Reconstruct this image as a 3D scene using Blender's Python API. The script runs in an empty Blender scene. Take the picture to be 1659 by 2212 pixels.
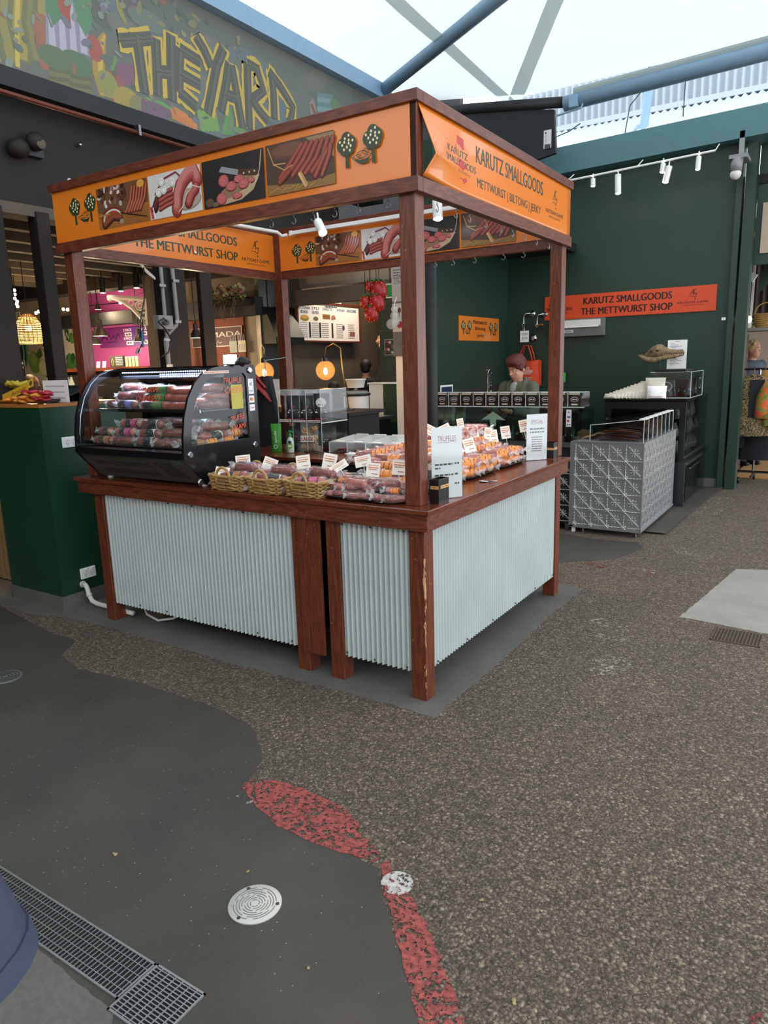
import bpy, math, random
from mathutils import Vector, Matrix
random.seed(11)
S = bpy.context.scene
COL = S.collection
PI = math.pi
# ---------------------------------------------------------------- camera, sky, exposure
CAM = Vector((1.5887, -2.7881, 1.6122))
_yaw, _pit, _rol, FPX = math.radians(32.9366), math.radians(11.7106), math.radians(-1.6596), 1540.38
_F = Vector((-math.sin(_yaw) * math.cos(_pit), math.cos(_yaw) * math.cos(_pit), -math.sin(_pit)))
_R = Vector((math.cos(_yaw), math.sin(_yaw), 0))
_U = _R.cross(_F)
_R2 = _R * math.cos(_rol) + _U * math.sin(_rol)
_U2 = -_R * math.sin(_rol) + _U * math.cos(_rol)
cd = bpy.data.cameras.new('camera')
cd.sensor_fit = 'HORIZONTAL'
cd.sensor_width = 36
cd.lens = FPX * 36 / 1659
cd.clip_start = 0.02
cam = bpy.data.objects.new('camera', cd)
COL.objects.link(cam)
cam.matrix_world = Matrix(((_R2.x, _U2.x, -_F.x, CAM.x), (_R2.y, _U2.y, -_F.y, CAM.y), (_R2.z, _U2.z, -_F.z, CAM.z), (0, 0, 0, 1)))
S.camera = cam
W = bpy.data.worlds.new('overcast_sky')
S.world = W
W.use_nodes = True
W.node_tree.nodes['Background'].inputs[0].default_value = (0.9, 0.945, 1.0, 1)
W.node_tree.nodes['Background'].inputs[1].default_value = 3.0
S.view_settings.view_transform = 'Standard'
S.view_settings.look = 'None'
S.view_settings.gamma = 1
S.view_settings.use_curve_mapping = False
S.view_settings.exposure = 0.12
try:
 S.cycles.transparent_max_bounces = 24
 S.cycles.max_bounces = 7
 S.cycles.sample_clamp_indirect = 6
except Exception:
 pass
def at(u, v, ax, val):
 """world point seen in the photograph at (u, v) on the plane x, y or z = val"""
 d = _F + _R2 * ((u - 829.5) / FPX) - _U2 * ((v - 1106) / FPX)
 i = 'xyz'.index(ax)
 return CAM + d * ((val - CAM[i]) / d[i])
# ---------------------------------------------------------------- mesh helpers
class MB:
 def __init__(s):
  s.v = []
  s.f = []
 def add(s, vs, fs):
  o = len(s.v)
  s.v += [tuple(p) for p in vs]
  s.f += [tuple(i + o for i in f) for f in fs]
  return s
 def box(s, x0, y0, z0, x1, y1, z1):
  return s.add([(x0, y0, z0), (x1, y0, z0), (x1, y1, z0), (x0, y1, z0), (x0, y0, z1), (x1, y0, z1), (x1, y1, z1), (x0, y1, z1)],
                     [(0, 3, 2, 1), (4, 5, 6, 7), (0, 1, 5, 4), (1, 2, 6, 5), (2, 3, 7, 6), (3, 0, 4, 7)])
 def obox(s, c, size, M=None):
  hx, hy, hz = size[0] / 2, size[1] / 2, size[2] / 2
  b = MB().box(-hx, -hy, -hz, hx, hy, hz)
  M = M or Matrix.Identity(3)
  c = Vector(c)
  return s.add([M @ Vector(p) + c for p in b.v], b.f)
 def tube(s, pts, r, n=8, caps=True, closed=False, flat=1.0):
  pts = [Vector(p) for p in pts]
  k = len(pts)
  rr = r if isinstance(r, (list, tuple)) else [r] * k
  vs, fs = [], []
  prev = None
  for i, p in enumerate(pts):
   if closed:
    t = pts[(i + 1) % k] - pts[i - 1]
   else:
    t = pts[min(i + 1, k - 1)] - pts[max(i - 1, 0)]
   t = t.normalized() if t.length > 1e-9 else Vector((0, 0, 1))
   if prev is None:
    a = Vector((0, 0, 1)) if abs(t.z) < .9 else Vector((1, 0, 0))
    nx = t.cross(a).normalized()
   else:
    nx = (prev - t * prev.dot(t))
    nx = nx.normalized() if nx.length > 1e-9 else t.orthogonal().normalized()
   prev = nx
   ny = t.cross(nx)
   for j in range(n):
    a = 2 * PI * j / n
    vs.append(p + nx * (math.cos(a) * rr[i]) + ny * (math.sin(a) * rr[i] * flat))
  m = k if closed else k - 1
  for i in range(m):
   for j in range(n):
    a, b = i * n + j, i * n + (j + 1) % n
    c, d = ((i + 1) % k) * n + (j + 1) % n, ((i + 1) % k) * n + j
    fs.append((a, b, c, d))
  if caps and not closed:
   fs.append(tuple(range(n))[::-1])
   fs.append(tuple((k - 1) * n + j for j in range(n)))
  return s.add(vs, fs)
 def lathe(s, prof, c=(0, 0, 0), n=16, M=None, caps=True):
  M = M or Matrix.Identity(3)
  c = Vector(c)
  vs, fs = [], []
  for r, z in prof:
   for j in range(n):
    a = 2 * PI * j / n
    vs.append(M @ Vector((r * math.cos(a), r * math.sin(a), z)) + c)
  for i in range(len(prof) - 1):
   for j in range(n):
    fs.append((i * n + j, i * n + (j + 1) % n, (i + 1) * n + (j + 1) % n, (i + 1) * n + j))
  if caps:
   fs.append(tuple(range(n))[::-1])
   fs.append(tuple((len(prof) - 1) * n + j for j in range(n)))
  return s.add(vs, fs)
 def sph(s, c, r, nu=14, nv=9, M=None, fn=None):
  r = r if isinstance(r, (list, tuple)) else (r, r, r)
  M = M or Matrix.Identity(3)
  c = Vector(c)
  vs, fs = [], []
  for i in range(nv + 1):
   th = PI * i / nv
   for j in range(nu):
    ph = 2 * PI * j / nu
    d = Vector((math.sin(th) * math.cos(ph), math.sin(th) * math.sin(ph), math.cos(th)))
    k = fn(d) if fn else 1
    vs.append(M @ Vector((d.x * r[0] * k, d.y * r[1] * k, d.z * r[2] * k)) + c)
  for i in range(nv):
   for j in range(nu):
    fs.append((i * nu + j, (i + 1) * nu + j, (i + 1) * nu + (j + 1) % nu, i * nu + (j + 1) % nu))
  return s.add(vs, fs)
 def prism(s, pts, o, ux, uy, uz):
  """polygon pts (2d) in frame o,ux,uy extruded by vector uz"""
  o, ux, uy, uz = Vector(o), Vector(ux), Vector(uy), Vector(uz)
  a = [o + ux * x + uy * y for x, y in pts]
  k = len(a)
  return s.add(a + [p + uz for p in a], [tuple(range(k))[::-1], tuple(range(k, 2 * k))] +
                     [(i, (i + 1) % k, k + (i + 1) % k, k + i) for i in range(k)])
 def grid(s, fn, nu, nv, closeu=False):
  vs = [fn(i / nu, j / nv) for j in range(nv + 1) for i in range(nu + (0 if closeu else 1))]
  w = nu + (0 if closeu else 1)
  fs = []
  for j in range(nv):
   for i in range(nu):
    i2 = (i + 1) % w
    fs.append((j * w + i, j * w + i2, (j + 1) * w + i2, (j + 1) * w + i))
  return s.add(vs, fs)
 def xf(s, M, c=(0, 0, 0)):
  c = Vector(c)
  s.v = [tuple(M @ Vector(p) + c) for p in s.v]
  return s
def rz(a):
 return Matrix.Rotation(a, 3, 'Z')
def rx(a):
 return Matrix.Rotation(a, 3, 'X')
def ry(a):
 return Matrix.Rotation(a, 3, 'Y')
def wloc(o):
 p = Vector((0, 0, 0))
 while o is not None:
  p += o.location
  o = o.parent
 return p
def link(name, me, parent=None):
 o = bpy.data.objects.new(name, me)
 COL.objects.link(o)
 if parent is not None:
  o.parent = parent
 return o
def tag(o, label=None, cat=None, group=None, kind=None):
 if label:
  o['label'] = label
 if cat:
  o['category'] = cat
 if group:
  o['group'] = group
 if kind:
  o['kind'] = kind
 return o
def obj(name, mb, mat, parent=None, smooth=False, bevel=0, solid=0, sub=0):
 """one mesh object; coordinates in mb are world coordinates (parents are unrotated when built)"""
 xs = [p[0] for p in mb.v]
 ys = [p[1] for p in mb.v]
 zs = [p[2] for p in mb.v]
 c = Vector(((min(xs) + max(xs)) / 2, (min(ys) + max(ys)) / 2, (min(zs) + max(zs)) / 2))
 me = bpy.data.meshes.new(name)
 me.from_pydata([(p[0] - c.x, p[1] - c.y, p[2] - c.z) for p in mb.v], [], mb.f)
 me.update()
 me.materials.append(M_(mat) if isinstance(mat, str) else mat)
 if smooth:
  me.shade_smooth()
  if smooth is not True:
   try:
    me.set_sharp_from_angle(angle=math.radians(smooth))
   except Exception:
    pass
 o = link(name, me, parent)
 o.location = c - wloc(parent)
 if bevel:
  b = o.modifiers.new('bevel', 'BEVEL')
  b.width = bevel
  b.segments = 2
  b.limit_method = 'ANGLE'
 if solid:
  b = o.modifiers.new('solid', 'SOLIDIFY')
  b.thickness = solid
 if sub:
  b = o.modifiers.new('sub', 'SUBSURF')
  b.levels = b.render_levels = sub
 return o
def thing(name, label, cat, loc=(0, 0, 0), group=None, kind=None):
 o = link(name, None)
 o.location = loc
 o.empty_display_size = .05
 return tag(o, label, cat, group, kind)
def struct(name, mb, mat, parent=None, **kw):
 o = obj(name, mb, mat, parent, **kw)
 if parent is None:
  o['kind'] = 'structure'
 return o
KIDS = {}
def copy_tree(o, parent=None):
 c = o.copy()
 COL.objects.link(c)
 c.parent = parent
 for ch in [x for x in COL.objects if x.parent == o] if o.name not in KIDS else KIDS[o.name]:
  copy_tree(ch, c)
 return c
def freeze_kids(root):
 """remember the children once, so that copies do not search the scene"""
 st = [root]
 while st:
  o = st.pop()
  KIDS[o.name] = list(o.children)
  st += KIDS[o.name]
def dup(root, loc, rot=(0, 0, 0), label=None, group=None, scale=None):
 c = copy_tree(root)
 c.location = loc
 c.rotation_euler = rot
 if scale:
  c.scale = scale if isinstance(scale, tuple) else (scale,) * 3
 if label:
  c['label'] = label
 if group:
  c['group'] = group
 return c
# ---------------------------------------------------------------- materials
def lin(h):
 if isinstance(h, str):
  h = h.lstrip('#')
  h = tuple(int(h[i:i + 2], 16) / 255 for i in (0, 2, 4))
 return tuple(c / 12.92 if c <= .04045 else ((c + .055) / 1.055) ** 2.4 for c in h[:3])
MATS = {}
def M_(n):
 return MATS[n]
class NT:
 def __init__(s, name):
  s.m = bpy.data.materials.new(name)
  s.m.use_nodes = True
  s.t = s.m.node_tree
  s.b = s.t.nodes['Principled BSDF']
  s.out = s.t.nodes['Material Output']
  MATS[name] = s.m
 def n(s, ty, **kw):
  nd = s.t.nodes.new(ty)
  for k, v in kw.items():
   if k.startswith('i_'):
    nd.inputs[k[2:].replace('_', ' ')].default_value = v
   else:
    setattr(nd, k, v)
  return nd
 def l(s, a, b):
  s.t.links.new(a, b)
 def coord(s, kind='Object', scale=(1, 1, 1)):
  tc = s.n('ShaderNodeTexCoord')
  mp = s.n('ShaderNodeMapping')
  mp.inputs['Scale'].default_value = scale
  s.l(tc.outputs[kind], mp.inputs['Vector'])
  return mp.outputs[0]
 def pos(s, scale=(1, 1, 1)):
  g = s.n('ShaderNodeNewGeometry')
  mp = s.n('ShaderNodeMapping')
  mp.inputs['Scale'].default_value = scale
  s.l(g.outputs['Position'], mp.inputs['Vector'])
  return mp.outputs[0]
 def noise(s, vec, scale, detail=4, rough=.55, dist=0):
  nd = s.n('ShaderNodeTexNoise')
  nd.inputs['Scale'].default_value = scale
  nd.inputs['Detail'].default_value = detail
  nd.inputs['Roughness'].default_value = rough
  nd.inputs['Distortion'].default_value = dist
  s.l(vec, nd.inputs['Vector'])
  return nd.outputs['Fac']
 def ramp(s, fac, stops):
  r = s.n('ShaderNodeValToRGB')
  e = r.color_ramp.elements
  while len(e) < len(stops):
   e.new(.5)
  for k, (p, c) in enumerate(stops):
   e[k].position = p
   c = lin(c) if isinstance(c, str) else c
   e[k].color = tuple(c) + (1,) if len(c) == 3 else c
  s.l(fac, r.inputs['Fac'])
  return r.outputs['Color']
 def mix(s, fac, a, b, mode='MIX'):
  m = s.n('ShaderNodeMix', data_type='RGBA', blend_type=mode)
  for sock, val in ((0, fac), (6, a), (7, b)):
   if isinstance(val, bpy.types.NodeSocket):
    s.l(val, m.inputs[sock])
   elif sock == 0:
    m.inputs[0].default_value = val
   else:
    val = lin(val) if isinstance(val, str) else val
    m.inputs[sock].default_value = tuple(val)[:3] + (1,)
  return m.outputs[2]
 def math(s, op, a, b=None):
  m = s.n('ShaderNodeMath', operation=op)
  for i, v in enumerate((a, b)):
   if v is None:
    continue
   if isinstance(v, bpy.types.NodeSocket):
    s.l(v, m.inputs[i])
   else:
    m.inputs[i].default_value = v
  return m.outputs[0]
 def bump(s, h, strength=.3, dist=.01):
  b = s.n('ShaderNodeBump')
  b.inputs['Strength'].default_value = strength
  b.inputs['Distance'].default_value = dist
  s.l(h, b.inputs['Height'])
  s.l(b.outputs[0], s.b.inputs['Normal'])
  return b
 def set(s, **kw):
  for k, v in kw.items():
   k = k.replace('_', ' ')
   if isinstance(v, bpy.types.NodeSocket):
    s.l(v, s.b.inputs[k])
   else:
    s.b.inputs[k].default_value = v
  return s
def mat(name, col, rough=.5, metal=0.0, var=0.0, vs=8.0, bump=0.0, bs=60.0, coat=0.0, spec=.5, emit=None, es=0.0):
 t = NT(name)
 c = lin(col)
 t.set(Roughness=rough, Metallic=metal, Coat_Weight=coat)
 t.b.inputs['Specular IOR Level'].default_value = spec
 if var:
  v = t.coord('Object')
  f = t.noise(v, vs)
  d = tuple(max(0, x * (1 - var)) for x in c)
  u = tuple(min(1, x * (1 + var)) for x in c)
  t.set(Base_Color=t.ramp(f, [(.3, d), (.7, u)]))
 else:
  t.set(Base_Color=c + (1,))
 if bump:
  t.bump(t.noise(t.coord('Object'), bs, 3), bump, .01)
 if emit:
  t.set(Emission_Color=lin(emit) + (1,), Emission_Strength=es)
 return t.m
def glow(name, col, strength):
 return mat(name, col, emit=col, es=strength)
def wood(name, scale, dark='#4a2013', mid='#64301e', light='#7d4229', rough=.38, chips=False):
 """red-brown stained timber, grain along the axis with the smallest scale"""
 t = NT(name)
 v = t.coord('Object', scale)
 f = t.noise(v, 6, 6, .6, 1.2)
 w = t.n('ShaderNodeTexWave', wave_type='RINGS', rings_direction='SPHERICAL')
 w.inputs['Scale'].default_value = 2.2
 w.inputs['Distortion'].default_value = 7
 w.inputs['Detail'].default_value = 2
 t.l(v, w.inputs['Vector'])
 g = t.math('ADD', t.math('MULTIPLY', f, .86), t.math('MULTIPLY', w.outputs['Fac'], .14))
 c = t.ramp(g, [(.3, dark), (.52, mid), (.75, light)])
 n2 = t.noise(t.coord('Object'), 55, 2)
 ch = t.ramp(n2, [(.735, (0, 0, 0)), (.765, (1, 1, 1))])
 c = t.mix(t.math('MULTIPLY', ch, .8), c, '#b98a63')
 t.set(Base_Color=c, Roughness=rough)
 t.b.inputs['Specular IOR Level'].default_value = .5
 t.bump(g, .08, .004)
 return t
wood('wood_x', (1.2, 14, 14))
wood('wood_y', (14, 1.2, 14))
wood('wood_z', (14, 14, 1.2))
wood('wood_top_x', (1.2, 14, 14), rough=.22)
wood('wood_top_y', (14, 1.2, 14), rough=.2)
# near corner leg: paint knocked off along its outer edge
t = wood('wood_worn', (14, 14, 1.2))
base = t.b.inputs['Base Color'].links[0].from_socket
g = t.n('ShaderNodeNewGeometry')
sp = t.n('ShaderNodeSeparateXYZ')
t.l(g.outputs['Position'], sp.inputs[0])
edge = t.math('ADD', t.math('MULTIPLY', sp.outputs[0], -1.0), sp.outputs[1])
nz = t.noise(t.pos((30, 30, 6)), 1.0, 4, .7)
lim = t.math('MULTIPLY', t.math('SUBTRACT', nz, .47), .11)
msk = t.math('GREATER_THAN', lim, edge)
low = t.math('LESS_THAN', sp.outputs[2], .72)
t.set(Base_Color=t.mix(t.math('MULTIPLY', msk, low), base, '#c39a72'))
mat('corrugated', '#b3bcba', .42, 0.0, .06, 3)
mat('black', '#121212', .35)
mat('black_gloss', '#0c0c0e', .12)
mat('black_matte', '#171717', .7)
mat('dark_brown', '#1b130e', .7, var=.3)
mat('dark_beam', '#1b1c1e', .6, var=.2)
mat('white', '#e8e8e6', .45)
mat('white_gloss', '#f1f1ee', .2)
mat('paper', '#f4f2f1', .6)
mat('plastic_white', '#dcdad4', .4)
mat('chrome', '#b9bdc0', .18, 1.0)
mat('steel', '#8e9192', .38, 1.0, .1)
mat('steel_dark', '#4b4e50', .45, 1.0, .1)
mat('silver_tin', '#b9bcbd', .34, .8, .1, 5)
mat('green_wall', '#1f392c', .45, var=.06, vs=1.5)
mat('green_gloss', '#143a27', .4, var=.08, vs=2)
mat('green_beam', '#4f777c', .5, var=.05)
mat('blue_steel', '#86a6bf', .45, var=.04)
mat('orange_sign', '#e07a1f', .28, coat=.3)
mat('orange_red', '#d44a26', .35)
mat('grey_pvc', '#8b8d8c', .4)
mat('white_pvc', '#cfcdc5', .35)
mat('pink_wall', '#ad4a8c', .6)
mat('cream_wall', '#b9a894', .7, var=.05)
mat('dim_wall', '#5c5248', .8, var=.1)
mat('grey_coping', '#6a6a68', .8, var=.15)
mat('skin', '#c68f74', .55, var=.06, vs=30)
mat('skin_dark', '#5b3a2c', .55)
mat('rattan', '#b08a54', .6, var=.25, vs=40)
mat('warm_white', '#f5e2b8', .4)
glow('bulb_warm', '#ffd08a', 45)
glow('bulb_cool', '#eef4ff', 40)
glow('lamp_white', '#fff4e0', 25)
glow('led_blue', '#a9b8ff', 14)
glow('lamp_rim', '#ffe9b8', 5)
def clear(name, tint='#ffffff', mixf=.14, rough=.05):
 """clear sheet: mostly transparent with a glossy reflection"""
 t = NT(name)
 tr = t.n('ShaderNodeBsdfTransparent')
 tr.inputs[0].default_value = lin(tint) + (1,)
 gl = t.n('ShaderNodeBsdfGlossy')
 gl.inputs['Roughness'].default_value = rough
 lw = t.n('ShaderNodeLayerWeight')
 lw.inputs[0].default_value = .5
 mx = t.n('ShaderNodeMixShader')
 fac = t.math('ADD', t.math('MULTIPLY', t.math('POWER', lw.outputs['Facing'], 4.0), .5), .035 + mixf * .25)
 t.l(fac, mx.inputs[0])
 t.l(tr.outputs[0], mx.inputs[1])
 t.l(gl.outputs[0], mx.inputs[2])
 t.l(mx.outputs[0], t.out.inputs[0])
 return t.m
clear('glass', '#f0f8f5', .05)
clear('glass_green', '#e2eee9', .06)
clear('acrylic', '#f3f5f5', .04)
def film(name, col, op, rough=.18):
 t = NT(name)
 t.set(Base_Color=lin(col) + (1,), Roughness=rough)
 tr = t.n('ShaderNodeBsdfTransparent')
 mx = t.n('ShaderNodeMixShader')
 mx.inputs[0].default_value = op
 t.l(tr.outputs[0], mx.inputs[1])
 t.l(t.b.outputs[0], mx.inputs[2])
 t.l(mx.outputs[0], t.out.inputs[0])
 return t.m
film('wrap_tail', '#f0ecee', .3)
# crinkled cellophane: nearly clear, highlights painted white along its creases
t = NT('wrap')
v = t.coord('Object')
n_ = t.noise(v, 24, 2, .5, 1.0)
cr = t.ramp(t.math('ABSOLUTE', t.math('SUBTRACT', n_, .5)), [(0, (.5, .5, .5)), (.006, (.22, .22, .22)), (.02, (.045, .045, .045))])
t.set(Base_Color=(.92, .9, .9, 1), Roughness=.12)
t.bump(n_, .5, .02)
tr = t.n('ShaderNodeBsdfTransparent')
mx = t.n('ShaderNodeMixShader')
t.l(cr, mx.inputs[0])
t.l(tr.outputs[0], mx.inputs[1])
t.l(t.b.outputs[0], mx.inputs[2])
t.l(mx.outputs[0], t.out.inputs[0])
film('acrylic_edge', '#f2f5f5', .55)
film('frost', '#dfe6e6', .3, .3)
film('lamp_glass', '#ffdca0', .07, .1)
mat('cabinet_green', '#38443d', .5)
# printed surfaces read a colour attribute
t = NT('print')
a = t.n('ShaderNodeVertexColor', layer_name='Col')
t.set(Base_Color=a.outputs[0], Roughness=.35)
t = NT('print_matte')
a = t.n('ShaderNodeVertexColor', layer_name='Col')
t.set(Base_Color=a.outputs[0], Roughness=.75)
t = NT('print_glow')     # print with a faint glow put in: exit sign, menu board
a = t.n('ShaderNodeVertexColor', layer_name='Col')
t.set(Base_Color=a.outputs[0], Roughness=.4)
t.l(a.outputs[0], t.b.inputs['Emission Color'])
t.b.inputs['Emission Strength'].default_value = .12
# ---------------------------------------------------------------- flat print builder
_TXT = {}
def text_mesh(s, bold=0.0, shear=0.0):
 k = (s, bold, shear)
 if k not in _TXT:
  cu = bpy.data.curves.new('lettering', 'FONT')
  cu.body = s
  cu.resolution_u = 3
  cu.shear = shear
  cu.fill_mode = 'FRONT'
  o = bpy.data.objects.new('lettering', cu)
  me = o.to_mesh()
  vs = [(v.co.x, v.co.y) for v in me.vertices]
  fs = [tuple(p.vertices) for p in me.polygons]
  o.to_mesh_clear()
  bpy.data.objects.remove(o)
  bpy.data.curves.remove(cu)
  _TXT[k] = (vs, fs)
 return _TXT[k]
class Print:
 def __init__(s):
  s.v, s.f, s.c, s.L = [], [], [], 0
 def _add(s, pts, faces, col, lift=True):
  col = lin(col) if isinstance(col, str) else col
  if lift:
   s.L += 1
  o = len(s.v)
  s.v += [(x, y, s.L) for x, y in pts]
  for f in faces:
   s.f.append(tuple(i + o for i in f))
   s.c.append(col)
  return s
 def poly(s, pts, col):
  return s._add(pts, [tuple(range(len(pts)))], col)
 def rect(s, x0, y0, x1, y1, col):
  return s.poly([(x0, y0), (x1, y0), (x1, y1), (x0, y1)], col)
 def ell(s, cx, cy, rx_, ry_, col, rot=0, n=18, a0=0, a1=2 * PI):
  c, q = math.cos(rot), math.sin(rot)
  p = []
  for i in range(n):
   a = a0 + (a1 - a0) * i / (n - (0 if a1 - a0 > 6.2 else 1))
   x, y = rx_ * math.cos(a), ry_ * math.sin(a)
   p.append((cx + c * x - q * y, cy + q * x + c * y))
  return s.poly(p, col)
 def ring(s, cx, cy, rx_, ry_, w, col, n=24, a0=0, a1=2 * PI):
  pts = [(cx + rx_ * math.cos(a0 + (a1 - a0) * i / n), cy + ry_ * math.sin(a0 + (a1 - a0) * i / n)) for i in range(n + 1)]
  return s.stroke(pts, w, col)
 def stroke(s, pts, w, col):
  k = len(pts)
  ws = w if isinstance(w, (list, tuple)) else [w] * k
  a, b = [], []
  for i in range(k):
   x0, y0 = pts[max(i - 1, 0)]
   x1, y1 = pts[min(i + 1, k - 1)]
   dx, dy = x1 - x0, y1 - y0
   d = math.hypot(dx, dy) or 1
   nx, ny = -dy / d * ws[i] / 2, dx / d * ws[i] / 2
   a.append((pts[i][0] + nx, pts[i][1] + ny))
   b.append((pts[i][0] - nx, pts[i][1] - ny))
  return s._add(a + b, [(i, k + i, k + i + 1, i + 1) for i in range(k - 1)], col)
 def sausage(s, pts, w, cols):
  """stacked narrowing strokes: a round sausage in a printed picture"""
  for k, c in enumerate(cols):
   q = 1 - k / len(cols)
   s.stroke([(x, y + w * .1 * k) for x, y in pts], w * (.25 + .75 * q), c)
   for e in (0, -1):
    s.ell(pts[e][0], pts[e][1] + w * .1 * k, w * (.25 + .75 * q) / 2, w * (.25 + .75 * q) / 2, c, n=10)
  return s
 def text(s, body, x, y, h, col, anchor='c', w=None, bold=.012, rot=0, shear=0.0):
  vs, fs = text_mesh(body, 0, shear)
  if not vs:
   return s
  x0, x1 = min(p[0] for p in vs), max(p[0] for p in vs)
  y0, y1 = min(p[1] for p in vs), max(p[1] for p in vs)
  k = h / max(1e-6, y1 - y0)
  kx = k if w is None else w / (x1 - x0)
  ox = {'c': (x0 + x1) / 2, 'l': x0, 'r': x1}[anchor]
  c, q = math.cos(rot), math.sin(rot)
  for sh in ((0,) if bold <= .005 else (-1, 1) if bold < .02 else (-1, 0, 1)):
   out = []
   for px, py in vs:
    ax, ay = (px - ox) * kx + sh * h * min(.06, bold * 1.8), (py - (y0 + y1) / 2) * k
    out.append((x + c * ax - q * ay, y + q * ax + c * ay))
   s._add(out, fs, col)
  return s
 def dashes(s, x0, y, x1, h, col, seed=0, gap=.5):
  """unreadable small print: a row of short dark marks"""
  r = random.Random(seed)
  x = x0
  first = True
  while x < x1 - h * .4:
   w = min(h * r.uniform(.7, 2.6), x1 - x)
   s._add([(x, y - h / 2), (x + w, y - h / 2), (x + w, y + h / 2), (x, y + h / 2)], [(0, 1, 2, 3)], col, first)
   first = False
   x += w + h * gap
  return s
 def build(s, name, parent, fn, material='print', eps=.00002):
  """fn(x, y) -> (point, normal)"""
  mb = MB()
  for x, y, L in s.v:
   p, nrm = fn(x, y)
   mb.v.append(tuple(Vector(p) + Vector(nrm) * (eps * L)))
  mb.f = s.f
  o = obj(name, mb, material, parent)
  at_ = o.data.color_attributes.new('Col', 'FLOAT_COLOR', 'CORNER')
  flat = []
  for p in o.data.polygons:
   c = s.c[p.index]
   flat += [c[0], c[1], c[2], 1.0] * p.loop_total
  at_.data.foreach_set('color', flat)
  return o
def frame(o, ux, uy):
 o, ux, uy = Vector(o), Vector(ux), Vector(uy)
 n = ux.cross(uy).normalized()
 return lambda x, y: (o + ux * x + uy * y, n)
def lamp(name, kind, loc, energy, col, size=.1, parent=None, target=None, spot=60, blend=.6):
 d = bpy.data.lights.new(name, kind)
 d.energy = energy
 d.color = lin(col)
 if kind in ('POINT', 'SPOT'):
  d.shadow_soft_size = size
 if kind == 'SPOT':
  d.spot_size = math.radians(spot)
  d.spot_blend = blend
 o = link(name, d, parent)
 o.location = Vector(loc) - wloc(parent)
 if target is not None:
  o.rotation_euler = (Vector(target) - Vector(loc)).to_track_quat('-Z', 'Y').to_euler()
 return o
# ================================================================ surfaces of the place
# asphalt with exposed stones
t = NT('asphalt')
v = t.pos()
vo = t.n('ShaderNodeTexVoronoi', feature='F1')
vo.inputs['Scale'].default_value = 85
vo.inputs['Randomness'].default_value = 1
t.l(v, vo.inputs['Vector'])
vo2 = t.n('ShaderNodeTexVoronoi', feature='F1')
vo2.inputs['Scale'].default_value = 190
t.l(v, vo2.inputs['Vector'])
big = t.noise(v, 1.3, 5, .6)
fine = t.noise(v, 260, 3, .7)
sep = t.n('ShaderNodeSeparateColor')
t.l(vo.outputs['Color'], sep.inputs[0])
sep2 = t.n('ShaderNodeSeparateColor')
t.l(vo2.outputs['Color'], sep2.inputs[0])
stone = t.ramp(sep.outputs[0], [(0, '#2e2a27'), (.45, '#4b453e'), (.78, '#625a50'), (.92, '#7f766a'), (1, '#a0988a')])
grit = t.ramp(sep2.outputs[0], [(0, '#2c2825'), (.5, '#534c44'), (.85, '#7b7266'), (1, '#a39b8d')])
c = t.mix(.5, stone, grit)
c = t.mix(t.math('MULTIPLY', t.ramp(vo.outputs['Distance'], [(.25, (0, 0, 0)), (.75, (1, 1, 1))]), .55), c, '#2a2623')
c = t.mix(.55, c, t.ramp(big, [(.3, '#5d574f'), (.5, '#857b70'), (.7, '#9a8f80')]), 'MULTIPLY')
c = t.mix(1.0, c, (2.35, 2.17, 1.96), 'MULTIPLY')
t.set(Base_Color=c, Roughness=.85)
hgt = t.math('ADD', t.math('MULTIPLY', vo.outputs['Distance'], -1.0), t.math('ADD', t.math('MULTIPLY', sep.outputs[1], .5), t.math('MULTIPLY', fine, .35)))
t.bump(hgt, .8, .008)
# smooth dark asphalt with small pale specks
t = NT('asphalt_smooth')
v = t.pos()
big = t.noise(v, 1.6, 5, .6)
fine = t.noise(v, 330, 2, .7)
vo = t.n('ShaderNodeTexVoronoi', feature='F1')
vo.inputs['Scale'].default_value = 120
t.l(v, vo.outputs[0].node.inputs['Vector'])
sep = t.n('ShaderNodeSeparateColor')
t.l(vo.outputs['Color'], sep.inputs[0])
c = t.ramp(big, [(.3, '#37332e'), (.55, '#433e37'), (.75, '#4e473d')])
c = t.mix(t.math('MULTIPLY', t.math('GREATER_THAN', fine, .64), .5), c, '#6f6a62')
spk = t.math('MULTIPLY', t.math('GREATER_THAN', sep.outputs[0], .983), t.math('LESS_THAN', vo.outputs['Distance'], .22))
c = t.mix(spk, c, '#a9a59b')
t.set(Base_Color=c, Roughness=.7)
t.bump(fine, .35, .004)
# trowelled cement
t = NT('cement')
v = t.pos()
c = t.mix(.5, t.ramp(t.noise(v, 2.4, 6, .65), [(.3, '#4c4a46'), (.7, '#6d6a64')]), t.ramp(t.noise(v, 60, 3), [(.3, '#53514d'), (.7, '#6a6761')]))
t.set(Base_Color=c, Roughness=.75)
t.bump(t.noise(v, 90, 3), .2, .004)
t = NT('concrete_pale')
v = t.pos()
c = t.mix(.5, t.ramp(t.noise(v, 3, 6, .65), [(.3, '#7d7a72'), (.7, '#a19d93')]), t.ramp(t.noise(v, 120, 3), [(.3, '#85827a'), (.7, '#9c988e')]))
t.set(Base_Color=c, Roughness=.85)
t.bump(t.noise(v, 140, 3), .3, .004)
def flaky(name, col, col2, amount, scale):
 """worn road paint: breaks up where it has worn off the stones"""
 t = NT(name)
 v = t.pos()
 n1 = t.noise(v, scale, 6, .75)
 n2 = t.noise(v, scale * .22, 3, .6)
 k = t.math('GREATER_THAN', t.math('ADD', t.math('MULTIPLY', n1, .75), t.math('MULTIPLY', n2, .25)), amount)
 c = t.ramp(t.noise(v, 60, 4), [(.3, col2), (.7, col)])
 t.set(Base_Color=c, Roughness=.8, Alpha=k)
 return t
flaky('red_paint', '#b0564f', '#6a2f2b', .476, 42)
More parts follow.
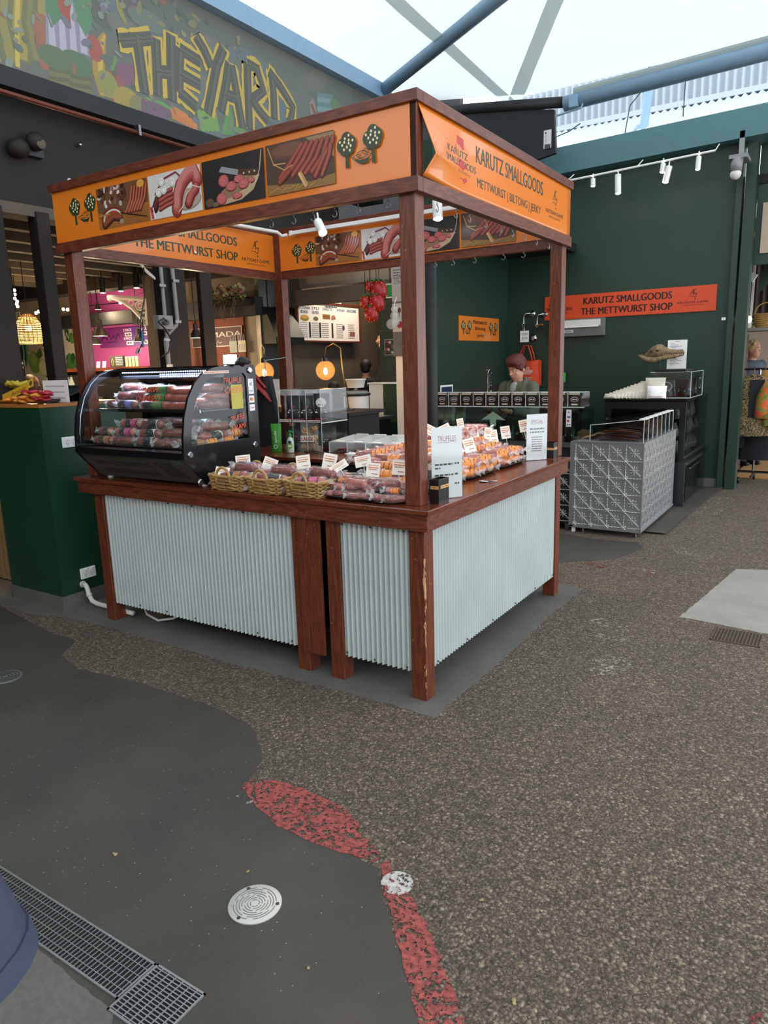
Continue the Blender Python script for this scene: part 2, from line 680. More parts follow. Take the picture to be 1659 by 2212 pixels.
flaky('red_paint_thin', '#8d3a36', '#6f302d', .56, 26)
flaky('white_paint', '#c9c5bd', '#a29d94', .47, 45)
flaky('white_stain', '#aba495', '#8d877b', .555, 40)
floor = struct('floor', MB().add([(-16, -9, 0), (9, -9, 0), (9, 14, 0), (-16, 14, 0)], [(0, 1, 2, 3)]), 'asphalt')
tag(floor, 'rough asphalt ground with exposed stones', None)
def ground_poly(name, px, mat_, z, jag=0.0, parent=None, pts=None):
 p = [at(u, v_, 'z', 0) for u, v_ in px] if pts is None else [Vector(q + (0,)) for q in pts]
 out = []
 r = random.Random(len(px) if px else 3)
 for i in range(len(p)):
  a, b = p[i], p[(i + 1) % len(p)]
  k = max(1, int((b - a).length / .03)) if jag else 1
  for j in range(k):
   q = a.lerp(b, j / k)
   out.append((q.x + r.uniform(-jag, jag), q.y + r.uniform(-jag, jag), z))
 mb = MB()
 n = len(out)
 mb.add(out + [(x, y, z - .004) for x, y, _ in out], [tuple(range(n))] + [(i, n + i, n + (i + 1) % n, (i + 1) % n) for i in range(n)])
 o = obj(name, mb, mat_, parent)
 if parent is None:
  o['kind'] = 'structure'
 return o
ground_poly('floor_smooth_patch', [(0, 1310), (120, 1372), (165, 1385), (133, 1415), (170, 1445), (300, 1475), (470, 1530), (545, 1570), (570, 1640), (530, 1690),
                                   (600, 1775), (700, 1822), (812, 1872), (835, 1960), (870, 2080), (905, 2212), (930, 2330), (-400, 2330), (-500, 1700), (-320, 1330)],
   'asphalt_smooth', .0015, .005)
ground_poly('floor_cement_slab', None, 'cement', .0025, .008,
   pts=[(-3.0, -.13), (-2.2, -.10), (-1.2, -.13), (-.4, -.11), (.10, -.12), (.12, .6), (.10, 1.4), (.12, 2.06), (-.3, 2.12), (-2.8, 2.1)])
ground_poly('floor_cement_strip', None, 'cement', .0022, .006, pts=[(-6, .02), (-4.2, -.14), (-3.0, -.2), (-2.75, -.1), (-2.75, .35), (-6, .35)])
ground_poly('floor_shop_patch', [(1195, 1150), (1285, 1165), (1380, 1172), (1390, 1185), (1330, 1208), (1195, 1216)], 'asphalt_smooth', .0015, .006)
ground_poly('floor_concrete_patch', [(1468, 1333), (1590, 1230), (1720, 1233), (1760, 1390)], 'concrete_pale', .003, .004)
ground_poly('floor_shop_slab', None, 'asphalt_smooth', .02, 0, pts=[(-2.4, 3.9), (.3, 3.95), (.33, 5.2), (.42, 6.7), (-2.4, 6.7)])
ground_poly('floor_corner_concrete', [(35, 2085), (60, 2030), (245, 2190), (220, 2330), (-300, 2330)], 'cement', .003, .003)
def paint(name, px, m, label, z=.003):
 o = ground_poly(name, px, m, z, .006)
 o['kind'] = 'structure'
 o['label'] = label
 return o
paint('floor_red_marking', [(522, 1695), (545, 1684), (610, 1690), (690, 1718), (745, 1748), (790, 1800), (822, 1852), (812, 1864), (700, 1830), (600, 1786), (548, 1738)],
      'red_paint', 'long worn red paint patch on the asphalt')
paint('floor_red_marking', [(822, 1868), (842, 1862), (850, 1885), (895, 1945), (945, 2050), (1015, 2230), (915, 2230), (870, 2080), (832, 1935)],
      'red_paint', 'worn red paint line running out of the frame')
paint('floor_red_marking', [(1225, 1222), (1262, 1214), (1318, 1222), (1322, 1228), (1240, 1230)], 'red_paint_thin', 'faint red paint smear beside the stall')
paint('floor_red_marking', [(1380, 1230), (1420, 1236), (1445, 1248), (1430, 1256), (1400, 1242)], 'red_paint_thin', 'small red paint dash beyond the stall')
paint('floor_red_marking', [(1460, 1253), (1505, 1258), (1512, 1268), (1480, 1268)], 'red_paint_thin', 'red paint dash beside the concrete patch')
paint('floor_red_marking', [(1610, 2200), (1659, 2180), (1700, 2240), (1600, 2240)], 'red_paint_thin', 'red paint trace at the frame corner')
c0 = at(858, 1908, 'z', 0)
ground_poly('floor_white_spot', None, 'white_paint', .0035, .002, pts=[(c0.x + .052 * math.cos(a * .4), c0.y + .052 * math.sin(a * .4)) for a in range(16)])
for k, px in enumerate([[(1270, 1330), (1340, 1345), (1350, 1390), (1290, 1380)], [(1300, 1410), (1370, 1430), (1330, 1465), (1260, 1450)],
      [(1480, 1070), (1590, 1075), (1560, 1110), (1400, 1120)], [(1345, 1225), (1425, 1231), (1420, 1242), (1395, 1238)], [(1450, 1178), (1540, 1195), (1530, 1210), (1460, 1195)]]):
 ground_poly('floor_white_stain', px, 'white_stain', .002, .01)
# ------------------------------------------------ drains and cover let into the ground
mat('galv', '#9b9d9c', .45, .75, .1)
mat('rust_iron', '#5f5247', .7, .3, .2, 20)
mat('cover_metal', '#c5c2bb', .42, .35, .05)
mat('pit', '#0d0c0b', .9)
def grate(name, label, x0, y0, x1, y1, nx, ny, m='galv', z=.006, rim=.006, group=None, wx=.0022, wy=.0022):
 g_ = thing(name, label, 'drain grate', ((x0 + x1) / 2, (y0 + y1) / 2, 0), group)
 mb = MB()
 mb.box(x0, y0, 0, x1, y0 + rim, z).box(x0, y1 - rim, 0, x1, y1, z).box(x0, y0, 0, x0 + rim, y1, z).box(x1 - rim, y0, 0, x1, y1, z)
 obj('rim', mb, m, g_)
 obj('pit', MB().box(x0 + .001, y0 + .001, .0005, x1 - .001, y1 - .001, .0026), 'pit', g_)
 bar = None
 for i in range(1, nx):
  x = x0 + (x1 - x0) * i / nx
  if bar is None:
   bar = obj('bar', MB().box(x - wx / 2, y0 + rim, .003, x + wx / 2, y1 - rim, z), m, g_)
   b0 = x
  else:
   b = bar.copy()
   COL.objects.link(b)
   b.location.x += x - b0
 rod = None
 for i in range(1, ny):
  y = y0 + (y1 - y0) * i / ny
  if rod is None:
   rod = obj('rod', MB().box(x0 + rim, y - wy / 2, .0032, x1 - rim, y + wy / 2, z - .0006), m, g_)
   r0 = y
  else:
   b = rod.copy()
   COL.objects.link(b)
   b.location.y += y - r0
 return g_
grate('drain_grate', 'long galvanised channel drain grate beside the blue coat', -1.1, -1.868, .115, -1.738, 81, 5)
g2 = grate('drain_grate', 'square galvanised grate panel at the end of the channel drain', .118, -1.9, .305, -1.735, 7, 16, wx=.003, wy=.003)
grate('drain_grate', 'small rusty square drain grate beside the concrete patch', 1.045, 1.475, 1.30, 1.69, 14, 12, 'rust_iron', wx=.006, wy=.006)
q = at(12, 1464, 'z', 0)
rdn = thing('round_drain', 'round worn metal floor drain at the frame edge', 'floor drain', (q.x, q.y, 0))
obj('disc', MB().lathe([(.085, .0016), (.085, .006), (.078, .007), (.0005, .007)], (q.x, q.y, 0), 28), 'galv', rdn, smooth=30)
for k in range(4):
 obj('groove', MB().tube([(q.x + (.02 + .016 * k) * math.cos(a * .314), q.y + (.02 + .016 * k) * math.sin(a * .314), .007) for a in range(20)], .002, 5, closed=True), 'pit', rdn)
mc = thing('access_cover', 'small round pale metal floor cover with ring grooves', 'floor cover', (.195, -1.428, 0))
obj('disc', MB().lathe([(.082, .0005), (.082, .005), (.079, .0065), (.0, .0065)], (.195, -1.428, 0), 40), 'cover_metal', mc, smooth=30)
for k in range(7):
 r = .014 + k * .0085
 for s_ in range(4):
  a0 = s_ * PI / 2 + .12 + k * .35
  pts = [(.195 + r * math.cos(a0 + a * 1.28 / 10), -1.428 + r * math.sin(a0 + a * 1.28 / 10), .0066) for a in range(11)]
  obj('groove', MB().tube(pts, .0013, 5), 'grey_coping', mc)
for a in (.5, 2.6, 4.7):
 x, y = .195 + .07 * math.cos(a), -1.428 + .07 * math.sin(a)
 sc_ = obj('screw', MB().lathe([(.006, .006), (.006, .0078), (.0, .0078)], (x, y, 0), 12), 'steel_dark', mc)
# ------------------------------------------------ shop walls behind the stall
struct('wall_back', MB().box(-2.6, 6.7, 0, .4, 6.85, 4.1), 'green_wall')
struct('wall_niche', MB().box(-2.56, 4.62, 0, -2.44, 6.7, 4.0), 'green_wall')
struct('trim_1', MB().box(.34, 6.62, 0, .40, 6.86, 3.9), 'green_wall')
struct('trim_2', MB().box(.425, 6.66, 0, .535, 6.86, 3.9), 'green_wall')
struct('baseboard_back', MB().box(-.5, 6.66, .02, .33, 6.70, .12), 'cement')
b1, b2, b3, b4 = at(1100, 395, 'y', 6.5), at(1195, 325, 'y', 6.5), at(1720, 205, 'y', 6.5), at(1720, 278, 'y', 6.5)
mb = MB()
q = [(-3.2, 6.5, 3.84), (3.4, 6.5, 4.0), (3.4, 6.5, 4.3), (-3.2, 6.5, 4.15)]
mb.add(q + [(x, 7.0, z) for x, y, z in q], [(0, 1, 2, 3), (7, 6, 5, 4), (0, 4, 5, 1), (3, 2, 6, 7), (1, 5, 6, 2), (0, 3, 7, 4)])
struct('beam_green', mb, 'green_beam')
struct('ceiling_niche', MB().box(-2.6, 4.3, 2.95, -1.5, 6.7, 3.05), 'dark_beam')
o = obj('ceiling_vent', MB().box(-2.05, 5.2, 2.925, -1.75, 5.6, 2.948), 'white')
tag(o, 'flat white vent plate under the dark niche ceiling', 'vent')
# black panel between roof pipe and green beam
q = [at(925, 430, 'y', 6.0), at(1200, 330, 'y', 6.0), at(1197, 236, 'y', 6.0), at(1010, 240, 'y', 6.0), at(925, 275, 'y', 6.0)]
mb = MB()
k = len(q)
mb.add([tuple(p) for p in q] + [(p.x, p.y + .06, p.z) for p in q], [tuple(range(k)), tuple(range(2 * k - 1, k - 1, -1))] + [(i, k + i, k + (i + 1) % k, (i + 1) % k) for i in range(k)])
struct('wall_black_panel', mb, 'dark_beam')
pr = Print()
pr.rect(0, 0, .095, .2, '#d9d8d4').dashes(.015, .17, .05, .02, '#333333', 1).dashes(.012, .02, .085, .05, '#444444', 2, .25)
for k in range(6):
 pr.dashes(.012, .05 + k * .018, .045, .006, '#777777', k)
s0 = at(1174, 322, 'y', 5.98)
st = pr.build('sticker', None, frame(s0, (1, 0, 0), (0, 0, 1)))
tag(st, 'small white paper label on the black roof panel', 'label')
# ------------------------------------------------ the neighbour's white roof seen through the gap
mat('roof_white', '#a9b3bb', .6)
mb = MB()
N = 150
prof = []
for i in range(N * 4 + 1):
 x = -4 + i * 7.5 / (N * 4)
 prof.append((x, 8.6 + .035 * math.sin(i * PI / 4)))
mb.add([(x, y, 4.6) for x, y in prof] + [(x, y, 5.6) for x, y in prof], [(i, i + 1, len(prof) + i + 1, len(prof) + i) for i in range(len(prof) - 1)])
struct('roof_upper_sheet', mb, 'roof_white')
mb = MB()
mb.add([(x, 8.55, 4.98 + .02 * math.sin(i * PI / 4)) for i, (x, y) in enumerate(prof)] + [(x, 6.9, 4.2 + .02 * math.sin(i * PI / 4)) for i, (x, y) in enumerate(prof)],
       [(i, len(prof) + i, len(prof) + i + 1, i + 1) for i in range(len(prof) - 1)])
struct('roof_lower_sheet', mb, 'roof_white')
struct('trim_3', MB().box(-4, 8.45, 4.95, 3.5, 8.58, 5.02), 'roof_white')
rp = thing('vent_pipe', 'pale steel pipe rising from the white roof', 'pipe', (-.9, 7.6, 4.5))
obj('pipe', MB().tube([(-.95, 7.6, 4.45), (-.82, 7.6, 5.6)], .055, 12), 'blue_steel', rp)
obj('collar', MB().tube([(-.96, 7.6, 4.47), (-.955, 7.6, 4.56)], .085, 12), 'blue_steel', rp)
for k, pts in enumerate([[(-1.15, 7.5, 4.48), (-1.1, 7.5, 4.8), (-.9, 7.5, 5.0), (-.86, 7.5, 5.5)], [(-.48, 7.7, 4.6), (-.47, 7.7, 5.1)], [(-2.1, 7.2, 4.3), (-2.05, 7.2, 4.5), (-1.8, 7.2, 4.55), (-1.65, 7.2, 4.62)]]):
 o = obj('roof_cable', MB().tube(pts, .007, 6), 'black')
 tag(o, ['thin cable bent over the white roof beside the vent pipe', 'short upright cable bracket on the white roof', 'hooked black cable end on the white roof edge'][k], 'cable')
# ------------------------------------------------ fabric roof of the yard and its steel
t = NT('membrane')
dif = t.n('ShaderNodeBsdfDiffuse')
dif.inputs[0].default_value = (.75, .80, .80, 1)
tl = t.n('ShaderNodeBsdfTranslucent')
tl.inputs[0].default_value = (.48, .52, .53, 1)
mx = t.n('ShaderNodeMixShader')
mx.inputs[0].default_value = .62
t.l(dif.outputs[0], mx.inputs[1])
t.l(tl.outputs[0], mx.inputs[2])
t.l(mx.outputs[0], t.out.inputs[0])
t = NT('membrane_seam')
dif = t.n('ShaderNodeBsdfDiffuse')
dif.inputs[0].default_value = (.7, .76, .74, 1)
tl = t.n('ShaderNodeBsdfTranslucent')
tl.inputs[0].default_value = (.49, .54, .52, 1)
mx = t.n('ShaderNodeMixShader')
mx.inputs[0].default_value = .62
t.l(dif.outputs[0], mx.inputs[1])
t.l(tl.outputs[0], mx.inputs[2])
t.l(mx.outputs[0], t.out.inputs[0])
def memb_z(x, y):
 dx, dy = x + 3.55, 6.0 - y
 e = min(1, max(0, (x + 3.8) / 2.0))
 return 4.72 + .28 * (1 - e) + 1.5 * (1 - math.exp(-max(0, dx) / 2.6)) * (1 - math.exp(-max(0, dy) / 3.0)) + .05 * dy * .2
struct('ceiling_fabric_roof', MB().grid(lambda a, b: (-3.6 + 11 * a, 6.1 - 13 * b, memb_z(-3.6 + 11 * a, 6.1 - 13 * b)), 34, 40), 'membrane', smooth=True)
def memb_hit(u, v_):
 d = _F + _R2 * ((u - 829.5) / FPX) - _U2 * ((v_ - 1106) / FPX)
 s_ = .5
 while s_ < 16:
  p = CAM + d * s_
  if p.z >= memb_z(p.x, p.y):
   return p
  s_ += .02
 return CAM + d * 16
for (a, b, w) in (((790, -60), (1098, 214), .16), ((1222, -60), (1112, 214), .16)):
 pts = [memb_hit(a[0] + (b[0] - a[0]) * i / 12, a[1] + (b[1] - a[1]) * i / 12) - Vector((0, 0, .012)) for i in range(13)]
 mb = MB()
 vs = []
 for i, p in enumerate(pts):
  d = (pts[min(i + 1, 12)] - pts[max(i - 1, 0)])
  n_ = Vector((-d.y, d.x, 0)).normalized() * (w / 2)
  vs += [p + n_, p - n_]
 for i, p in enumerate(vs):
  vs[i] = (p.x, p.y, memb_z(p.x, p.y) - .012)
 mb.add(vs, [(2 * i, 2 * i + 1, 2 * i + 3, 2 * i + 2) for i in range(12)])
 struct('ceiling_fabric_seam', mb, 'membrane_seam')
s1, s2 = at(822, 200, 'y', 5.4), at(1100, -25, 'x', -1.4)
s2 = s1 + (s2 - s1) * 1.9
struct('beam_roof_strut', MB().tube([s1, s2], .075, 16), 'blue_steel', smooth=True)
o = obj('beam_strut_plate', MB().obox(s1 + Vector((.02, -.02, -.03)), (.24, .05, .2)), 'blue_steel')
o['kind'] = 'structure'
p1_, p2_, p3_ = Vector((-3.7, 6.0, 4.83)), at(1240, 219, 'y', 6.0), at(1800, 74, 'y', 6.0)
p3_ = p2_ + (p3_ - p2_) * 2.2
struct('beam_edge_pipe', MB().tube([p1_, p2_], .06, 14), 'dark_beam', smooth=True)
struct('beam_edge_pipe', MB().tube([p2_ - (p3_ - p2_) * .02, p3_], .085, 16), 'blue_steel', smooth=True)
struct('trim_4', MB().tube([p2_ + Vector((0, -.02, .10)), p3_ + Vector((0, -.02, .10))], .035, 6), 'membrane_seam')
bk = obj('beam_pipe_cleat', MB().obox(p2_ + Vector((.02, -.06, -.02)), (.1, .06, .12)).tube([p2_ + Vector((-.2, -.05, -.13)), p2_ + Vector((.1, -.05, -.1)), p2_ + Vector((.14, -.05, .0))], .012, 6), 'blue_steel')
bk['kind'] = 'structure'
# ------------------------------------------------ left hall: painted fascia, dark beams, ceiling
XM = -3.6
struct('wall_mural_board', MB().box(XM - .08, -4.0, 3.735, XM, 5.35, 4.80), 'dark_beam')
struct('beam_mural_cap', MB().box(XM - .1, -4.0, 4.80, XM + .1, 5.5, 4.97), 'blue_steel')
struct('beam_mural_foot', MB().box(XM - .3, -4.0, 3.60, XM + .04, 5.35, 3.73), 'dark_beam')
struct('wall_fascia_left', MB().box(XM - .25, -4.0, 2.86, XM - .12, 4.6, 3.60), 'dark_brown')
struct('beam_eave', MB().box(XM - .22, -4.0, 2.76, XM - .02, 4.6, 2.84), 'dim_wall')
struct('ceiling_left', MB().box(-15, -4.0, 2.98, XM - .2, 9.0, 3.1), 'dark_brown')
cp = thing('copper_pipe', 'thin copper pipe clipped under the painted board', 'pipe', (XM + .1, 0, 3.5))
obj('pipe', MB().tube([(XM + .06, -4, 3.545), (XM + .06, 4.9, 3.545)], .018, 8), mat('copper', '#6b3a2c', .4, .6), cp, smooth=True)
for y in (.3, 1.55, 2.8, 4.0):
 obj('pipe_clip', MB().box(XM + .03, y - .012, 3.52, XM + .09, y + .012, 3.60), 'steel', cp)
for k in range(9):
 x = XM - .55 - k * .55
 struct('beam_batten', MB().box(x - .05, -4.0, 2.86, x + .05, 4.5, 2.98), 'dim_wall' if k % 1 == 0 else 'dark_brown')
# shop front walls at the back of the hall
struct('wall_hall_back', MB().box(-16, 4.56, 0, -4.7, 4.7, 3.0), 'cream_wall')
struct('wall_pink', MB().box(-8.75, 4.48, 0, -7.0, 4.55, 2.9), 'pink_wall')
struct('beam_hall_dark', MB().box(-9.2, 4.2, 2.30, -6.9, 4.4, 2.48), 'dark_beam')
struct('beam_hall_upper', MB().box(-16, 3.7, 2.72, -3.9, 3.95, 2.98), 'dark_brown')
struct('beam_flower', MB().box(-6.9, 4.0, 2.25, -4.6, 4.15, 2.47), 'dark_beam')
struct('wall_kitchen_back', MB().box(-4.75, 4.72, 0, -4.62, 8.2, 3.0), 'dim_wall')
struct('wall_kitchen_stub', MB().box(-4.69, 4.1, 0, -4.62, 4.55, 2.98), 'steel')
struct('wall_kitchen_side', MB().box(-4.7, 7.7, 0, -2.56, 7.8, 3.0), 'dim_wall')
struct('ceiling_kitchen', MB().box(-4.75, 4.4, 2.98, -2.44, 8.0, 3.1), 'dim_wall')
struct('wall_hall_side', MB().box(-15.2, -4.0, 0, -15, 4.7, 3.0), 'dark_brown')
za, zb = at(1640, 548, 'y', 6.9).z, at(1640, 440, 'y', 6.9).z
struct('wall_door_head', MB().box(.535, 6.9, za - .12, 4.0, 6.95, 4.1), 'green_wall')
struct('trim_5', MB().box(.6, 6.87, za, 4.0, 6.9, zb), 'cream_wall')
struct('wall_corridor', MB().box(-.3, 12.0, 0, 4.0, 12.1, 4.3), 'cream_wall')
struct('ceiling_corridor', MB().box(.41, 6.87, 3.5, 4.0, 12.0, 3.6), 'dark_brown')
struct('wall_corridor_left', MB().box(-.3, 6.86, 0, -.1, 12.0, 3.5), 'dark_brown')
def column(name, x0, y0, x1, y1, m='dark_brown', z1=2.8):
 return struct(name, MB().box(x0, y0, 0, x1, y1, z1), m, bevel=.008)
column('column_conduit', XM - .1, 1.70, XM, 1.99)
column('column_slim', XM - .09, 2.2, XM - .03, 2.35)
column('column_far', XM - .12, .588, XM, .694)
column('column_edge', XM - .15, .12, XM, .33)
column('column_hall', -6.4, 4.15, -6.22, 4.33)
# the rest of the yard, behind and beside the viewer
struct('wall_light_block', MB().box(-8, -7.4, 0, 5.4, -7.2, 4.4), 'cream_wall')  # unseen wall added behind the viewer to limit side light
struct('wall_roof_gap', MB().box(-4.9, 6.2, 2.9, -2.9, 6.3, 5.2), 'dark_beam')
struct('wall_hall_front', MB().box(-15, -4.2, 0, -3.7, -4.0, 3.6), 'dark_brown')
# ================================================================ the stall: counters
HC = .96
W0, D0 = 2.5126, 1.886
PW = .084
def corr(x0, x1, z0, z1, place, pitch=.03, amp=.0105):
 """corrugated sheet; place(s, depth, z) -> point"""
 n = int((x1 - x0) / pitch * 8)
 mb = MB()
 pr_ = [(x0 + (x1 - x0) * i / n, amp * math.sin(2 * PI * (x1 - x0) * i / n / pitch)) for i in range(n + 1)]
 mb.add([place(a, d, z0) for a, d in pr_] + [place(a, d, z1) for a, d in pr_], [(i, i + 1, n + 1 + i + 1, n + 1 + i) for i in range(n)])
 return mb
def screws(parent, pts, nrm):
 q = None
 for p in pts:
  n_ = Vector(nrm)
  M = n_.to_track_quat('Z', 'Y').to_matrix()
  if q is None:
   q = obj('screw', MB().lathe([(.0055, 0), (.0055, .003), (.003, .005), (.0001, .005)], p, 8, M), 'steel_dark', parent)
   q0 = Vector(p)
  else:
   c_ = q.copy()
   COL.objects.link(c_)
   c_.location = q.location + (Vector(p) - q0)
lc = thing('stall_counter', 'long timber counter with corrugated front under the curved display fridge', 'counter', (-1.6, .3, 0))
obj('counter_top', MB().box(-2.566, -.051, .933, -.7195, .62, .957), 'wood_top_x', lc, bevel=.004)
obj('apron', MB().box(-2.539, -.037, .857, -.7195, -.012, .933), 'wood_x', lc, bevel=.002)
obj('side_apron', MB().box(-2.539, -.012, .857, -2.514, .60, .933), 'wood_y', lc, bevel=.002)
for x in (-2.4377, -.7992):
 obj('leg', MB().box(x, 0, 0, x + PW, PW, .857), 'wood_z', lc, bevel=.003)
 obj('leg', MB().box(x, .5, 0, x + PW, .5 + PW, .857), 'wood_z', lc, bevel=.003)
pn = obj('corrugated_sheet', corr(-2.354, -.799, .125, .857, lambda a, d, z: (a, .016 + d, z)), 'corrugated', lc, smooth=True)
screws(pn, [(-2.34 + k * .2, .004, .842) for k in range(8)] + [(-2.34 + k * .25, .004, .15) for k in range(7)], (0, -1, 0))
obj('cover_board', MB().box(-.745, -.016, .118, -.602, .0, .857), 'wood_z', lc, bevel=.002)
obj('back_panel', MB().box(-2.43, .55, .05, -.72, .57, .93), 'black_matte', lc)
obj('shade_board', MB().box(-2.42, .03, .13, -.8, .56, .15), 'black_matte', lc)  # dark board added to keep the gap under the counter in shade
rc = thing('stall_counter', 'L-shaped corner counter with corrugated faces and worn corner leg', 'counter', (-.3, .8, 0))
mb = MB()
L = [(-.7185, -.051), (.051, -.051), (.051, 1.937), (-.60, 1.937), (-.60, .62), (-.7185, .62)]
n = len(L)
mb.add([(x, y, .935) for x, y in L] + [(x, y, .96) for x, y in L], [tuple(range(n))[::-1], tuple(range(n, 2 * n))] + [(i, (i + 1) % n, n + (i + 1) % n, n + i) for i in range(n)])
obj('counter_top', mb, 'wood_top_y', rc, bevel=.004)
obj('apron', MB().box(-.7185, -.037, .857, .037, -.012, .935), 'wood_x', rc, bevel=.002)
obj('apron', MB().box(.012, -.012, .857, .037, 1.92, .935), 'wood_y', rc, bevel=.002)
obj('leg', MB().box(-.5742, 0, 0, -.5742 + PW, PW, .857), 'wood_z', rc, bevel=.003)
obj('leg', MB().box(-PW, 0, 0, 0, PW, .857), 'wood_worn', rc, bevel=.003)
obj('leg', MB().box(-PW, D0 - PW, 0, 0, D0, .857), 'wood_z', rc, bevel=.003)
obj('leg', MB().box(-.58, D0 - PW, 0, -.58 + PW, D0, .857), 'wood_z', rc, bevel=.003)
pn = obj('corrugated_sheet', corr(-.49, -PW, .135, .857, lambda a, d, z: (a, .016 + d, z)), 'corrugated', rc, smooth=True)
screws(pn, [(-.47, .004, .84), (-.3, .004, .84), (-.11, .004, .84), (-.47, .004, .16), (-.3, .004, .155), (-.11, .004, .155)], (0, -1, 0))
pn = obj('corrugated_sheet', corr(PW, D0 - PW, .145, .857, lambda a, d, z: (-.016 - d, a, z)), 'corrugated', rc, smooth=True)
screws(pn, [(-.004, .11 + k * .24, .842) for k in range(8)] + [(-.004, .12 + k * .33, .165) for k in range(6)], (1, 0, 0))
obj('back_panel', MB().box(-.59, .60, .05, -.57, 1.88, .93), 'black_matte', rc)
obj('shade_board', MB().box(-.56, .03, .145, -.03, 1.85, .16), 'black_matte', rc)  # added dark board, shades the floor gap below the corner counter
obj('infill_panel', MB().box(-.73, .55, .05, -.57, .57, .93), 'black_matte', rc)
bc = thing('stall_counter', 'low timber back counter of the stall behind the baskets', 'counter', (-1.3, 1.6, 0))
obj('counter_top', MB().box(-2.50, 1.22, .933, -.62, 1.93, .96), 'wood_top_x', bc, bevel=.004)
obj('back_panel', MB().box(-2.49, 1.25, .0, -.63, 1.27, .933), 'black_matte', bc)
obj('side_panel', MB().box(-2.49, 1.27, .0, -2.46, 1.9, .933), 'black_matte', bc)
obj('side_panel', MB().box(-.66, 1.27, .0, -.63, 1.9, .933), 'black_matte', bc)
# cable and junction under the long counter
pb = thing('power_board', 'grey power box on the cement under the long counter', 'power box', (-2.0, .35, 0))
obj('box', MB().box(-2.0, .25, .003, -1.86, .45, .13), 'steel', pb, bevel=.004)
obj('cable', MB().tube([(-2.28, .16, .11), (-2.2, .13, .03), (-2.08, .12, .012), (-1.98, .16, .03), (-1.95, .26, .06)], .008, 8), 'white_pvc', pb, smooth=True)
obj('cable', MB().tube([(-2.26, .2, .12), (-2.15, .18, .06), (-2.02, .25, .07)], .006, 8), 'white_pvc', pb, smooth=True)
obj('lid', MB().box(-2.002, .246, .1, -1.858, .25, .128), 'plastic_white', pb)
# ================================================================ canopy: posts, rails, printed fascia
cn = thing('stall_canopy', 'red-brown timber stall canopy with orange printed fascia boards', 'canopy', (-1.25, 1.0, .96))
H1, H2, H3, H4 = 2.323, 2.384, 2.669, 2.7155
for x, y in ((-.113, .027), (-2.509, .027), (-.113, 1.915), (-2.509, 1.957)):
 z0 = HC - (.003 if x < -2 else 0) if y < 1 else HC
 zz = HC if not (x < -2 and y > 1) else 0.0
 p = obj('post', MB().box(x, y, zz if zz else .0, x + .08, y + .08, H3), 'wood_z', cn, bevel=.003)
XL = -2.5426
for (nm, z0, z1, o_) in (('lower_rail', H1, H2, 0.0), ('upper_rail', H3, H4, .006)):
 obj(nm, MB().box(XL - o_, -o_, z0, o_, .045, z1), 'wood_x', cn, bevel=.003)
 obj(nm, MB().box(-.045, .0455, z0, o_, 1.996, z1), 'wood_y', cn, bevel=.003)
 obj(nm, MB().box(XL - o_, .0455, z0, XL + .05, 2.04, z1), 'wood_y', cn, bevel=.003)
 obj(nm, MB().box(XL + .0505, 1.965, z0, -.0455, 2.01, z1), 'wood_x', cn, bevel=.003)
obj('corner_batten', MB().box(-.04, .01, H2, -.008, .05, H3), 'wood_z', cn)
GREEN = '#2d3d24'
INK = '#3a3420'
def trees(p, x0, z0, x1, z1, ink=GREEN, bg='#e07a1f'):
 """two leafy fruit trees with a sleeper in a hammock between them"""
 w, h = x1 - x0, z1 - z0
 X = lambda a: x0 + w * a
 Z = lambda a: z0 + h * a
 for cx, tz in ((.22, .66), (.8, .7)):
  p.poly([(X(cx - .035), Z(0)), (X(cx + .045), Z(0)), (X(cx + .03), Z(tz)), (X(cx - .03), Z(tz))], ink)
  for dx, dz, r in ((-.1, .0, .12), (.08, .02, .13), (0, .1, .12), (-.06, -.08, .1), (.07, -.08, .1)):
   p.ell(X(cx + dx), Z(tz + dz * 1.6), w * r, w * r * 1.05, ink, n=12)
  for i in range(12):
   a = i * 2.4
   r = .05 + .012 * i
   p.ell(X(cx + r * math.cos(a)), Z(tz + .03 + r * 1.3 * math.sin(a)), w * .022, w * .026, '#f3d9a8', n=7)
 p.poly([(X(.36), Z(.2)), (X(.5), Z(.05)), (X(.66), Z(.03)), (X(.74), Z(.2)), (X(.6), Z(.15)), (X(.48), Z(.16))], ink)
 p.stroke([(X(.27), Z(.4)), (X(.36), Z(.21))], w * .015, ink).stroke([(X(.74), Z(.2)), (X(.8), Z(.42))], w * .015, ink)
 p.ring(X(.56), Z(.3), w * .12, h * .1, w * .014, ink, 12).ring(X(.64), Z(.36), w * .07, h * .08, w * .012, ink, 10)
 p.ring(X(.46), Z(.25), w * .08, h * .07, w * .012, ink, 10)
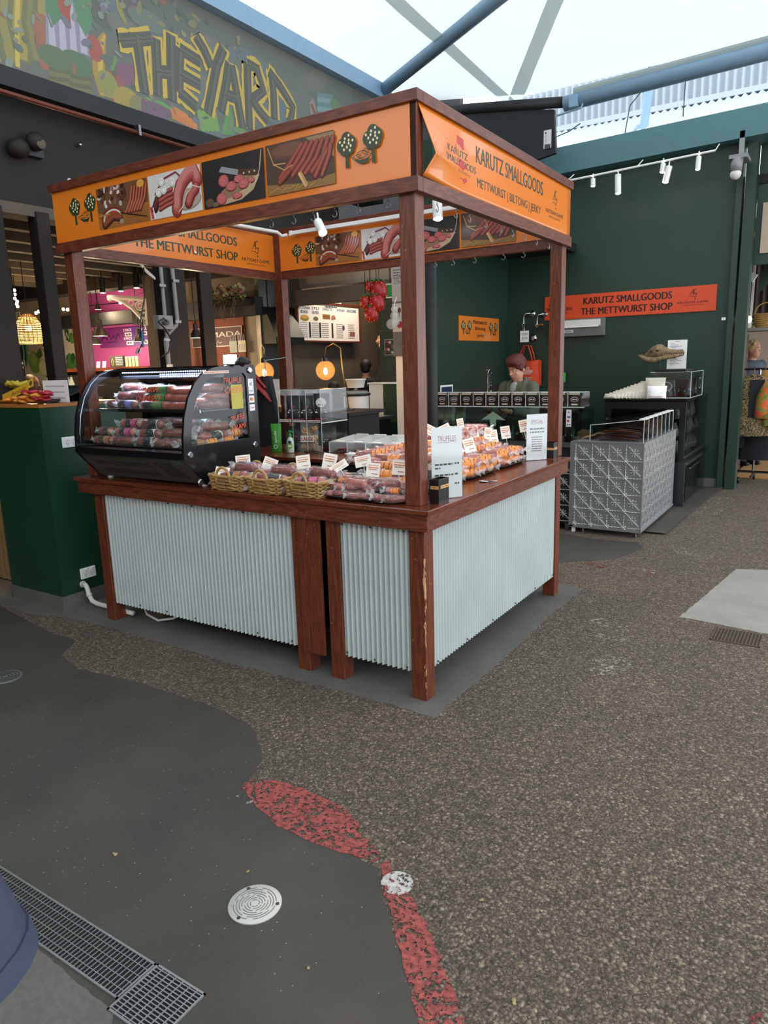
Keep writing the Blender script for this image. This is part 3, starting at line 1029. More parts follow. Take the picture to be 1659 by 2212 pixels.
def ag_logo(p, x, z, h, ink=INK, small=True, w=None):
 """swirled monogram over the words ARTISAN GAME SPECIALISTS; z is the middle of the monogram"""
 k = h
 p.stroke([(x - .5 * k, z - .28 * k), (x - .3 * k, z - .1 * k), (x - .12 * k, z + .2 * k), (x + .02 * k, z + .5 * k)], .055 * k, ink)
 p.stroke([(x + .02 * k, z + .5 * k), (x + .04 * k, z + .1 * k), (x + .06 * k, z - .25 * k)], .085 * k, ink)
 p.stroke([(x - .3 * k, z + .05 * k), (x + .1 * k, z + .12 * k)], .05 * k, ink)
 p.ring(x + .3 * k, z + .18 * k, .2 * k, .33 * k, .075 * k, ink, 16, .9, 5.4)
 p.stroke([(x + .42 * k, z - .05 * k), (x + .5 * k, z + .02 * k), (x + .44 * k, z - .35 * k), (x + .3 * k, z - .6 * k), (x + .05 * k, z - .45 * k), (x - .35 * k, z - .42 * k), (x - .6 * k, z - .55 * k)],
             [.07 * k, .07 * k, .09 * k, .09 * k, .06 * k, .045 * k, .02 * k], ink)
 p.poly([(x + .2 * k, z - .82 * k), (x + .3 * k, z - .72 * k), (x + .4 * k, z - .82 * k), (x + .3 * k, z - .95 * k)], ink)
 if small:
  ww = w or 1.95 * k
  p.text('ARTISAN GAME', x, z - 1.24 * k, .3 * k, ink, w=ww, bold=.015)
  p.text('SPECIALISTS', x + .02 * k, z - 1.62 * k, .14 * k, ink, w=ww * .66, bold=.005)
def photo_1(p, x0, z0, x1, z1, sd=1):
 w, h = x1 - x0, z1 - z0
 r = random.Random(sd)
 X = lambda a: x0 + w * a
 Z = lambda a: z0 + h * a
 p.rect(x0, z0, x1, z1, '#6a4a30')
 p.poly([(X(0), Z(0)), (X(1), Z(0)), (X(1), Z(.45)), (X(.5), Z(.35)), (X(0), Z(.4))], '#97622f')
 for k in range(5):
  p.stroke([(X(.5 + .03 * k), Z(.05 + .06 * k)), (X(.98), Z(.02 + .06 * k))], h * .015, '#7a4a22')
 for k in range(34):
  cx, cz = r.uniform(.05, .6), r.uniform(.55, .95)
  p.ell(X(cx), Z(cz), w * r.uniform(.02, .05), h * r.uniform(.03, .07), r.choice(['#5b2b22', '#b7a9a0', '#8a5a4c', '#3d1e18', '#d6ccc4', '#79403a']), r.uniform(0, 3), 8)
 for k in range(6):
  a = .66 + .055 * k
  p.sausage([(X(a - .1), Z(.3)), (X(a), Z(.55)), (X(a + .05), Z(.85))], w * .05, ['#5a2118', '#8c3f2b', '#b4674a'])
 p.ell(X(.88), Z(.9), w * .07, h * .09, '#d79b3a')
 for k in range(3):
  p.ring(X(.3), Z(.2), w * (.13 + .05 * k), h * (.18 + .05 * k), w * .022, ['#b03a34', '#d8cfc6', '#7b2a20'][k], 16, .4, 3.9)
 p.sausage([(X(.12), Z(.08)), (X(.3), Z(.25)), (X(.45), Z(.2))], w * .09, ['#3f1a14', '#6b2f22', '#8d4a35'])
 p.stroke([(X(.0), Z(.33)), (X(.25), Z(.34))], h * .04, '#a9763f').stroke([(X(.45), Z(.32)), (X(.95), Z(.12))], h * .03, '#3a2417')
 p.ell(X(.47), Z(.12), w * .04, h * .06, '#9a8d7d')
def photo_2(p, x0, z0, x1, z1):
 w, h = x1 - x0, z1 - z0
 X = lambda a: x0 + w * a
 Z = lambda a: z0 + h * a
 p.rect(x0, z0, x1, z1, '#cfccc8')
 p.ell(X(.72), Z(.3), w * .27, h * .24, '#8f8577').ell(X(.72), Z(.33), w * .26, h * .22, '#a89c8a')
 p.sausage([(X(.1), Z(.25)), (X(.16), Z(.42)), (X(.3), Z(.52))], w * .13, ['#2c1013', '#4a1d20', '#66302e'])
 p.sausage([(X(.52), Z(.12)), (X(.55), Z(.4)), (X(.63), Z(.65)), (X(.76), Z(.82)), (X(.9), Z(.84)), (X(.93), Z(.68))], w * .2, ['#7d2f2a', '#9c4540', '#b4605a', '#c67c74'])
 p.sausage([(X(.75), Z(.22)), (X(.82), Z(.4)), (X(.9), Z(.5))], w * .15, ['#6f241f', '#97403a', '#b0625a'])
 for k in range(4):
  p.sausage([(X(.2), Z(.2 + .1 * k)), (X(.34), Z(.27 + .1 * k)), (X(.45), Z(.3 + .1 * k))], w * .06, ['#5c1d1a', '#8d3a33', '#ab5a50'])
 p.stroke([(X(.12), Z(.55)), (X(.3), Z(.86)), (X(.55), Z(.95)), (X(.62), Z(.85))], w * .025, '#7a2f3a')
 for a, b in ((.2, .58), (.3, .62), (.27, .8), (.48, .74)):
  p.ell(X(a), Z(b), w * .062, h * .105, '#8d8a84').ell(X(a), Z(b + .01), w * .055, h * .095, '#e6e4df').ring(X(a), Z(b), w * .035, h * .06, w * .008, '#a8a49d', 12)
 p.stroke([(X(.02), Z(.3)), (X(.05), Z(.02))], w * .04, '#b23340').stroke([(X(.06), Z(.28)), (X(.1), Z(.02))], w * .02, '#e9e4df')
 p.stroke([(X(.98), Z(.5)), (X(.85), Z(.58)), (X(.72), Z(.4)), (X(.66), Z(.2)), (X(.55), Z(.05))], w * .012, '#d9cdbd')
def photo_3(p, x0, z0, x1, z1):
 w, h = x1 - x0, z1 - z0
 X = lambda a: x0 + w * a
 Z = lambda a: z0 + h * a
 p.rect(x0, z0, x1, z1, '#231d1c')
 p.poly([(X(.3), Z(.02)), (X(.62), Z(.06)), (X(.82), Z(.22)), (X(.93), Z(.5)), (X(.86), Z(.55)), (X(.72), Z(.3)), (X(.5), Z(.16)), (X(.3), Z(.1))], '#b59c7c')
 p.poly([(X(.3), Z(.1)), (X(.5), Z(.16)), (X(.72), Z(.3)), (X(.86), Z(.55)), (X(.6), Z(.55)), (X(.3), Z(.3))], '#8a6f54')
 p.poly([(X(.28), Z(.72)), (X(.33), Z(.82)), (X(.6), Z(.68)), (X(.58), Z(.57))], '#8d8f92')
 p.poly([(X(.58), Z(.57)), (X(.6), Z(.69)), (X(.9), Z(.62)), (X(.93), Z(.5)), (X(.85), Z(.49))], '#4a2d22')
 for a in (.68, .77, .85):
  p.ell(X(a), Z(.585), w * .012, h * .02, '#d8cbb8', n=8)
 p.stroke([(X(.97), Z(.98)), (X(.93), Z(.6)), (X(.86), Z(.35))], w * .012, '#c9b79d')
 for a, b, r1, r2 in ((.3, .16, .085, .12), (.35, .52, .085, .125), (.47, .38, .085, .1), (.6, .5, .08, .08), (.67, .38, .085, .1), (.56, .16, .08, .055), (.8, .42, .05, .05)):
  p.ell(X(a), Z(b - .02), w * r1, h * r2, '#5f1f22').ell(X(a), Z(b), w * r1, h * r2, '#a84a4c').ell(X(a), Z(b), w * r1 * .85, h * r2 * .85, '#b9605f')
  for k in range(7):
   p.ell(X(a + .05 * math.cos(k * 2.1) * (k % 3 + 1) / 3), Z(b + .06 * math.sin(k * 2.1) * (k % 3 + 1) / 3), w * .007, h * .011, '#d99a94', n=6)
 p.ell(X(.1), Z(.12), w * .07, h * .09, '#5a4a38').ell(X(.2), Z(.06), w * .06, h * .05, '#6b5943')
def photo_4(p, x0, z0, x1, z1):
 w, h = x1 - x0, z1 - z0
 X = lambda a: x0 + w * a
 Z = lambda a: z0 + h * a
 p.rect(x0, z0, x1, z1, '#4a3427')
 p.poly([(X(0), Z(0)), (X(1), Z(0)), (X(1), Z(.2)), (X(.6), Z(.12)), (X(0), Z(.22))], '#8a6534')
 p.ell(X(.35), Z(.82), w * .3, h * .16, '#5f3a2a').ell(X(.35), Z(.84), w * .26, h * .12, '#6e4733')
 p.poly([(X(.6), Z(.98)), (X(1), Z(.98)), (X(1), Z(.5))], '#8f7350')
 for k in range(7):
  a = .3 + k * .095
  p.sausage([(X(a - .1), Z(.3 - .0 * k)), (X(a + .06), Z(.55)), (X(a + .24 - .02 * k), Z(.86))], w * .068, ['#4d1713', '#7a2c22', '#9c4936'])
 for k in range(2):
  p.sausage([(X(.72 + .1 * k), Z(.2)), (X(.86 + .07 * k), Z(.55)), (X(.95), Z(.72))], w * .065, ['#4d1713', '#7a2c22', '#a0503b'])
 p.stroke([(X(.04), Z(.95)), (X(.12), Z(.6)), (X(.28), Z(.45)), (X(.4), Z(.52))], w * .014, '#b98f55').stroke([(X(.12), Z(.6)), (X(.3), Z(.58))], w * .012, '#c79f63')
 p.sausage([(X(.2), Z(.22)), (X(.35), Z(.4))], w * .07, ['#4d1713', '#7a2c22', '#96432f'])
 p.stroke([(X(.5), Z(.34)), (X(.6), Z(.05))], w * .06, '#b58b57').stroke([(X(.49), Z(.34)), (X(.58), Z(.06))], w * .02, '#d6b07a')
 for k in range(14):
  p.stroke([(X(.02 + .05 * k), Z(.02 + .03 * (k % 4))), (X(.08 + .05 * k), Z(.08 + .03 * (k % 3)))], w * .006, '#c59a55')
def karutz_logo(p, x0, z0, x1, z1, ink=INK):
 """red map outline behind stacked words"""
 w, h = x1 - x0, z1 - z0
 X = lambda a: x0 + w * a
 Z = lambda a: z0 + h * a
 p.poly([(X(.42), Z(1)), (X(.62), Z(.97)), (X(.66), Z(.75)), (X(.72), Z(.62)), (X(.7), Z(.4)), (X(.8), Z(.25)), (X(.72), Z(.1)), (X(.6), Z(.0)), (X(.55), Z(.1)), (X(.42), Z(.06)), (X(.38), Z(.2)), (X(.42), Z(.34)), (X(.36), Z(.5)), (X(.34), Z(.7)), (X(.4), Z(.82))], '#b8322a')
 p.text('EST 19', X(.1), Z(.78), h * .05, ink, bold=0)
 p.text('KARUTZ', X(.42), Z(.62), h * .15, ink, w=w * .62, bold=.03)
 p.text('SMALLGOODS', X(.5), Z(.42), h * .15, ink, w=w * .95, bold=.03)
 p.text('The MettShop', X(.62), Z(.24), h * .09, ink, w=w * .4, bold=.0, shear=.3)
TREE_B = (-2.382, 2.468, -2.131, 2.612)
PH = [(-2.117, 2.412, -1.683, 2.632), (-1.672, 2.412, -1.274, 2.632), (-1.26, 2.412, -.846, 2.635), (-.831, 2.414, -.428, 2.636)]
# front board, facing the yard
fb = obj('fascia_sign', MB().box(XL + .01, .010, H2, -.012, .018, H3), 'orange_sign', cn)
p = Print()
trees(p, *TREE_B)
for fn, b in zip((photo_1, photo_2, photo_3, photo_4), PH):
 fn(p, *b)
trees(p, -.412, 2.466, -.172, 2.61)
p.build('printed_picture', fb, frame((0, .0098, 0), (1, 0, 0), (0, 0, 1)))
# back board, printed side facing into the stall
bb = obj('fascia_sign', MB().box(-2.425, 1.952, H2, -.05, 1.96, H3), 'orange_sign', cn)
p = Print()
trees(p, -2.30, 2.43, -2.06, 2.575)
for fn, b in zip((photo_1, photo_2, photo_3, photo_4), PH):
 fn(p, b[0] + .06, b[1] - .02, b[2] + .06, b[3] - .02)
trees(p, -.33, 2.44, -.12, 2.58)
p.build('printed_picture', bb, frame((0, 1.9518, 0), (1, 0, 0), (0, 0, 1)))
# left board, printed side facing into the stall
lb = obj('fascia_sign', MB().box(-2.505, .11, H2, -2.497, 1.965, H3), 'orange_sign', cn)
p = Print()
p.text('KARUTZ SMALLGOODS', 1.05, 2.572, .062, GREEN, w=.96, bold=.025)
p.text('THE METTWURST SHOP', 1.04, 2.462, .064, GREEN, w=.98, bold=.025)
ag_logo(p, 1.735, 2.56, .085, w=.33)
karutz_logo(p, .18, 2.42, .48, 2.62)
p.build('printed_lettering', lb, frame((-2.4965, 0, 0), (0, 1, 0), (0, 0, 1)))
# right board: its near end has sprung out of the frame and creased
def warp(y, z):
 a = max(0, 1 - (y - .02) / .5) ** 1.6
 b = max(0, 1 - abs(z - 2.475) / (.12 if z < 2.475 else .2))
 return Vector((-.008 + .06 * a * b, y + .05 * (max(0, 1 - (y - .02) / .25)) * b, z))
def warp_n(y, z):
 p0 = warp(y, z)
 a, b = warp(y + .002, z) - p0, warp(y, z + .002) - p0
 return p0, a.cross(b).normalized()
mb = MB().grid(lambda a, b: warp(.02 + 1.96 * (a ** 1.5), H2 + (H3 - H2) * b), 40, 16)
rb = obj('fascia_sign', mb, 'orange_sign', cn, smooth=30, solid=.003)
p = Print()
karutz_logo(p, .22, 2.425, .585, 2.625)
p.text('KARUTZ SMALLGOODS', 1.03, 2.585, .075, INK, w=.90, bold=.02)
p.text('METTWURST | BILTONG | JERKY', 1.02, 2.455, .055, INK, w=.86, bold=.015)
ag_logo(p, 1.685, 2.575, .075, w=.31)
p.build('printed_lettering', rb, warp_n, eps=.00003)
# ------------------------------------------------ lighting track, conduit and spots in the canopy
tk = thing('lighting_track', 'white lighting track along the back of the canopy', 'light track', (-1.2, 1.9, 2.66))
obj('rail', MB().box(-2.24, 1.885, 2.64, -.1, 1.925, 2.668), 'white_gloss', tk, bevel=.002)
obj('end_cap', MB().box(-2.26, 1.88, 2.635, -2.238, 1.93, 2.672), 'white', tk)
obj('joiner', MB().box(-1.98, 1.868, 2.645, -1.92, 1.884, 2.688), 'white', tk)
obj('conduit', MB().tube([(-2.27, 1.87, 2.64), (-2.3, 1.84, 2.63), (-2.33, 1.82, 2.66), (-2.4, 1.7, 2.675), (-2.42, 1.4, 2.675), (-2.42, 1.0, 2.675)], .014, 8), 'plastic_white', tk, smooth=True)
def track_spot(name, label, top, direction, length, r, light, body='white_gloss', group=None, spot=70, glowm='bulb_cool', hang=.06):
 d = Vector(direction).normalized()
 top = Vector(top)
 M = d.to_track_quat('Z', 'Y').to_matrix()
 e = thing(name, label, 'spot light', top, group)
 obj('housing', MB().lathe([(r * .6, 0), (r * .95, .004), (r, .012), (r, length), (r * .88, length), (r * .85, length - .015)], top, 20, M, caps=False), body, e, smooth=40)
 obj('lens', MB().lathe([(.0005, length + .012), (r * .5, length + .009), (r * .84, length - .001)], top, 20, M, caps=False), glowm, e)
 obj('arm', MB().tube([top + d * length * .3 + Vector((0, 0, 0)), top + Vector((0, 0, hang))], .007, 8), body, e)
 if light:
  en, col = light
  lamp('light', 'SPOT', top + d * (length + .01), en, col, .03, e, top + d * (length + 1), spot, .8)
 return e
a0, a1 = at(686, 478, 'y', 1.8), at(704, 517, 'y', 1.72)
track_spot('track_spot', 'white tilted cylinder spot hanging over the baskets', a0, a1 - a0, .14, .034, (55, '#fff1dc'), spot=110)
b0, b1 = at(944, 432, 'y', 1.75), at(955, 473, 'y', 1.68)
track_spot('track_spot', 'bright white cylinder spot over the orange-labelled salamis', b0, Vector((.15, -.2, -1)), .13, .034, (60, '#fff4e6'), spot=110)
# S-hooks along the rails
hk = thing('meat_hook', 'small steel hook hanging from the canopy rail', 'hook', (0, 0, 0), 'steel hooks along the canopy rails')
pts = [(.0, 0, 0), (.0, 0, -.012)] + [(.014 * math.sin(a) * .9 - .0, 0, -.026 + .014 * math.cos(a)) for a in [0.0, .5, 1.0, 1.6, 2.2, 2.8, 3.4, 4.0, 4.5]]
obj('wire', MB().tube(pts, .0024, 6), 'steel', hk, smooth=True)
freeze_kids(hk)
first = True
spots_ = [(x, .052, H1, 0) for x in (-.86, -.719, -.603, -.475, -.343, -.182)] + [(-.052, y, H1, PI / 2) for y in (.262, .446, .596, .786, .981, 1.14, 1.325, 1.509, 1.72)] + \
 [(x, 1.955, H1, 0) for x in (-.982, -.841, -.671, -.457, -.314)]
for i, (x, y, z, r) in enumerate(spots_):
 o = hk if i == 0 else copy_tree(hk)
 o.location = (x, y, z)
 o.rotation_euler = (0, 0, r)
 o['label'] = ['small steel hook hanging from the front canopy rail', 'small steel hook hanging from the right-hand canopy rail', 'small steel hook hanging from the back canopy rail'][0 if i < 6 else 1 if i < 15 else 2]
 o['group'] = ['hooks on the front canopy rail', 'hooks on the side canopy rail', 'hooks on the back canopy rail'][0 if i < 6 else 1 if i < 15 else 2]
# ================================================================ curved display fridge
FX0, FX1 = -2.395, -1.425
FZ = .957
fr = thing('display_fridge', 'black countertop display fridge with curved glass front', 'display fridge', (-1.9, .2, FZ))
mat('fridge_black', '#131316', .22, coat=.2)
mat('fridge_panel', '#4b483f', .5)
low = [(.03, .972), (-.115, 1.135), (-.115, 1.16), (.47, 1.16), (.47, .972)]
obj('base', MB().prism([(y, z) for y, z in low], (FX0 + .012, 0, 0), (0, 1, 0), (0, 0, 1), (FX1 - FX0 - .024, 0, 0)), 'fridge_panel', fr)
obj('front_ledge', MB().prism([(-.125, 1.128), (-.125, 1.165), (-.085, 1.172), (-.085, 1.128)], (FX0 + .012, 0, 0), (0, 1, 0), (0, 0, 1), (FX1 - FX0 - .024, 0, 0)), 'fridge_black', fr)
outer = [(.03, .97), (-.125, 1.135), (-.118, 1.25), (-.098, 1.36), (-.06, 1.46), (-.005, 1.54), (.06, 1.592), (.14, 1.62), (.25, 1.632), (.47, 1.632), (.485, 1.6), (.485, 1.3), (.485, .97)]
inner = [(.0, 1.20), (-.062, 1.2), (-.058, 1.27), (-.04, 1.36), (-.008, 1.44), (.04, 1.51), (.09, 1.55), (.15, 1.575), (.25, 1.585), (.38, 1.585), (.40, 1.56), (.40, 1.3), (.40, 1.2)]
for xa, xb in ((FX0, FX0 + .016), (FX1 - .016, FX1)):
 mb = MB()
 k = len(outer)
 vs = [(xa, y, z) for y, z in outer] + [(xa, y, z) for y, z in inner] + [(xb, y, z) for y, z in outer] + [(xb, y, z) for y, z in inner]
 fs = []
 for i in range(k):
  j = (i + 1) % k
  fs += [(i, k + i, k + j, j), (2 * k + i, 2 * k + j, 3 * k + j, 3 * k + i), (i, j, 2 * k + j, 2 * k + i), (k + i, 3 * k + i, 3 * k + j, k + j)]
 mb.add(vs, fs)
 sf = obj('side_frame', mb, 'fridge_black', fr)
 xm = (xa + xb) / 2
 obj('side_glass', MB().add([(xm, y, z) for y, z in inner], [tuple(range(k))]), 'glass', sf)
arc = [(-.118, 1.165)] + outer[2:9]
mb = MB()
mb.add([(FX0 + .016, y, z) for y, z in arc] + [(FX1 - .016, y, z) for y, z in arc], [(i, i + 1, len(arc) + i + 1, len(arc) + i) for i in range(len(arc) - 1)])
obj('curved_glass', mb, 'glass', fr, smooth=True)
obj('glass_seal', MB().tube([(FX0 + .05, y + .004, z) for y, z in arc], .004, 6), 'chrome', fr, smooth=True)
obj('top_panel', MB().box(FX0 + .016, .2, 1.615, FX1 - .016, .47, 1.632), 'fridge_black', fr)
obj('back_panel', MB().box(FX0 + .016, .455, 1.16, FX1 - .016, .475, 1.615), 'black_matte', fr)
obj('light_bar', MB().box(FX0 + .06, .205, 1.565, FX1 - .06, .28, 1.612), 'fridge_black', fr)
for r_ in (1.604, 1.59, 1.576):
 for k in range(42):
  x = FX0 + .1 + k * .0185
  if r_ == 1.604 or x > -1.95:
   if r_ == 1.604 and k == 0:
    led = obj('led', MB().obox((x, .204, r_), (.007, .004, .006)), 'led_blue', fr)
    led0 = Vector((x, .204, r_))
   else:
    c_ = led.copy()
    COL.objects.link(c_)
    c_.location = led.location + Vector((x, .204, r_)) - led0
ll_ = lamp('led_light', 'AREA', (-1.9, .19, 1.585), 8, '#cdd8ff', parent=fr).data
ll_.shape = 'RECTANGLE'
ll_.size, ll_.size_y = .8, .05
for z, y0 in ((1.385, .04), (1.175, -.06)):
 sh = obj('shelf', MB().box(FX0 + .02, y0, z - .006, FX1 - .02, .45, z), 'glass_green', fr)
 obj('shelf_edge', MB().box(FX0 + .02, y0 - .006, z - .012, FX1 - .02, y0, z + .006), 'chrome', sh)
for x, y in ((FX0 + .07, .06), (FX1 - .05, .06), (FX0 + .07, .42), (FX1 - .05, .42)):
 obj('foot', MB().lathe([(.018, 0), (.018, .008), (.013, .016)], (x, y, FZ), 14), 'plastic_white', fr, smooth=40)
for y, z in ((-.08, 1.153), (.44, 1.155), (-.025, .992), (.44, .992), (.43, 1.60)):
 obj('knob', MB().lathe([(.019, 0), (.019, .006), (.014, .011), (.0005, .011)], (FX1, y, z), 18, Matrix.Rotation(PI / 2, 3, 'Y')), 'chrome', fr, smooth=40)
# air slots on the sloping front
e1 = Vector((0, .145, -.163)).normalized()
nn = Vector((0, -.163, -.145)).normalized()
slot = None
for x0, ncol, nrow, t0 in ((FX0 + .1, 20, 2, .07), (FX0 + .12, 20, 2, .145), (FX1 - .3, 6, 6, .06)):
 for i in range(ncol):
  for j in range(nrow):
   c_ = Vector((x0 + i * .026 + j * .012, -.115, 1.135)) + e1 * (t0 + j * .021) + nn * .001
   if slot is None:
    M = Matrix((Vector((1, 0, 0)), e1, nn)).transposed() @ rz(-.62)
    slot = obj('vent_slot', MB().obox(c_, (.0055, .022, .0016), M), 'pit', fr)
    slot0 = c_
   else:
    q = slot.copy()
    COL.objects.link(q)
    q.location = slot.location + c_ - slot0
p = Print()
p.text('POLAR', 0, 0, .016, '#4e9c98', w=.075, bold=.03)
p.dashes(-.036, -.018, .036, .004, '#3c6f6c', 3)
o_ = Vector((FX1 - .1, -.115, 1.135)) + e1 * .035 + nn * .001
p.build('maker_lettering', fr, frame(o_, (1, 0, 0), -e1))
p = Print()
p.text('SPANISH', 0, .045, .034, '#e0562c', w=.17, bold=.0, shear=.25).text('CHORIZO', .015, -.01, .036, '#e0562c', w=.2, bold=.0, shear=.2)
p.build('handwriting', fr, frame((-1.72, -.098, 1.47), (1, 0, 0), Vector((0, .38, .92))))
p = Print()
p.rect(-.02, -.1, .075, .04, '#b5a63a')
p.text('TRUFFLE', .0, .065, .03, '#e0562c', w=.15, bold=0, shear=.2).text('CHEESE', .01, .01, .032, '#e0562c', w=.15, bold=0, shear=.2)
p.text('TRUFFLE', .025, -.15, .03, '#e0562c', w=.12, bold=0, shear=.2, rot=.15).text('SALAMI', .025, -.205, .03, '#e0562c', w=.12, bold=0, shear=.2, rot=.12)
p.build('handwriting', fr, frame((FX1 + .0015, .285, 1.48), (0, 1, 0), (0, 0, 1)))
p = Print()
p.rect(0, 0, .2, .014, '#e7d4c5').dashes(.01, .007, .19, .006, '#a8432a', 4)
p.build('label_strip', fr, frame((FX1 + .001, .06, 1.588), (0, 1, 0), (0, 0, 1)))
p = Print()
p.rect(0, .1, .045, .19, '#e3e3e6').stroke([(.012, .15), (.033, .17), (.033, .15), (.012, .165)], .005, '#4f5a8a').text('VISA', .022, .118, .012, '#4f5a8a')
p.rect(0, .048, .045, .09, '#e3e3e6').ell(.017, .069, .01, .01, '#c33b2a').ell(.029, .069, .01, .01, '#d8913a')
p.rect(.0, .0, .045, .038, '#e3e3e6').text('E', .012, .019, .016, '#b03040').dashes(.02, .018, .042, .008, '#b03040', 5)
p.build('payment_stickers', fr, frame((FX1 + .001, .413, 1.36), (0, 1, 0), (0, 0, 1)))
# ================================================================ sausages
def meat(name, a, b, fleck='#c99a8c'):
 t = NT(name)
 v = t.coord('Object')
 c = t.ramp(t.noise(v, 30, 4), [(.3, a), (.7, b)])
 f = t.noise(v, 170, 2)
 c = t.mix(t.math('MULTIPLY', t.ramp(f, [(.6, (0, 0, 0)), (.68, (1, 1, 1))]), .55), c, fleck)
 t.set(Base_Color=c, Roughness=.35, Coat_Weight=.5, Coat_Roughness=.15)
 t.bump(t.noise(v, 60, 3), .25, .004)
meat('salami', '#7a2a24', '#9b4238')
meat('salami_dark', '#642722', '#85382f', '#a8766a')
meat('salami_pink', '#9a4842', '#b5655c', '#dcb5aa')
meat('chorizo', '#8e2f1c', '#b0472b', '#c96a45')
mat('band_orange', '#ee8a12', .35, var=.08, vs=30)
mat('band_black', '#1a1719', .4)
mat('band_pink', '#c5497d', .4)
mat('band_lilac', '#7a6ab0', .4)
mat('band_green', '#4c7a2c', .4)
mat('band_tan', '#a5662f', .4)
mat('band_white', '#d9d4cf', .45)
def sausage(name, label, L, r, body, band, group, span=(-.1, .38), bend=.0, tails=True, wrap=True, sd=1, second=None):
 rd = random.Random(sd)
 e = thing(name, label, 'sausage', (0, 0, 0), group)
 n = 14
 ax = []
 rr = []
 for i in range(n + 1):
  s_ = i / n
  x = (s_ - .5) * L
  ax.append(Vector((x, bend * (4 * (s_ - .5) ** 2 - .5), r)))
  q = min(s_, 1 - s_) * L
  rr.append(r * (math.sqrt(max(0, 1 - (1 - min(1, q / (r * 1.1))) ** 2)) * .97 + .03) * rd.uniform(.96, 1.03))
 obj('casing', MB().tube(ax, rr, 12), body, e, smooth=True)
 if band:
  pts = [Vector((x * L, bend * (4 * x * x - .5), r)) for x in [span[0] + (span[1] - span[0]) * i / 4 for i in range(5)]]
  b_ = obj('paper_band', MB().tube(pts, r * 1.045, 14), band, e, smooth=40)
  if second:
   pts2 = [pts[0].lerp(pts[-1], .45 + .5 * i / 2) for i in range(3)]
   obj('band_stripe', MB().tube(pts2, r * 1.06, 14), second, b_, smooth=40)
  elif band == 'band_orange':
   for k in (.25, .75):
    q = pts[0].lerp(pts[-1], k)
    obj('band_stripe', MB().tube([q - Vector((.0025, 0, 0)), q + Vector((.0025, 0, 0))], r * 1.06, 14), 'band_black', b_)
 if wrap:
  def fn(a, b):
   i = a * 2 * PI
   x = (b - .5) * (L * 1.12)
   k = r * (1.12 + rd.uniform(-.02, .2))
   if b < .04 or b > .96:
    k = r * .35
   return (x, bend * (4 * (b - .5) ** 2 - .5) + math.cos(i) * k, r + math.sin(i) * k * .98)
  obj('plastic_wrap', MB().grid(fn, 10, 9, True), 'wrap', e)
 if tails:
  for s_ in (-1, 1):
   mb = MB()
   nn_ = 9
   c_ = Vector((s_ * L * .5, bend * .5, r))
   vs = [c_]
   for j in range(nn_):
    a = 2 * PI * j / nn_
    vs.append(c_ + Vector((s_ * (.022 + rd.uniform(0, .022)), math.cos(a) * r * rd.uniform(.5, 1.5), math.sin(a) * r * rd.uniform(.4, 1.2))))
   for j in range(nn_):
    p_ = vs[0].lerp(vs[1 + j], .5) + Vector((0, rd.uniform(-1, 1) * r * .5, rd.uniform(-1, 1) * r * .4))
    vs.append(p_)
   fs = [(0, nn_ + 1 + j, nn_ + 1 + (j + 1) % nn_) for j in range(nn_)] + [(nn_ + 1 + j, 1 + j, 1 + (j + 1) % nn_, nn_ + 1 + (j + 1) % nn_) for j in range(nn_)]
   mb.add(vs, fs)
   obj('wrap_end', mb, 'wrap_tail', e)
 freeze_kids(e)
 return e
PROTO = {}
USED = set()
def put(kind, loc, rot, label, group, scale=None):
 e = PROTO[kind]
 if kind not in USED:
  USED.add(kind)
  o = e
  o.location = loc
  o.rotation_euler = rot
  if scale:
   o.scale = (scale,) * 3
 else:
  o = dup(e, loc, rot, scale=scale or 1.0)
 o['label'] = label
 o['group'] = group
 return o
PROTO['orange'] = sausage('mettwurst', 'x', .175, .0245, 'salami', 'band_orange', 'g', (.05, .42), .004, sd=2)
PROTO['orange2'] = sausage('mettwurst', 'x', .175, .0255, 'salami_pink', 'band_orange', 'g', (-.05, .3), -.004, sd=3)
PROTO['black'] = sausage('salami', 'x', .19, .026, 'salami', 'band_black', 'g', (-.12, .32), .006, sd=4, second='band_white')
PROTO['pink'] = sausage('salami', 'x', .19, .025, 'salami_pink', 'band_black', 'g', (-.2, .3), .0, sd=5, second='band_pink')
PROTO['tan'] = sausage('salami', 'x', .185, .024, 'salami', 'band_black', 'g', (-.2, .3), .0, sd=6, second='band_tan')
PROTO['plain'] = sausage('salami', 'x', .18, .026, 'salami_dark', None, 'g', sd=7, bend=.01)
PROTO['plain2'] = sausage('salami', 'x', .17, .025, 'salami_pink', None, 'g', sd=8, bend=-.008)
PROTO['lilac'] = sausage('salami', 'x', .18, .026, 'salami_dark', 'band_black', 'g', (-.3, .3), .0, sd=9, second='band_lilac')
PROTO['green'] = sausage('salami', 'x', .26, .024, 'chorizo', 'band_black', 'g', (-.35, .3), .0, sd=10, second='band_green', tails=False)
PROTO['chorizo'] = sausage('chorizo_sausage', 'x', .24, .021, 'chorizo', None, 'g', sd=12, bend=.012, tails=False)
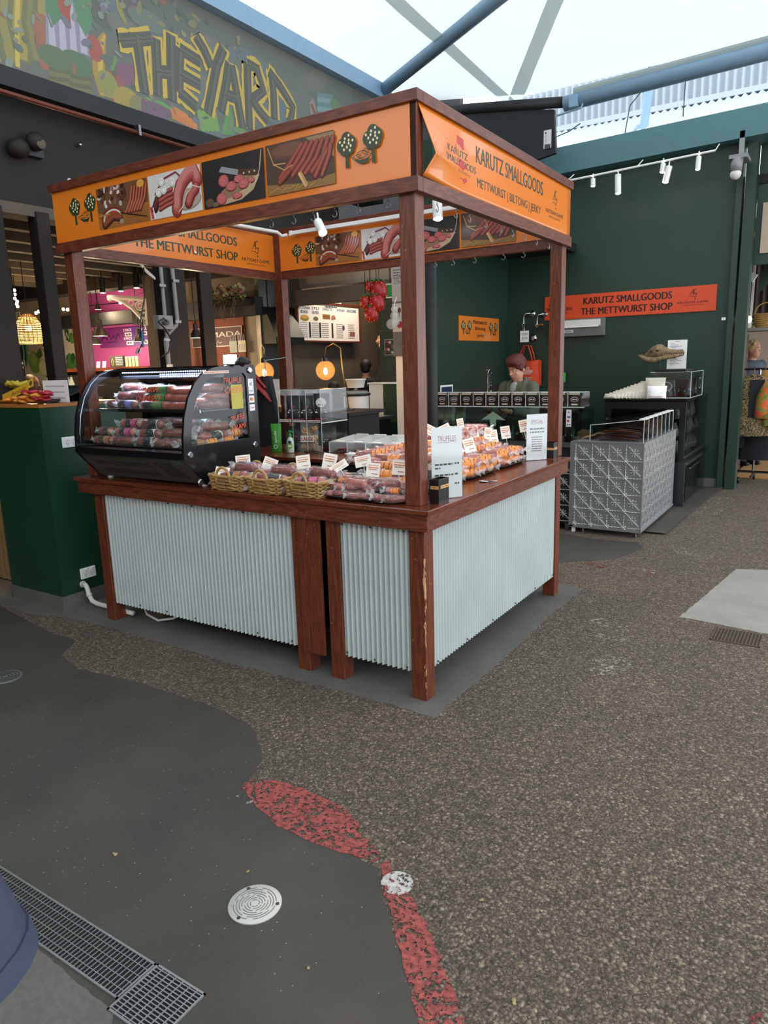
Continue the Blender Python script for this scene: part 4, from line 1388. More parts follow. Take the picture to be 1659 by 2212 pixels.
# --- trays along the right-hand counter
rd = random.Random(5)
mat('tray_black', '#161616', .3)
def tray(label, x0, y0, x1, y1, z=HC, rise=.10, back='x'):
 e = thing('serving_tray', label, 'tray', ((x0 + x1) / 2, (y0 + y1) / 2, z), 'black serving trays on the counter')
 mb = MB()
 n_ = 28
 def ring(k, zz):
  out = []
  for i in range(n_):
   a = 2 * PI * i / n_
   c_, s_ = math.cos(a), math.sin(a)
   f = .28
   px = math.copysign(abs(c_) ** f, c_)
   py = math.copysign(abs(s_) ** f, s_)
   out.append(((x0 + x1) / 2 + px * (x1 - x0) / 2 * k, (y0 + y1) / 2 + py * (y1 - y0) / 2 * k, zz))
  return out
 vs = ring(.9, z + .001) + ring(.93, z + .004) + ring(1.0, z + .018) + ring(.985, z + .02) + ring(.92, z + .007) + ring(.02, z + .006)
 fs = [tuple(range(n_))[::-1]]
 for k in range(5):
  for i in range(n_):
   j = (i + 1) % n_
   fs.append((k * n_ + i, k * n_ + j, (k + 1) * n_ + j, (k + 1) * n_ + i))
 obj('dish', mb.add(vs, fs), 'tray_black', e, smooth=40)
 return e
tray('black serving tray of mettwurst next to the TRUFFLES card', -.56, .27, -.12, .71)
tray('black serving tray in the middle of the right-hand counter', -.56, .73, -.13, 1.17)
tray('black serving tray next to the SPECIAL card', -.56, 1.20, -.13, 1.62)
names_ = ['beside the TRUFFLES card', 'on the middle tray', 'beside the SPECIAL card']
rows_ = ['front row', 'second row', 'third row', 'fourth row', 'back row']
for ti, (y0, y1) in enumerate(((.31, .68), (.77, 1.14), (1.24, 1.59))):
 wd = thing('display_riser', 'black stepped riser under the mettwurst ' + names_[ti], 'display riser', (-.35, (y0 + y1) / 2, HC), 'risers on the serving trays')
 for k in range(1, 5):
  obj('step', MB().box(-.235 - k * .072 - .035, y0 - .01, HC + .0065, -.235 - k * .072 + .032, y1 + .01, HC + .004 + k * .037), 'tray_black', wd)
 for k in range(5):
  for j in range(4):
   yy = y0 + (y1 - y0) * (j + .5 + rd.uniform(-.08, .08)) / 4
   kind = rd.choice(['orange', 'orange', 'orange2'])
   put(kind, (-.235 - k * .072 + rd.uniform(-.008, .008), yy, HC + .006 + k * .037 + .0015), (rd.uniform(-.5, .5), rd.uniform(-.04, .04), .5 + rd.uniform(-.15, .15)),
    'orange-banded mettwurst, ' + rows_[k] + ' of the tray ' + names_[ti], rows_[k] + ' of mettwurst ' + names_[ti])
 for j in range(4):
  yy = y0 + (y1 - y0) * (j + .5) / 4
  put('orange2' if j % 2 else 'orange', (-.225 + rd.uniform(-.01, .0), yy + .02, HC + .055), (rd.uniform(-.4, .4), 0, .55 + rd.uniform(-.15, .15)),
   'orange-banded mettwurst on top of the front row ' + names_[ti], 'upper layer of mettwurst ' + names_[ti])
for j in range(5):
 put('plain2', (-.50, 1.0 + j * .15, HC + .19), (0, 0, .3 + rd.uniform(-.3, .3)), 'unlabelled pink wrapped sausage on top of the rear pile of mettwurst', 'pink sausages on the rear pile')
# --- big tray at the near corner
tray('large black serving tray behind the near corner post', -.59, -.01, -.15, .34)
wd = thing('display_riser', 'black sloping riser under the mixed salamis at the corner post', 'display riser', (-.38, .3, HC))
for k in range(1, 4):
 obj('step', MB().box(-.57, .08 + k * .08, HC + .0065, -.15, .165 + k * .08, HC + .01 + k * .038), 'tray_black', wd)
mix_ = [('plain', -.52, .03, 0, .3), ('plain2', -.4, .035, 0, -.2), ('plain', -.27, .04, 0, .35), ('plain2', -.2, .07, 0, .1), ('plain', -.5, .1, .0, .1), ('plain2', -.36, .1, .0, .25), ('orange', -.22, .12, .02, .2),
  ('black', -.46, .13, .045, .2), ('plain', -.32, .14, .045, .2), ('orange2', -.21, .16, .05, .25), ('plain', -.27, .08, .05, .25), ('plain2', -.42, .06, .045, -.25), ('black', -.5, .19, .05, .2),
  ('orange', -.36, .2, .075, .05), ('orange', -.24, .22, .08, .1), ('orange2', -.38, .27, .105, .05), ('orange', -.25, .3, .12, .05), ('orange', -.4, .33, .135, .0), ('orange2', -.22, .36, .135, .1),
  ('plain2', -.5, .3, .12, .2), ('plain', -.46, .38, .13, .1), ('orange', -.3, .4, .14, .0)]
mix_ = [(k, x, y, z, a, 1.0) for k, x, y, z, a in mix_ if not (y < .075 and z < .02)]
for k in range(24):
 mix_.append((rd.choice(['plain', 'plain2', 'plain', 'black', 'orange'] if k > 8 else ['plain', 'plain2']), -.53 + (k % 8) * .05 + rd.uniform(-.02, .02), .015 + .05 * (k // 8) + rd.uniform(-.01, .02), .004 + .028 * (k // 8), rd.uniform(-.9, .9), rd.uniform(.6, .72)))
for i, (k, x, y, z, a, sc_) in enumerate(mix_):
 put(k, (x, y, HC + .008 + z), (rd.uniform(-.5, .5), rd.uniform(-.06, .06), a), {'orange': 'orange-banded wrapped mettwurst in the large tray at the corner post', 'orange2': 'orange-banded pale mettwurst in the large tray at the corner post',
  'plain': 'dark unlabelled wrapped salami in the large tray at the corner post', 'plain2': 'pale unlabelled wrapped sausage in the large tray at the corner post', 'black': 'black-banded wrapped salami in the large tray at the corner post'}[k], 'mixed salamis in the corner tray', sc_)
# ================================================================ wicker baskets
mat('wicker', '#a9854f', .55, var=.3, vs=50)
mat('wicker_dark', '#8a6a3c', .6, var=.3, vs=50)
def basket(label, x0, x1, y0, y1, z0, h):
 e = thing('wicker_basket', label, 'basket', ((x0 + x1) / 2, (y0 + y1) / 2, z0), 'wicker baskets in front of the salamis')
 cx, cy = (x0 + x1) / 2, (y0 + y1) / 2
 def loop(t_, ph, amp, n_=72):
  hx, hy = (x1 - x0) / 2 * (.9 + .1 * t_), (y1 - y0) / 2 * (.9 + .1 * t_)
  out = []
  for i in range(n_):
   a = 2 * PI * i / n_
   f = .35
   c_, s_ = math.cos(a), math.sin(a)
   px, py = math.copysign(abs(c_) ** f, c_), math.copysign(abs(s_) ** f, s_)
   k = 1 + amp * math.sin(n_ / 6 * 2 * PI * i / n_ * 1.5 + ph)
   out.append((cx + px * hx * k, cy + py * hy * k, z0 + .006 + h * t_ + .003 * math.sin(i * .9 + ph)))
  return out
 nr = 8
 for k in range(nr):
  obj('weave_row', MB().tube(loop(k / nr, k * PI, .012), .0058, 6, closed=True), 'wicker' if k % 2 else 'wicker_dark', e, smooth=True)
 obj('rim', MB().tube(loop(1.0, 0, .004), .008, 6, closed=True), 'wicker', e, smooth=True)
 st0 = None
 for i in range(0, 72, 3):
  a, b = loop(0, 0, 0)[i], loop(1, 0, 0)[i]
  obj('stake', MB().tube([a, b], .0035, 5), 'wicker_dark', e)
 obj('bottom', MB().box(cx - (x1 - x0) * .43, cy - (y1 - y0) * .43, z0 + .001, cx + (x1 - x0) * .43, cy + (y1 - y0) * .43, z0 + .006), 'wicker_dark', e)
 for s_ in (-1, 1):
  yy = cy + s_ * (y1 - y0) / 2 * .99
  pts = [(cx + .05 * math.cos(a), yy, z0 + h * .95 + .058 * math.sin(a)) for a in [PI * i / 10 for i in range(11)]]
  pts = [(cx + .052, yy, z0 + h * .5)] + pts + [(cx - .052, yy, z0 + h * .5)]
  obj('handle', MB().tube(pts, .0075, 7), 'wicker', e, smooth=True)
 return e
BK = [(-1.37, -1.10, 'wicker basket standing against the display fridge'), (-1.088, -.842, 'middle wicker basket of the three on the front counter'), (-.83, -.575, 'wicker basket next to the large black tray')]
where = ['in the basket against the fridge', 'in the middle basket', 'in the basket next to the large tray']
for i, (x0, x1, lab) in enumerate(BK):
 basket(lab, x0, x1, -.035, .24, HC - .002 if i < 2 else HC - .001, .075)
 bx = (x0 + x1) / 2
 L_ = [('plain2', -.03, .03, .008, .1), ('plain', .03, .10, .008, -.1), ('plain2', -.02, .18, .008, .15), ('black' if i != 2 else 'plain', .0, .06, .038, .25), ('tan' if i == 0 else 'black' if i == 1 else 'pink', .03, .02, .05, .2),
          ('black', -.04, .13, .05, .3), ('plain2', .03, .19, .045, .1), (['lilac', 'plain', 'tan'][i], -.02, .2, .078, .2), ('plain', .04, .11, .082, -.1)]
 for j, (k, dx, y, z, a) in enumerate(L_):
  put(k, (bx + dx, y, HC + z), (rd.uniform(-.6, .6), rd.uniform(-.08, .08), a), {'plain2': 'pale unlabelled wrapped sausage ', 'plain': 'dark unlabelled wrapped salami ', 'black': 'black-banded wrapped salami ',
   'tan': 'salami with a black and tan band ', 'pink': 'salami with a black and pink band ', 'lilac': 'salami with a black and lilac band '}[k] + where[i], 'salamis ' + where[i])
# --- salamis and packs inside the fridge
UP, LO = 1.386, 1.176
pk = [('plain', -2.28, .14, UP, .1), ('plain', -2.3, .24, UP, -.2), ('lilac', -2.14, .1, UP, .05), ('plain2', -2.12, .2, UP, .2), ('plain', -2.2, .17, UP + .05, .15), ('plain', -2.1, .16, UP + .055, -.1), ('plain', -2.22, .22, UP + .1, .0),
      ('green', -1.88, .1, UP, .0), ('green', -1.88, .16, UP, .02), ('green', -1.89, .13, UP + .045, .0), ('green', -1.88, .15, UP + .09, .0), ('chorizo', -1.68, .09, UP, .0), ('chorizo', -1.67, .15, UP, .1), ('chorizo', -1.68, .12, UP + .04, -.05),
      ('chorizo', -1.66, .14, UP + .08, .05), ('chorizo', -1.69, .2, UP + .02, .05), ('plain', -1.52, .2, UP, 1.2), ('plain', -1.5, .3, UP, 1.4), ('plain2', -1.51, .25, UP + .05, 1.1), ('plain', -1.5, .2, UP + .09, 1.3), ('plain', -1.52, .33, UP + .06, 1.5),
      ('tan', -2.26, .0, LO, .05), ('tan', -2.27, .07, LO, .0), ('tan', -2.26, .04, LO + .05, .05), ('pink', -2.08, .03, LO + .05, .0), ('pink', -2.07, .09, LO, .1), ('plain', -2.08, .0, LO, .1), ('pink', -2.07, .07, LO + .1, .05), ('black', -1.86, .0, LO, .0),
      ('black', -1.86, .07, LO, .05), ('black', -1.86, .035, LO + .048, .0), ('black', -1.86, .05, LO + .1, .0), ('plain', -1.68, .0, LO, .3), ('plain2', -1.66, .08, LO, -.2), ('plain', -1.67, .04, LO + .05, .2), ('tan', -1.52, .04, LO, 1.3), ('black', -1.5, .16, LO + .03, 1.45),
      ('orange', -1.51, .1, LO, 1.2), ('orange', -1.5, .24, LO, 1.4), ('orange2', -1.51, .32, LO + .03, 1.5), ('plain', -1.52, .22, LO + .08, 1.3)]
for k in range(24):
 pk.append((rd.choice(['plain', 'plain2', 'plain', 'chorizo', 'black']), -2.26 + (k % 8) * .09 + rd.uniform(-.02, .02), rd.uniform(.28, .38) if k < 16 else rd.uniform(.16, .3), (UP if k % 2 else LO) + (k // 8) * .045, rd.uniform(-.5, .5)))
nm_ = {'plain': 'dark vacuum-packed salami', 'plain2': 'pale vacuum-packed sausage', 'lilac': 'salami with a lilac band', 'green': 'long red salami with a green band', 'chorizo': 'smooth red chorizo', 'tan': 'salami with a tan band', 'pink': 'salami with a pink band',
       'black': 'black-banded salami', 'orange': 'orange-banded mettwurst', 'orange2': 'pale orange-banded mettwurst'}
for i, (k, x, y, z, a) in enumerate(pk):
 up = z >= UP - .01
 side = 'at its far end' if x < -2 else 'in its middle' if x < -1.6 else 'at its glass end panel'
 put(k, (x, y, z + .001), (rd.uniform(-.4, .4), rd.uniform(-.03, .03), a), nm_[k] + (' on the fridge top shelf ' if up else ' on the fridge bottom shelf ') + side, ('top' if up else 'bottom') + ' shelf of the display fridge')
# ================================================================ price cards, card holders, boxes on the counters
mat('card', '#efe9df', .5)
def facing(yaw_deg, lean):
 return rz(math.radians(yaw_deg)) @ rx(-lean)
def price_card(label, c, w, h, yaw, lean, roll, group, sd):
 """white card with orange and grey printing on a clip stick; local frame: x right, z up, faces -y"""
 e = thing('price_card', label, 'price card', c, group)
 M = facing(yaw, lean) @ ry(roll)
 c = Vector(c)
 cc = c + M @ Vector((0, 0, h * .5 + .02))
 obj('card', MB().obox(cc, (w, .0012, h), M), 'card', e)
 p = Print()
 r = random.Random(sd)
 p.dashes(-w * .36, h * .32, w * .36, h * .055, '#d8832c', sd, .25)
 p.dashes(-w * .4, h * .16, w * .38, h * .07, '#cf6a1e', sd + 1, .2)
 p.dashes(-w * .34, h * .02, w * .3, h * .07, '#a8764a', sd + 2, .2)
 p.dashes(-w * .1, -h * .28, w * .36, h * .06, '#b0562c', sd + 3, .25)
 p.build('card_print', e, frame(cc + M @ Vector((0, -.0009, 0)), M @ Vector((1, 0, 0)), M @ Vector((0, 0, 1))))
 obj('clip_stick', MB().tube([c - M @ Vector((0, 0, .03)), c + M @ Vector((0, .002, .035))], .0022, 6), 'plastic_white', e)
 return e
CARDS = [  # u, v of the card centre, plane, value, width, height, yaw, lean, roll, label
 (480, 1019, 'y', .03, .082, .055, 25, .5, .12, 'price card leaning in the basket against the fridge'),
 (525, 997, 'y', .2, .088, .075, 25, .25, -.1, 'price card standing up behind the basket against the fridge'),
 (583, 1002, 'y', .2, .082, .068, 25, .3, .35, 'tilted price card above the middle basket'),
 (655, 998, 'y', .2, .078, .075, 25, .25, -.12, 'price card above the gap between middle basket and next basket'),
 (712, 997, 'y', .22, .075, .085, 25, .2, .18, 'tall price card above the basket next to the large tray'),
 (732, 1008, 'y', .14, .095, .045, 25, .5, -.6, 'narrow price card fallen sideways next to the large tray'),
 (784, 996, 'y', .25, .085, .06, 25, .4, -.2, 'price card tipped back over the large tray'),
 (806, 1015, 'y', .16, .07, .07, 25, .2, .1, 'upright price card in the middle of the large tray'),
 (863, 1010, 'y', .2, .072, .075, 25, .15, .08, 'price card next to the corner post in the large tray'),
 (930, 930, 'x', -.5, .08, .06, 40, .3, .5, 'price card half hidden by the corner post'),
 (960, 930, 'x', -.5, .085, .07, 40, .1, -.4, 'price card turned away showing its buff back'),
 (978, 935, 'x', -.44, .075, .08, 40, .2, .15, 'price card next to the buff-backed card'),
 (995, 918, 'x', -.52, .045, .085, 40, .1, -.15, 'small upright price card at the rear of the mettwurst'),
 (1020, 934, 'x', -.45, .085, .075, 40, .2, -.15, 'wide price card behind the second mettwurst tray'),
 (1014, 962, 'x', -.3, .07, .085, 40, .3, -.2, 'price card standing among the front mettwurst rows'),
 (983, 975, 'x', -.25, .1, .06, 40, .6, -.5, 'price card lying back on the mettwurst next to the TRUFFLES card'),
 (1054, 936, 'x', -.38, .05, .075, 40, .2, .2, 'thin price card crossing behind another card'),
 (1064, 943, 'x', -.36, .07, .085, 40, .2, -.12, 'price card in the middle of the rear rows'),
 (1092, 934, 'x', -.33, .065, .085, 40, .2, -.1, 'price card behind the third mettwurst tray'),
 (1131, 920, 'x', -.2, .06, .08, 40, .15, -.15, 'price card nearest to the SPECIAL card')]
for i, (u, v_, ax, val, w, h, yw, ln, rl, lab) in enumerate(CARDS):
 M = facing(yw, ln) @ ry(rl)
 price_card(lab, at(u, v_, ax, val) - M @ Vector((0, 0, h * .5 + .02)), w, h, yw, ln, rl, 'price cards among the sausages', 10 + i * 5)
def menu_card(label, c, yaw, w, h, title, lines, tcol):
 e = thing('sign_holder', label, 'sign holder', c)
 M = rz(math.radians(yaw))
 c = Vector(c)
 obj('base', MB().obox(c + M @ Vector((0, .03, .002)), (w, .075, .003), M), 'acrylic', e)
 obj('sheet', MB().obox(c + M @ Vector((0, 0, h / 2 + .004)), (w, .0015, h), M), 'paper', e)
 obj('cover', MB().obox(c + M @ Vector((0, -.003, h / 2 + .004)), (w + .004, .0015, h + .004), M), 'acrylic', e)
 p = Print()
 p.text(title, 0, h * (.74 if len(lines) < 6 else .84), h * .075, tcol, w=w * .6, bold=0)
 p.rect(-w * .31, h * (.69 if len(lines) < 6 else .785), w * .31, h * (.694 if len(lines) < 6 else .79), tcol)
 for k, (a, b, z, hh) in enumerate(lines):
  p.dashes(a * w, z * h, b * w, hh * h, '#4a4650', 20 + k)
 p.build('sheet_print', e, frame(c + M @ Vector((0, -.0012, .004)), M @ Vector((1, 0, 0)), (0, 0, 1)))
 return e
s0 = at(949, 1078, 'z', HC)
menu_card('tall white card headed TRUFFLES in a clear holder', (-.012, .255, HC), 55, .165, .345, 'TRUFFLES',
          [(-.4, .2, .48, .025), (.25, .4, .485, .025), (-.4, -.18, .43, .022), (-.4, .2, .33, .025), (.25, .4, .335, .025), (.25, .4, .2, .025)], '#9c2f5a')
menu_card('tall white card headed SPECIAL in a clear holder', (-.105, 1.70, HC), 50, .15, .30, 'SPECIAL',
          [(-.35, .35, .68, .03), (-.35, .35, .61, .03)] + [(-.25, .25, .5 - .05 * k, .018) for k in range(7)], '#a33c4a')
def black_box(label, x0, y0, x1, y1, h, strip):
 e = thing('card_box', label, 'box', ((x0 + x1) / 2, (y0 + y1) / 2, HC))
 w = .004
 mb = MB().box(x0, y0, HC, x1, y0 + w, HC + h).box(x0, y1 - w, HC, x1, y1, HC + h).box(x0, y0 + w, HC, x0 + w, y1 - w, HC + h).box(x1 - w, y0 + w, HC, x1, y1 - w, HC + h).box(x0 + w, y0 + w, HC, x1 - w, y1 - w, HC + .004)
 obj('shell', mb, 'black', e)
 p = Print()
 a, z0, z1 = strip
 p.rect(y0 + a, HC + z0, y1 - .002, HC + z1, '#d8a565').dashes(y0 + a + .006, HC + (z0 + z1) / 2, y1 - .008, .005, '#5a3a1e', 7)
 p.build('label_strip', e, frame((x1 + .0006, 0, 0), (0, 1, 0), (0, 0, 1)))
 p = Print()
 p.rect(x0 + .005, HC + z0, x1, HC + z1, '#d8a565').dashes(x0 + .01, HC + (z0 + z1) / 2, x1 - .004, .005, '#5a3a1e', 8)
 p.build('label_strip', e, frame((0, y0 - .0006, 0), (1, 0, 0), (0, 0, 1)))
 return e
black_box('black open box with a buff label beside the near corner post', -.03, .112, .018, .215, .115, (.02, .07, .085))
black_box('black open box with a buff label beside the far corner post', -.105, 1.83, -.035, 1.905, .105, (.01, .055, .07))
st = obj('scoop', MB().sph((-.055, .765, HC + .006), (.03, .018, .006)).tube([(-.03, .77, HC + .006), (.015, .79, HC + .008)], .004, 6), 'chrome', smooth=True)
tag(st, 'small shiny metal scoop lying on the counter by the trays', 'scoop')
# ================================================================ back counter of the stall: clear stand, pouches, sanitiser, tray case
AX0, AX1, AY0, AY1, AZ0, AZ1 = -2.165, -1.745, 1.52, 1.86, HC, 1.44
av = thing('acrylic_stand', 'two-tier clear acrylic stand holding black pouches', 'display stand', ((AX0 + AX1) / 2, 1.69, HC))
for nm, b in (('side_panel', (AX0, AY0, AZ0, AX0 + .004, AY1, AZ1)), ('side_panel', (AX1 - .004, AY0, AZ0, AX1, AY1, AZ1)), ('back_panel', (AX0, AY1 - .004, AZ0, AX1, AY1, AZ1)), ('top_panel', (AX0, AY0 + .02, AZ1 - .004, AX1, AY1, AZ1)),
              ('shelf', (AX0, AY0, 1.185, AX1, AY1, 1.19)), ('front_lip', (AX0, AY0, 1.19, AX1, AY0 + .003, 1.215)), ('front_lip', (AX0, AY0, AZ0, AX1, AY0 + .003, AZ0 + .025))):
 obj(nm, MB().box(*b), 'acrylic', av)
for f in (1 / 3, 2 / 3):
 x = AX0 + (AX1 - AX0) * f
 obj('divider', MB().box(x - .0015, AY0 + .01, AZ0, x + .0015, AY1, AZ1 - .01), 'acrylic', av)
for x in (AX0, AX0 + .14, AX0 + .28, AX1):
 obj('bright_edge', MB().box(x - .002, AY0 - .001, AZ0, x + .002, AY0 + .001, AZ1), 'acrylic_edge', av)
obj('bright_edge', MB().box(AX0, AY0 - .001, AZ1 - .004, AX1, AY0 + .001, AZ1), 'acrylic_edge', av)
obj('bright_edge', MB().box(AX1 - .001, AY0, AZ1 - .004, AX1 + .001, AY1, AZ1), 'acrylic_edge', av)
obj('bright_edge', MB().box(AX1 - .001, AY0, 1.184, AX1 + .001, AY1, 1.191), 'acrylic_edge', av)
p = Print()
for k in range(3):
 p.rect(.01 + .14 * k, 0, .13 + .14 * k, .018, '#e6ddd3').dashes(.016 + .14 * k, .009, .124 + .14 * k, .007, '#8d2f24', 30 + k)
p.build('shelf_labels', av, frame((AX0, AY0 - .002, 1.192), (1, 0, 0), (0, 0, 1)))
def pouch_mesh(w, h, d, sd=0):
 r = random.Random(sd)
 def fn(a, b):
  x = (a - .5) * w
  z = b * h
  k = max(0, 1 - (2 * a - 1) ** 4) * (1 - max(0, (b - .25) / .75) ** 1.5) ** 1 * (.65 + .35 * min(1, b / .1))
  return (x * (1 - .04 * math.sin(PI * b)), -d * .5 * k + r.uniform(-.002, .002), z)
 def bk(a, b):
  x, y, z = fn(1 - a, b)
  return (x, -y, z)
 return MB().grid(fn, 8, 10).grid(bk, 8, 10)
mat('pouch_black', '#19181a', .42)
def pouch(label, c, yaw, w, h, d, lean=.12, oval=False, group=None, sd=0, red=True, m='pouch_black', nm='snack_pouch'):
 e = thing(nm, label, 'pouch', c, group)
 M = facing(yaw, lean)
 c = Vector(c)
 obj('bag', pouch_mesh(w, h, d, sd).xf(M, c), m, e, smooth=True)
 p = Print()
 if oval:
  p.ell(.0, h * .68, w * .33, h * .17, '#dcdad6').ring(0, h * .68, w * .3, h * .15, .002, '#555555', 24)
  p.stroke([(-.01, h * .7), (.0, h * .76), (.006, h * .68), (-.004, h * .66)], .003, '#222222').dashes(-w * .2, h * .6, w * .2, .008, '#333333', sd)
 if red:
  p.poly([(-.01, h * .56), (.008, h * .6), (.014, h * .54), (.002, h * .52)], '#a8232a') if not oval else None
 p.dashes(-w * .3, h * .42, w * .3, h * .035, '#c9c6c2', sd + 1)
 p.dashes(-w * .36, h * .34, w * .36, h * .05, '#d9d6d2', sd + 2)
 p.dashes(-w * .36, h * .1, w * .36, h * .03, '#b0242a', sd + 4)
 p.build('pouch_print', e, frame(c + M @ Vector((0, -d * .52, 0)), M @ Vector((1, 0, 0)), M @ Vector((0, d * .12 / h * 2, 1)).normalized()))
 return e
G = 'black pouches on the acrylic stand'
pouch('black pouch in the upper tier of the acrylic stand, nearest the fridge', (-2.09, 1.62, 1.1905), 25, .125, .2, .05, .1, False, G, 1)
pouch('black pouch in the middle of the upper tier of the acrylic stand', (-1.955, 1.62, 1.1905), 22, .125, .2, .05, .12, False, G, 2)
pouch('black pouch with a white oval label on the acrylic stand', (-1.82, 1.63, 1.1905), 20, .13, .215, .05, .05, True, G, 3)
pouch('black pouch in the lower tier behind the sanitiser', (-2.08, 1.62, HC + .0005), 25, .125, .19, .05, .12, False, G, 4)
pouch('black pouch in the lower tier next to the snack bag', (-1.80, 1.68, HC + .0005), 20, .12, .2, .05, .08, False, G, 5)
# bag of ring-shaped snacks
sb = thing('snack_bag', 'clear bag of curly pale snacks with a red and white label', 'snack bag', (-1.93, 1.60, HC))
film('bag_clear', '#f3efe6', .16)
obj('bag', pouch_mesh(.15, .22, .085, 9).xf(facing(20, .06), (-1.93, 1.60, HC + .001)), 'bag_clear', sb, smooth=True)
mat('snack', '#c79a62', .6, var=.25, vs=60)
rr_ = random.Random(3)
rg = None
for k in range(64):
 c_ = Vector((-1.93 + rr_.uniform(-.055, .055), 1.60 + rr_.uniform(-.02, .02), HC + .015 + rr_.uniform(0, .165)))
 if rg is None:
  rg = obj('snack_ring', MB().tube([(c_.x + .014 * math.cos(a), c_.y, c_.z + .014 * math.sin(a)) for a in [2 * PI * i / 9 for i in range(9)]], .0062, 6, closed=True), 'snack', sb, smooth=True)
 else:
  q = rg.copy()
  COL.objects.link(q)
  q.location = c_ - sb.location
  q.rotation_euler = (rr_.uniform(-1, 1), rr_.uniform(-1, 1), rr_.uniform(-1, 1))
p = Print()
p.rect(-.055, .075, .055, .125, '#e3d9cf').text('LARGE', 0, .1, .028, '#b3312a', w=.095, bold=.03)
p.build('bag_label', sb, frame(Vector((-1.93, 1.60, HC)) + facing(20, 0) @ Vector((0, -.05, 0)), facing(20, 0) @ Vector((1, 0, 0)), (0, 0, 1)))
# hand sanitiser
hs = thing('sanitiser_bottle', 'clear pump bottle with green top and green label', 'bottle', (-2.0, 1.45, HC))
mat('gel', '#b9cbb4', .12)
mat('green_plastic', '#2f9a3c', .35)
obj('bottle', MB().lathe([(.02, 0), (.026, .004), (.028, .03), (.027, .09), (.02, .112), (.01, .122), (.01, .128)], (-2.0, 1.45, HC), 18), 'gel', hs, smooth=50)
pm = obj('pump', MB().lathe([(.012, .124), (.012, .145), (.005, .147), (.005, .16), (.010, .161), (.010, .172)], (-2.0, 1.45, HC), 14).tube([(-2.0, 1.45, HC + .167), (-1.975, 1.44, HC + .166), (-1.968, 1.437, HC + .158)], .005, 6), 'green_plastic', hs, smooth=40)
p = Print()
p.ell(0, .06, .018, .028, '#6fae3f').ell(0, .085, .012, .012, '#1d3b52').rect(-.012, .05, .012, .062, '#e8efe0')
p.build('bottle_label', hs, frame(Vector((-2.0, 1.45, HC)) + facing(30, 0) @ Vector((0, -.0285, 0)), facing(30, 0) @ Vector((1, 0, 0)), (0, 0, 1)))
# green bag standing beside the stand
gb = thing('green_bag', 'bright green upright bag with white sideways lettering', 'bag', (-2.16, 1.48, HC))
mat('bag_green', '#3f8f2e', .5)
obj('bag', pouch_mesh(.085, .22, .05, 12).xf(facing(25, .05), (-2.15, 1.46, HC + .001)), 'bag_green', gb, smooth=True)
p = Print()
p.text('spuds', .005, .12, .028, '#e9f0e4', rot=PI / 2, w=.09, bold=.01)
p.ring(0, .045, .014, .014, .004, '#e9f0e4', 14)
p.build('bag_print', gb, frame(Vector((-2.15, 1.46, HC)) + facing(25, 0) @ Vector((0, -.03, 0)), facing(25, 0) @ Vector((1, 0, 0)), (0, 0, 1)))
# tongs
tg = thing('tongs', 'black-handled serving tongs lying on the back counter', 'tongs', (-1.72, 1.42, HC))
obj('arm', MB().tube([(-1.86, 1.46, HC + .008), (-1.72, 1.41, HC + .012), (-1.58, 1.36, HC + .008)], [.005, .007, .01], 6, flat=.5), 'steel_dark', tg, smooth=True)
obj('arm', MB().tube([(-1.86, 1.46, HC + .012), (-1.72, 1.435, HC + .02), (-1.58, 1.40, HC + .012)], [.005, .007, .01], 6, flat=.5), 'black', tg, smooth=True)
# lidded clear case of dried sticks
cs = thing('acrylic_case', 'low clear acrylic case with hinged lids and cured sticks inside', 'display case', (-1.3, 1.7, HC))
CX0, CX1, CY0, CY1 = -1.70, -.70, 1.55, 1.88
obj('floor_panel', MB().box(CX0, CY0, HC + .001, CX1, CY1, HC + .004), 'acrylic', cs)
obj('front_panel', MB().box(CX0, CY0, HC + .004, CX1, CY0 + .003, HC + .085), 'acrylic', cs)
obj('back_panel', MB().box(CX0, CY1 - .003, HC + .004, CX1, CY1, HC + .11), 'acrylic', cs)
for k in range(7):
 x = CX0 + (CX1 - CX0) * k / 6
 obj('divider', MB().add([(x, CY0, HC + .004), (x, CY1, HC + .004), (x, CY1, HC + .11), (x, CY0, HC + .085)], [(0, 1, 2, 3)]), 'frost', cs, solid=.003)
 obj('bright_edge', MB().box(x - .003, CY0 - .003, HC + .002, x + .003, CY0 - .001, HC + .086), 'acrylic_edge', cs)
 if k < 6:
  w_ = (CX1 - CX0) / 6
  ld = obj('lid', MB().add([(x + .004, CY0 - .004, HC + .087), (x + w_ - .004, CY0 - .004, HC + .087), (x + w_ - .004, CY1, HC + .112), (x + .004, CY1, HC + .112)], [(0, 1, 2, 3)]), 'frost', cs, solid=.002)
  obj('lid_label', MB().obox((x + w_ / 2, CY0 + .03, HC + .0915), (.07, .02, .001), rx(.075)), 'paper', ld)
  obj('hinge', MB().box(x + .03, CY1 - .008, HC + .111, x + w_ - .03, CY1 + .004, HC + .118), 'white', ld)
rr_ = random.Random(8)
for k in range(6):
 for j in range(6):
  x = CX0 + (CX1 - CX0) * (k + .18 + .12 * j) / 6
  o = obj('cured_stick', MB().tube([(x, CY0 + .03, HC + .012 + .008 * (j % 3)), (x + .01, CY0 + .15, HC + .018 + .008 * (j % 2)), (x, CY1 - .03, HC + .014)], .007, 6), 'salami_dark' if k % 2 else 'salami', smooth=True)
  tag(o, 'thin dark cured stick in compartment %s of the low acrylic case' % ['one', 'two', 'three', 'four', 'five', 'six'][k], 'cured stick', 'cured sticks in the low acrylic case')
cl = thing('folded_cloth', 'folded white cloth on the back counter before the acrylic case', 'cloth', (-1.25, 1.45, HC))
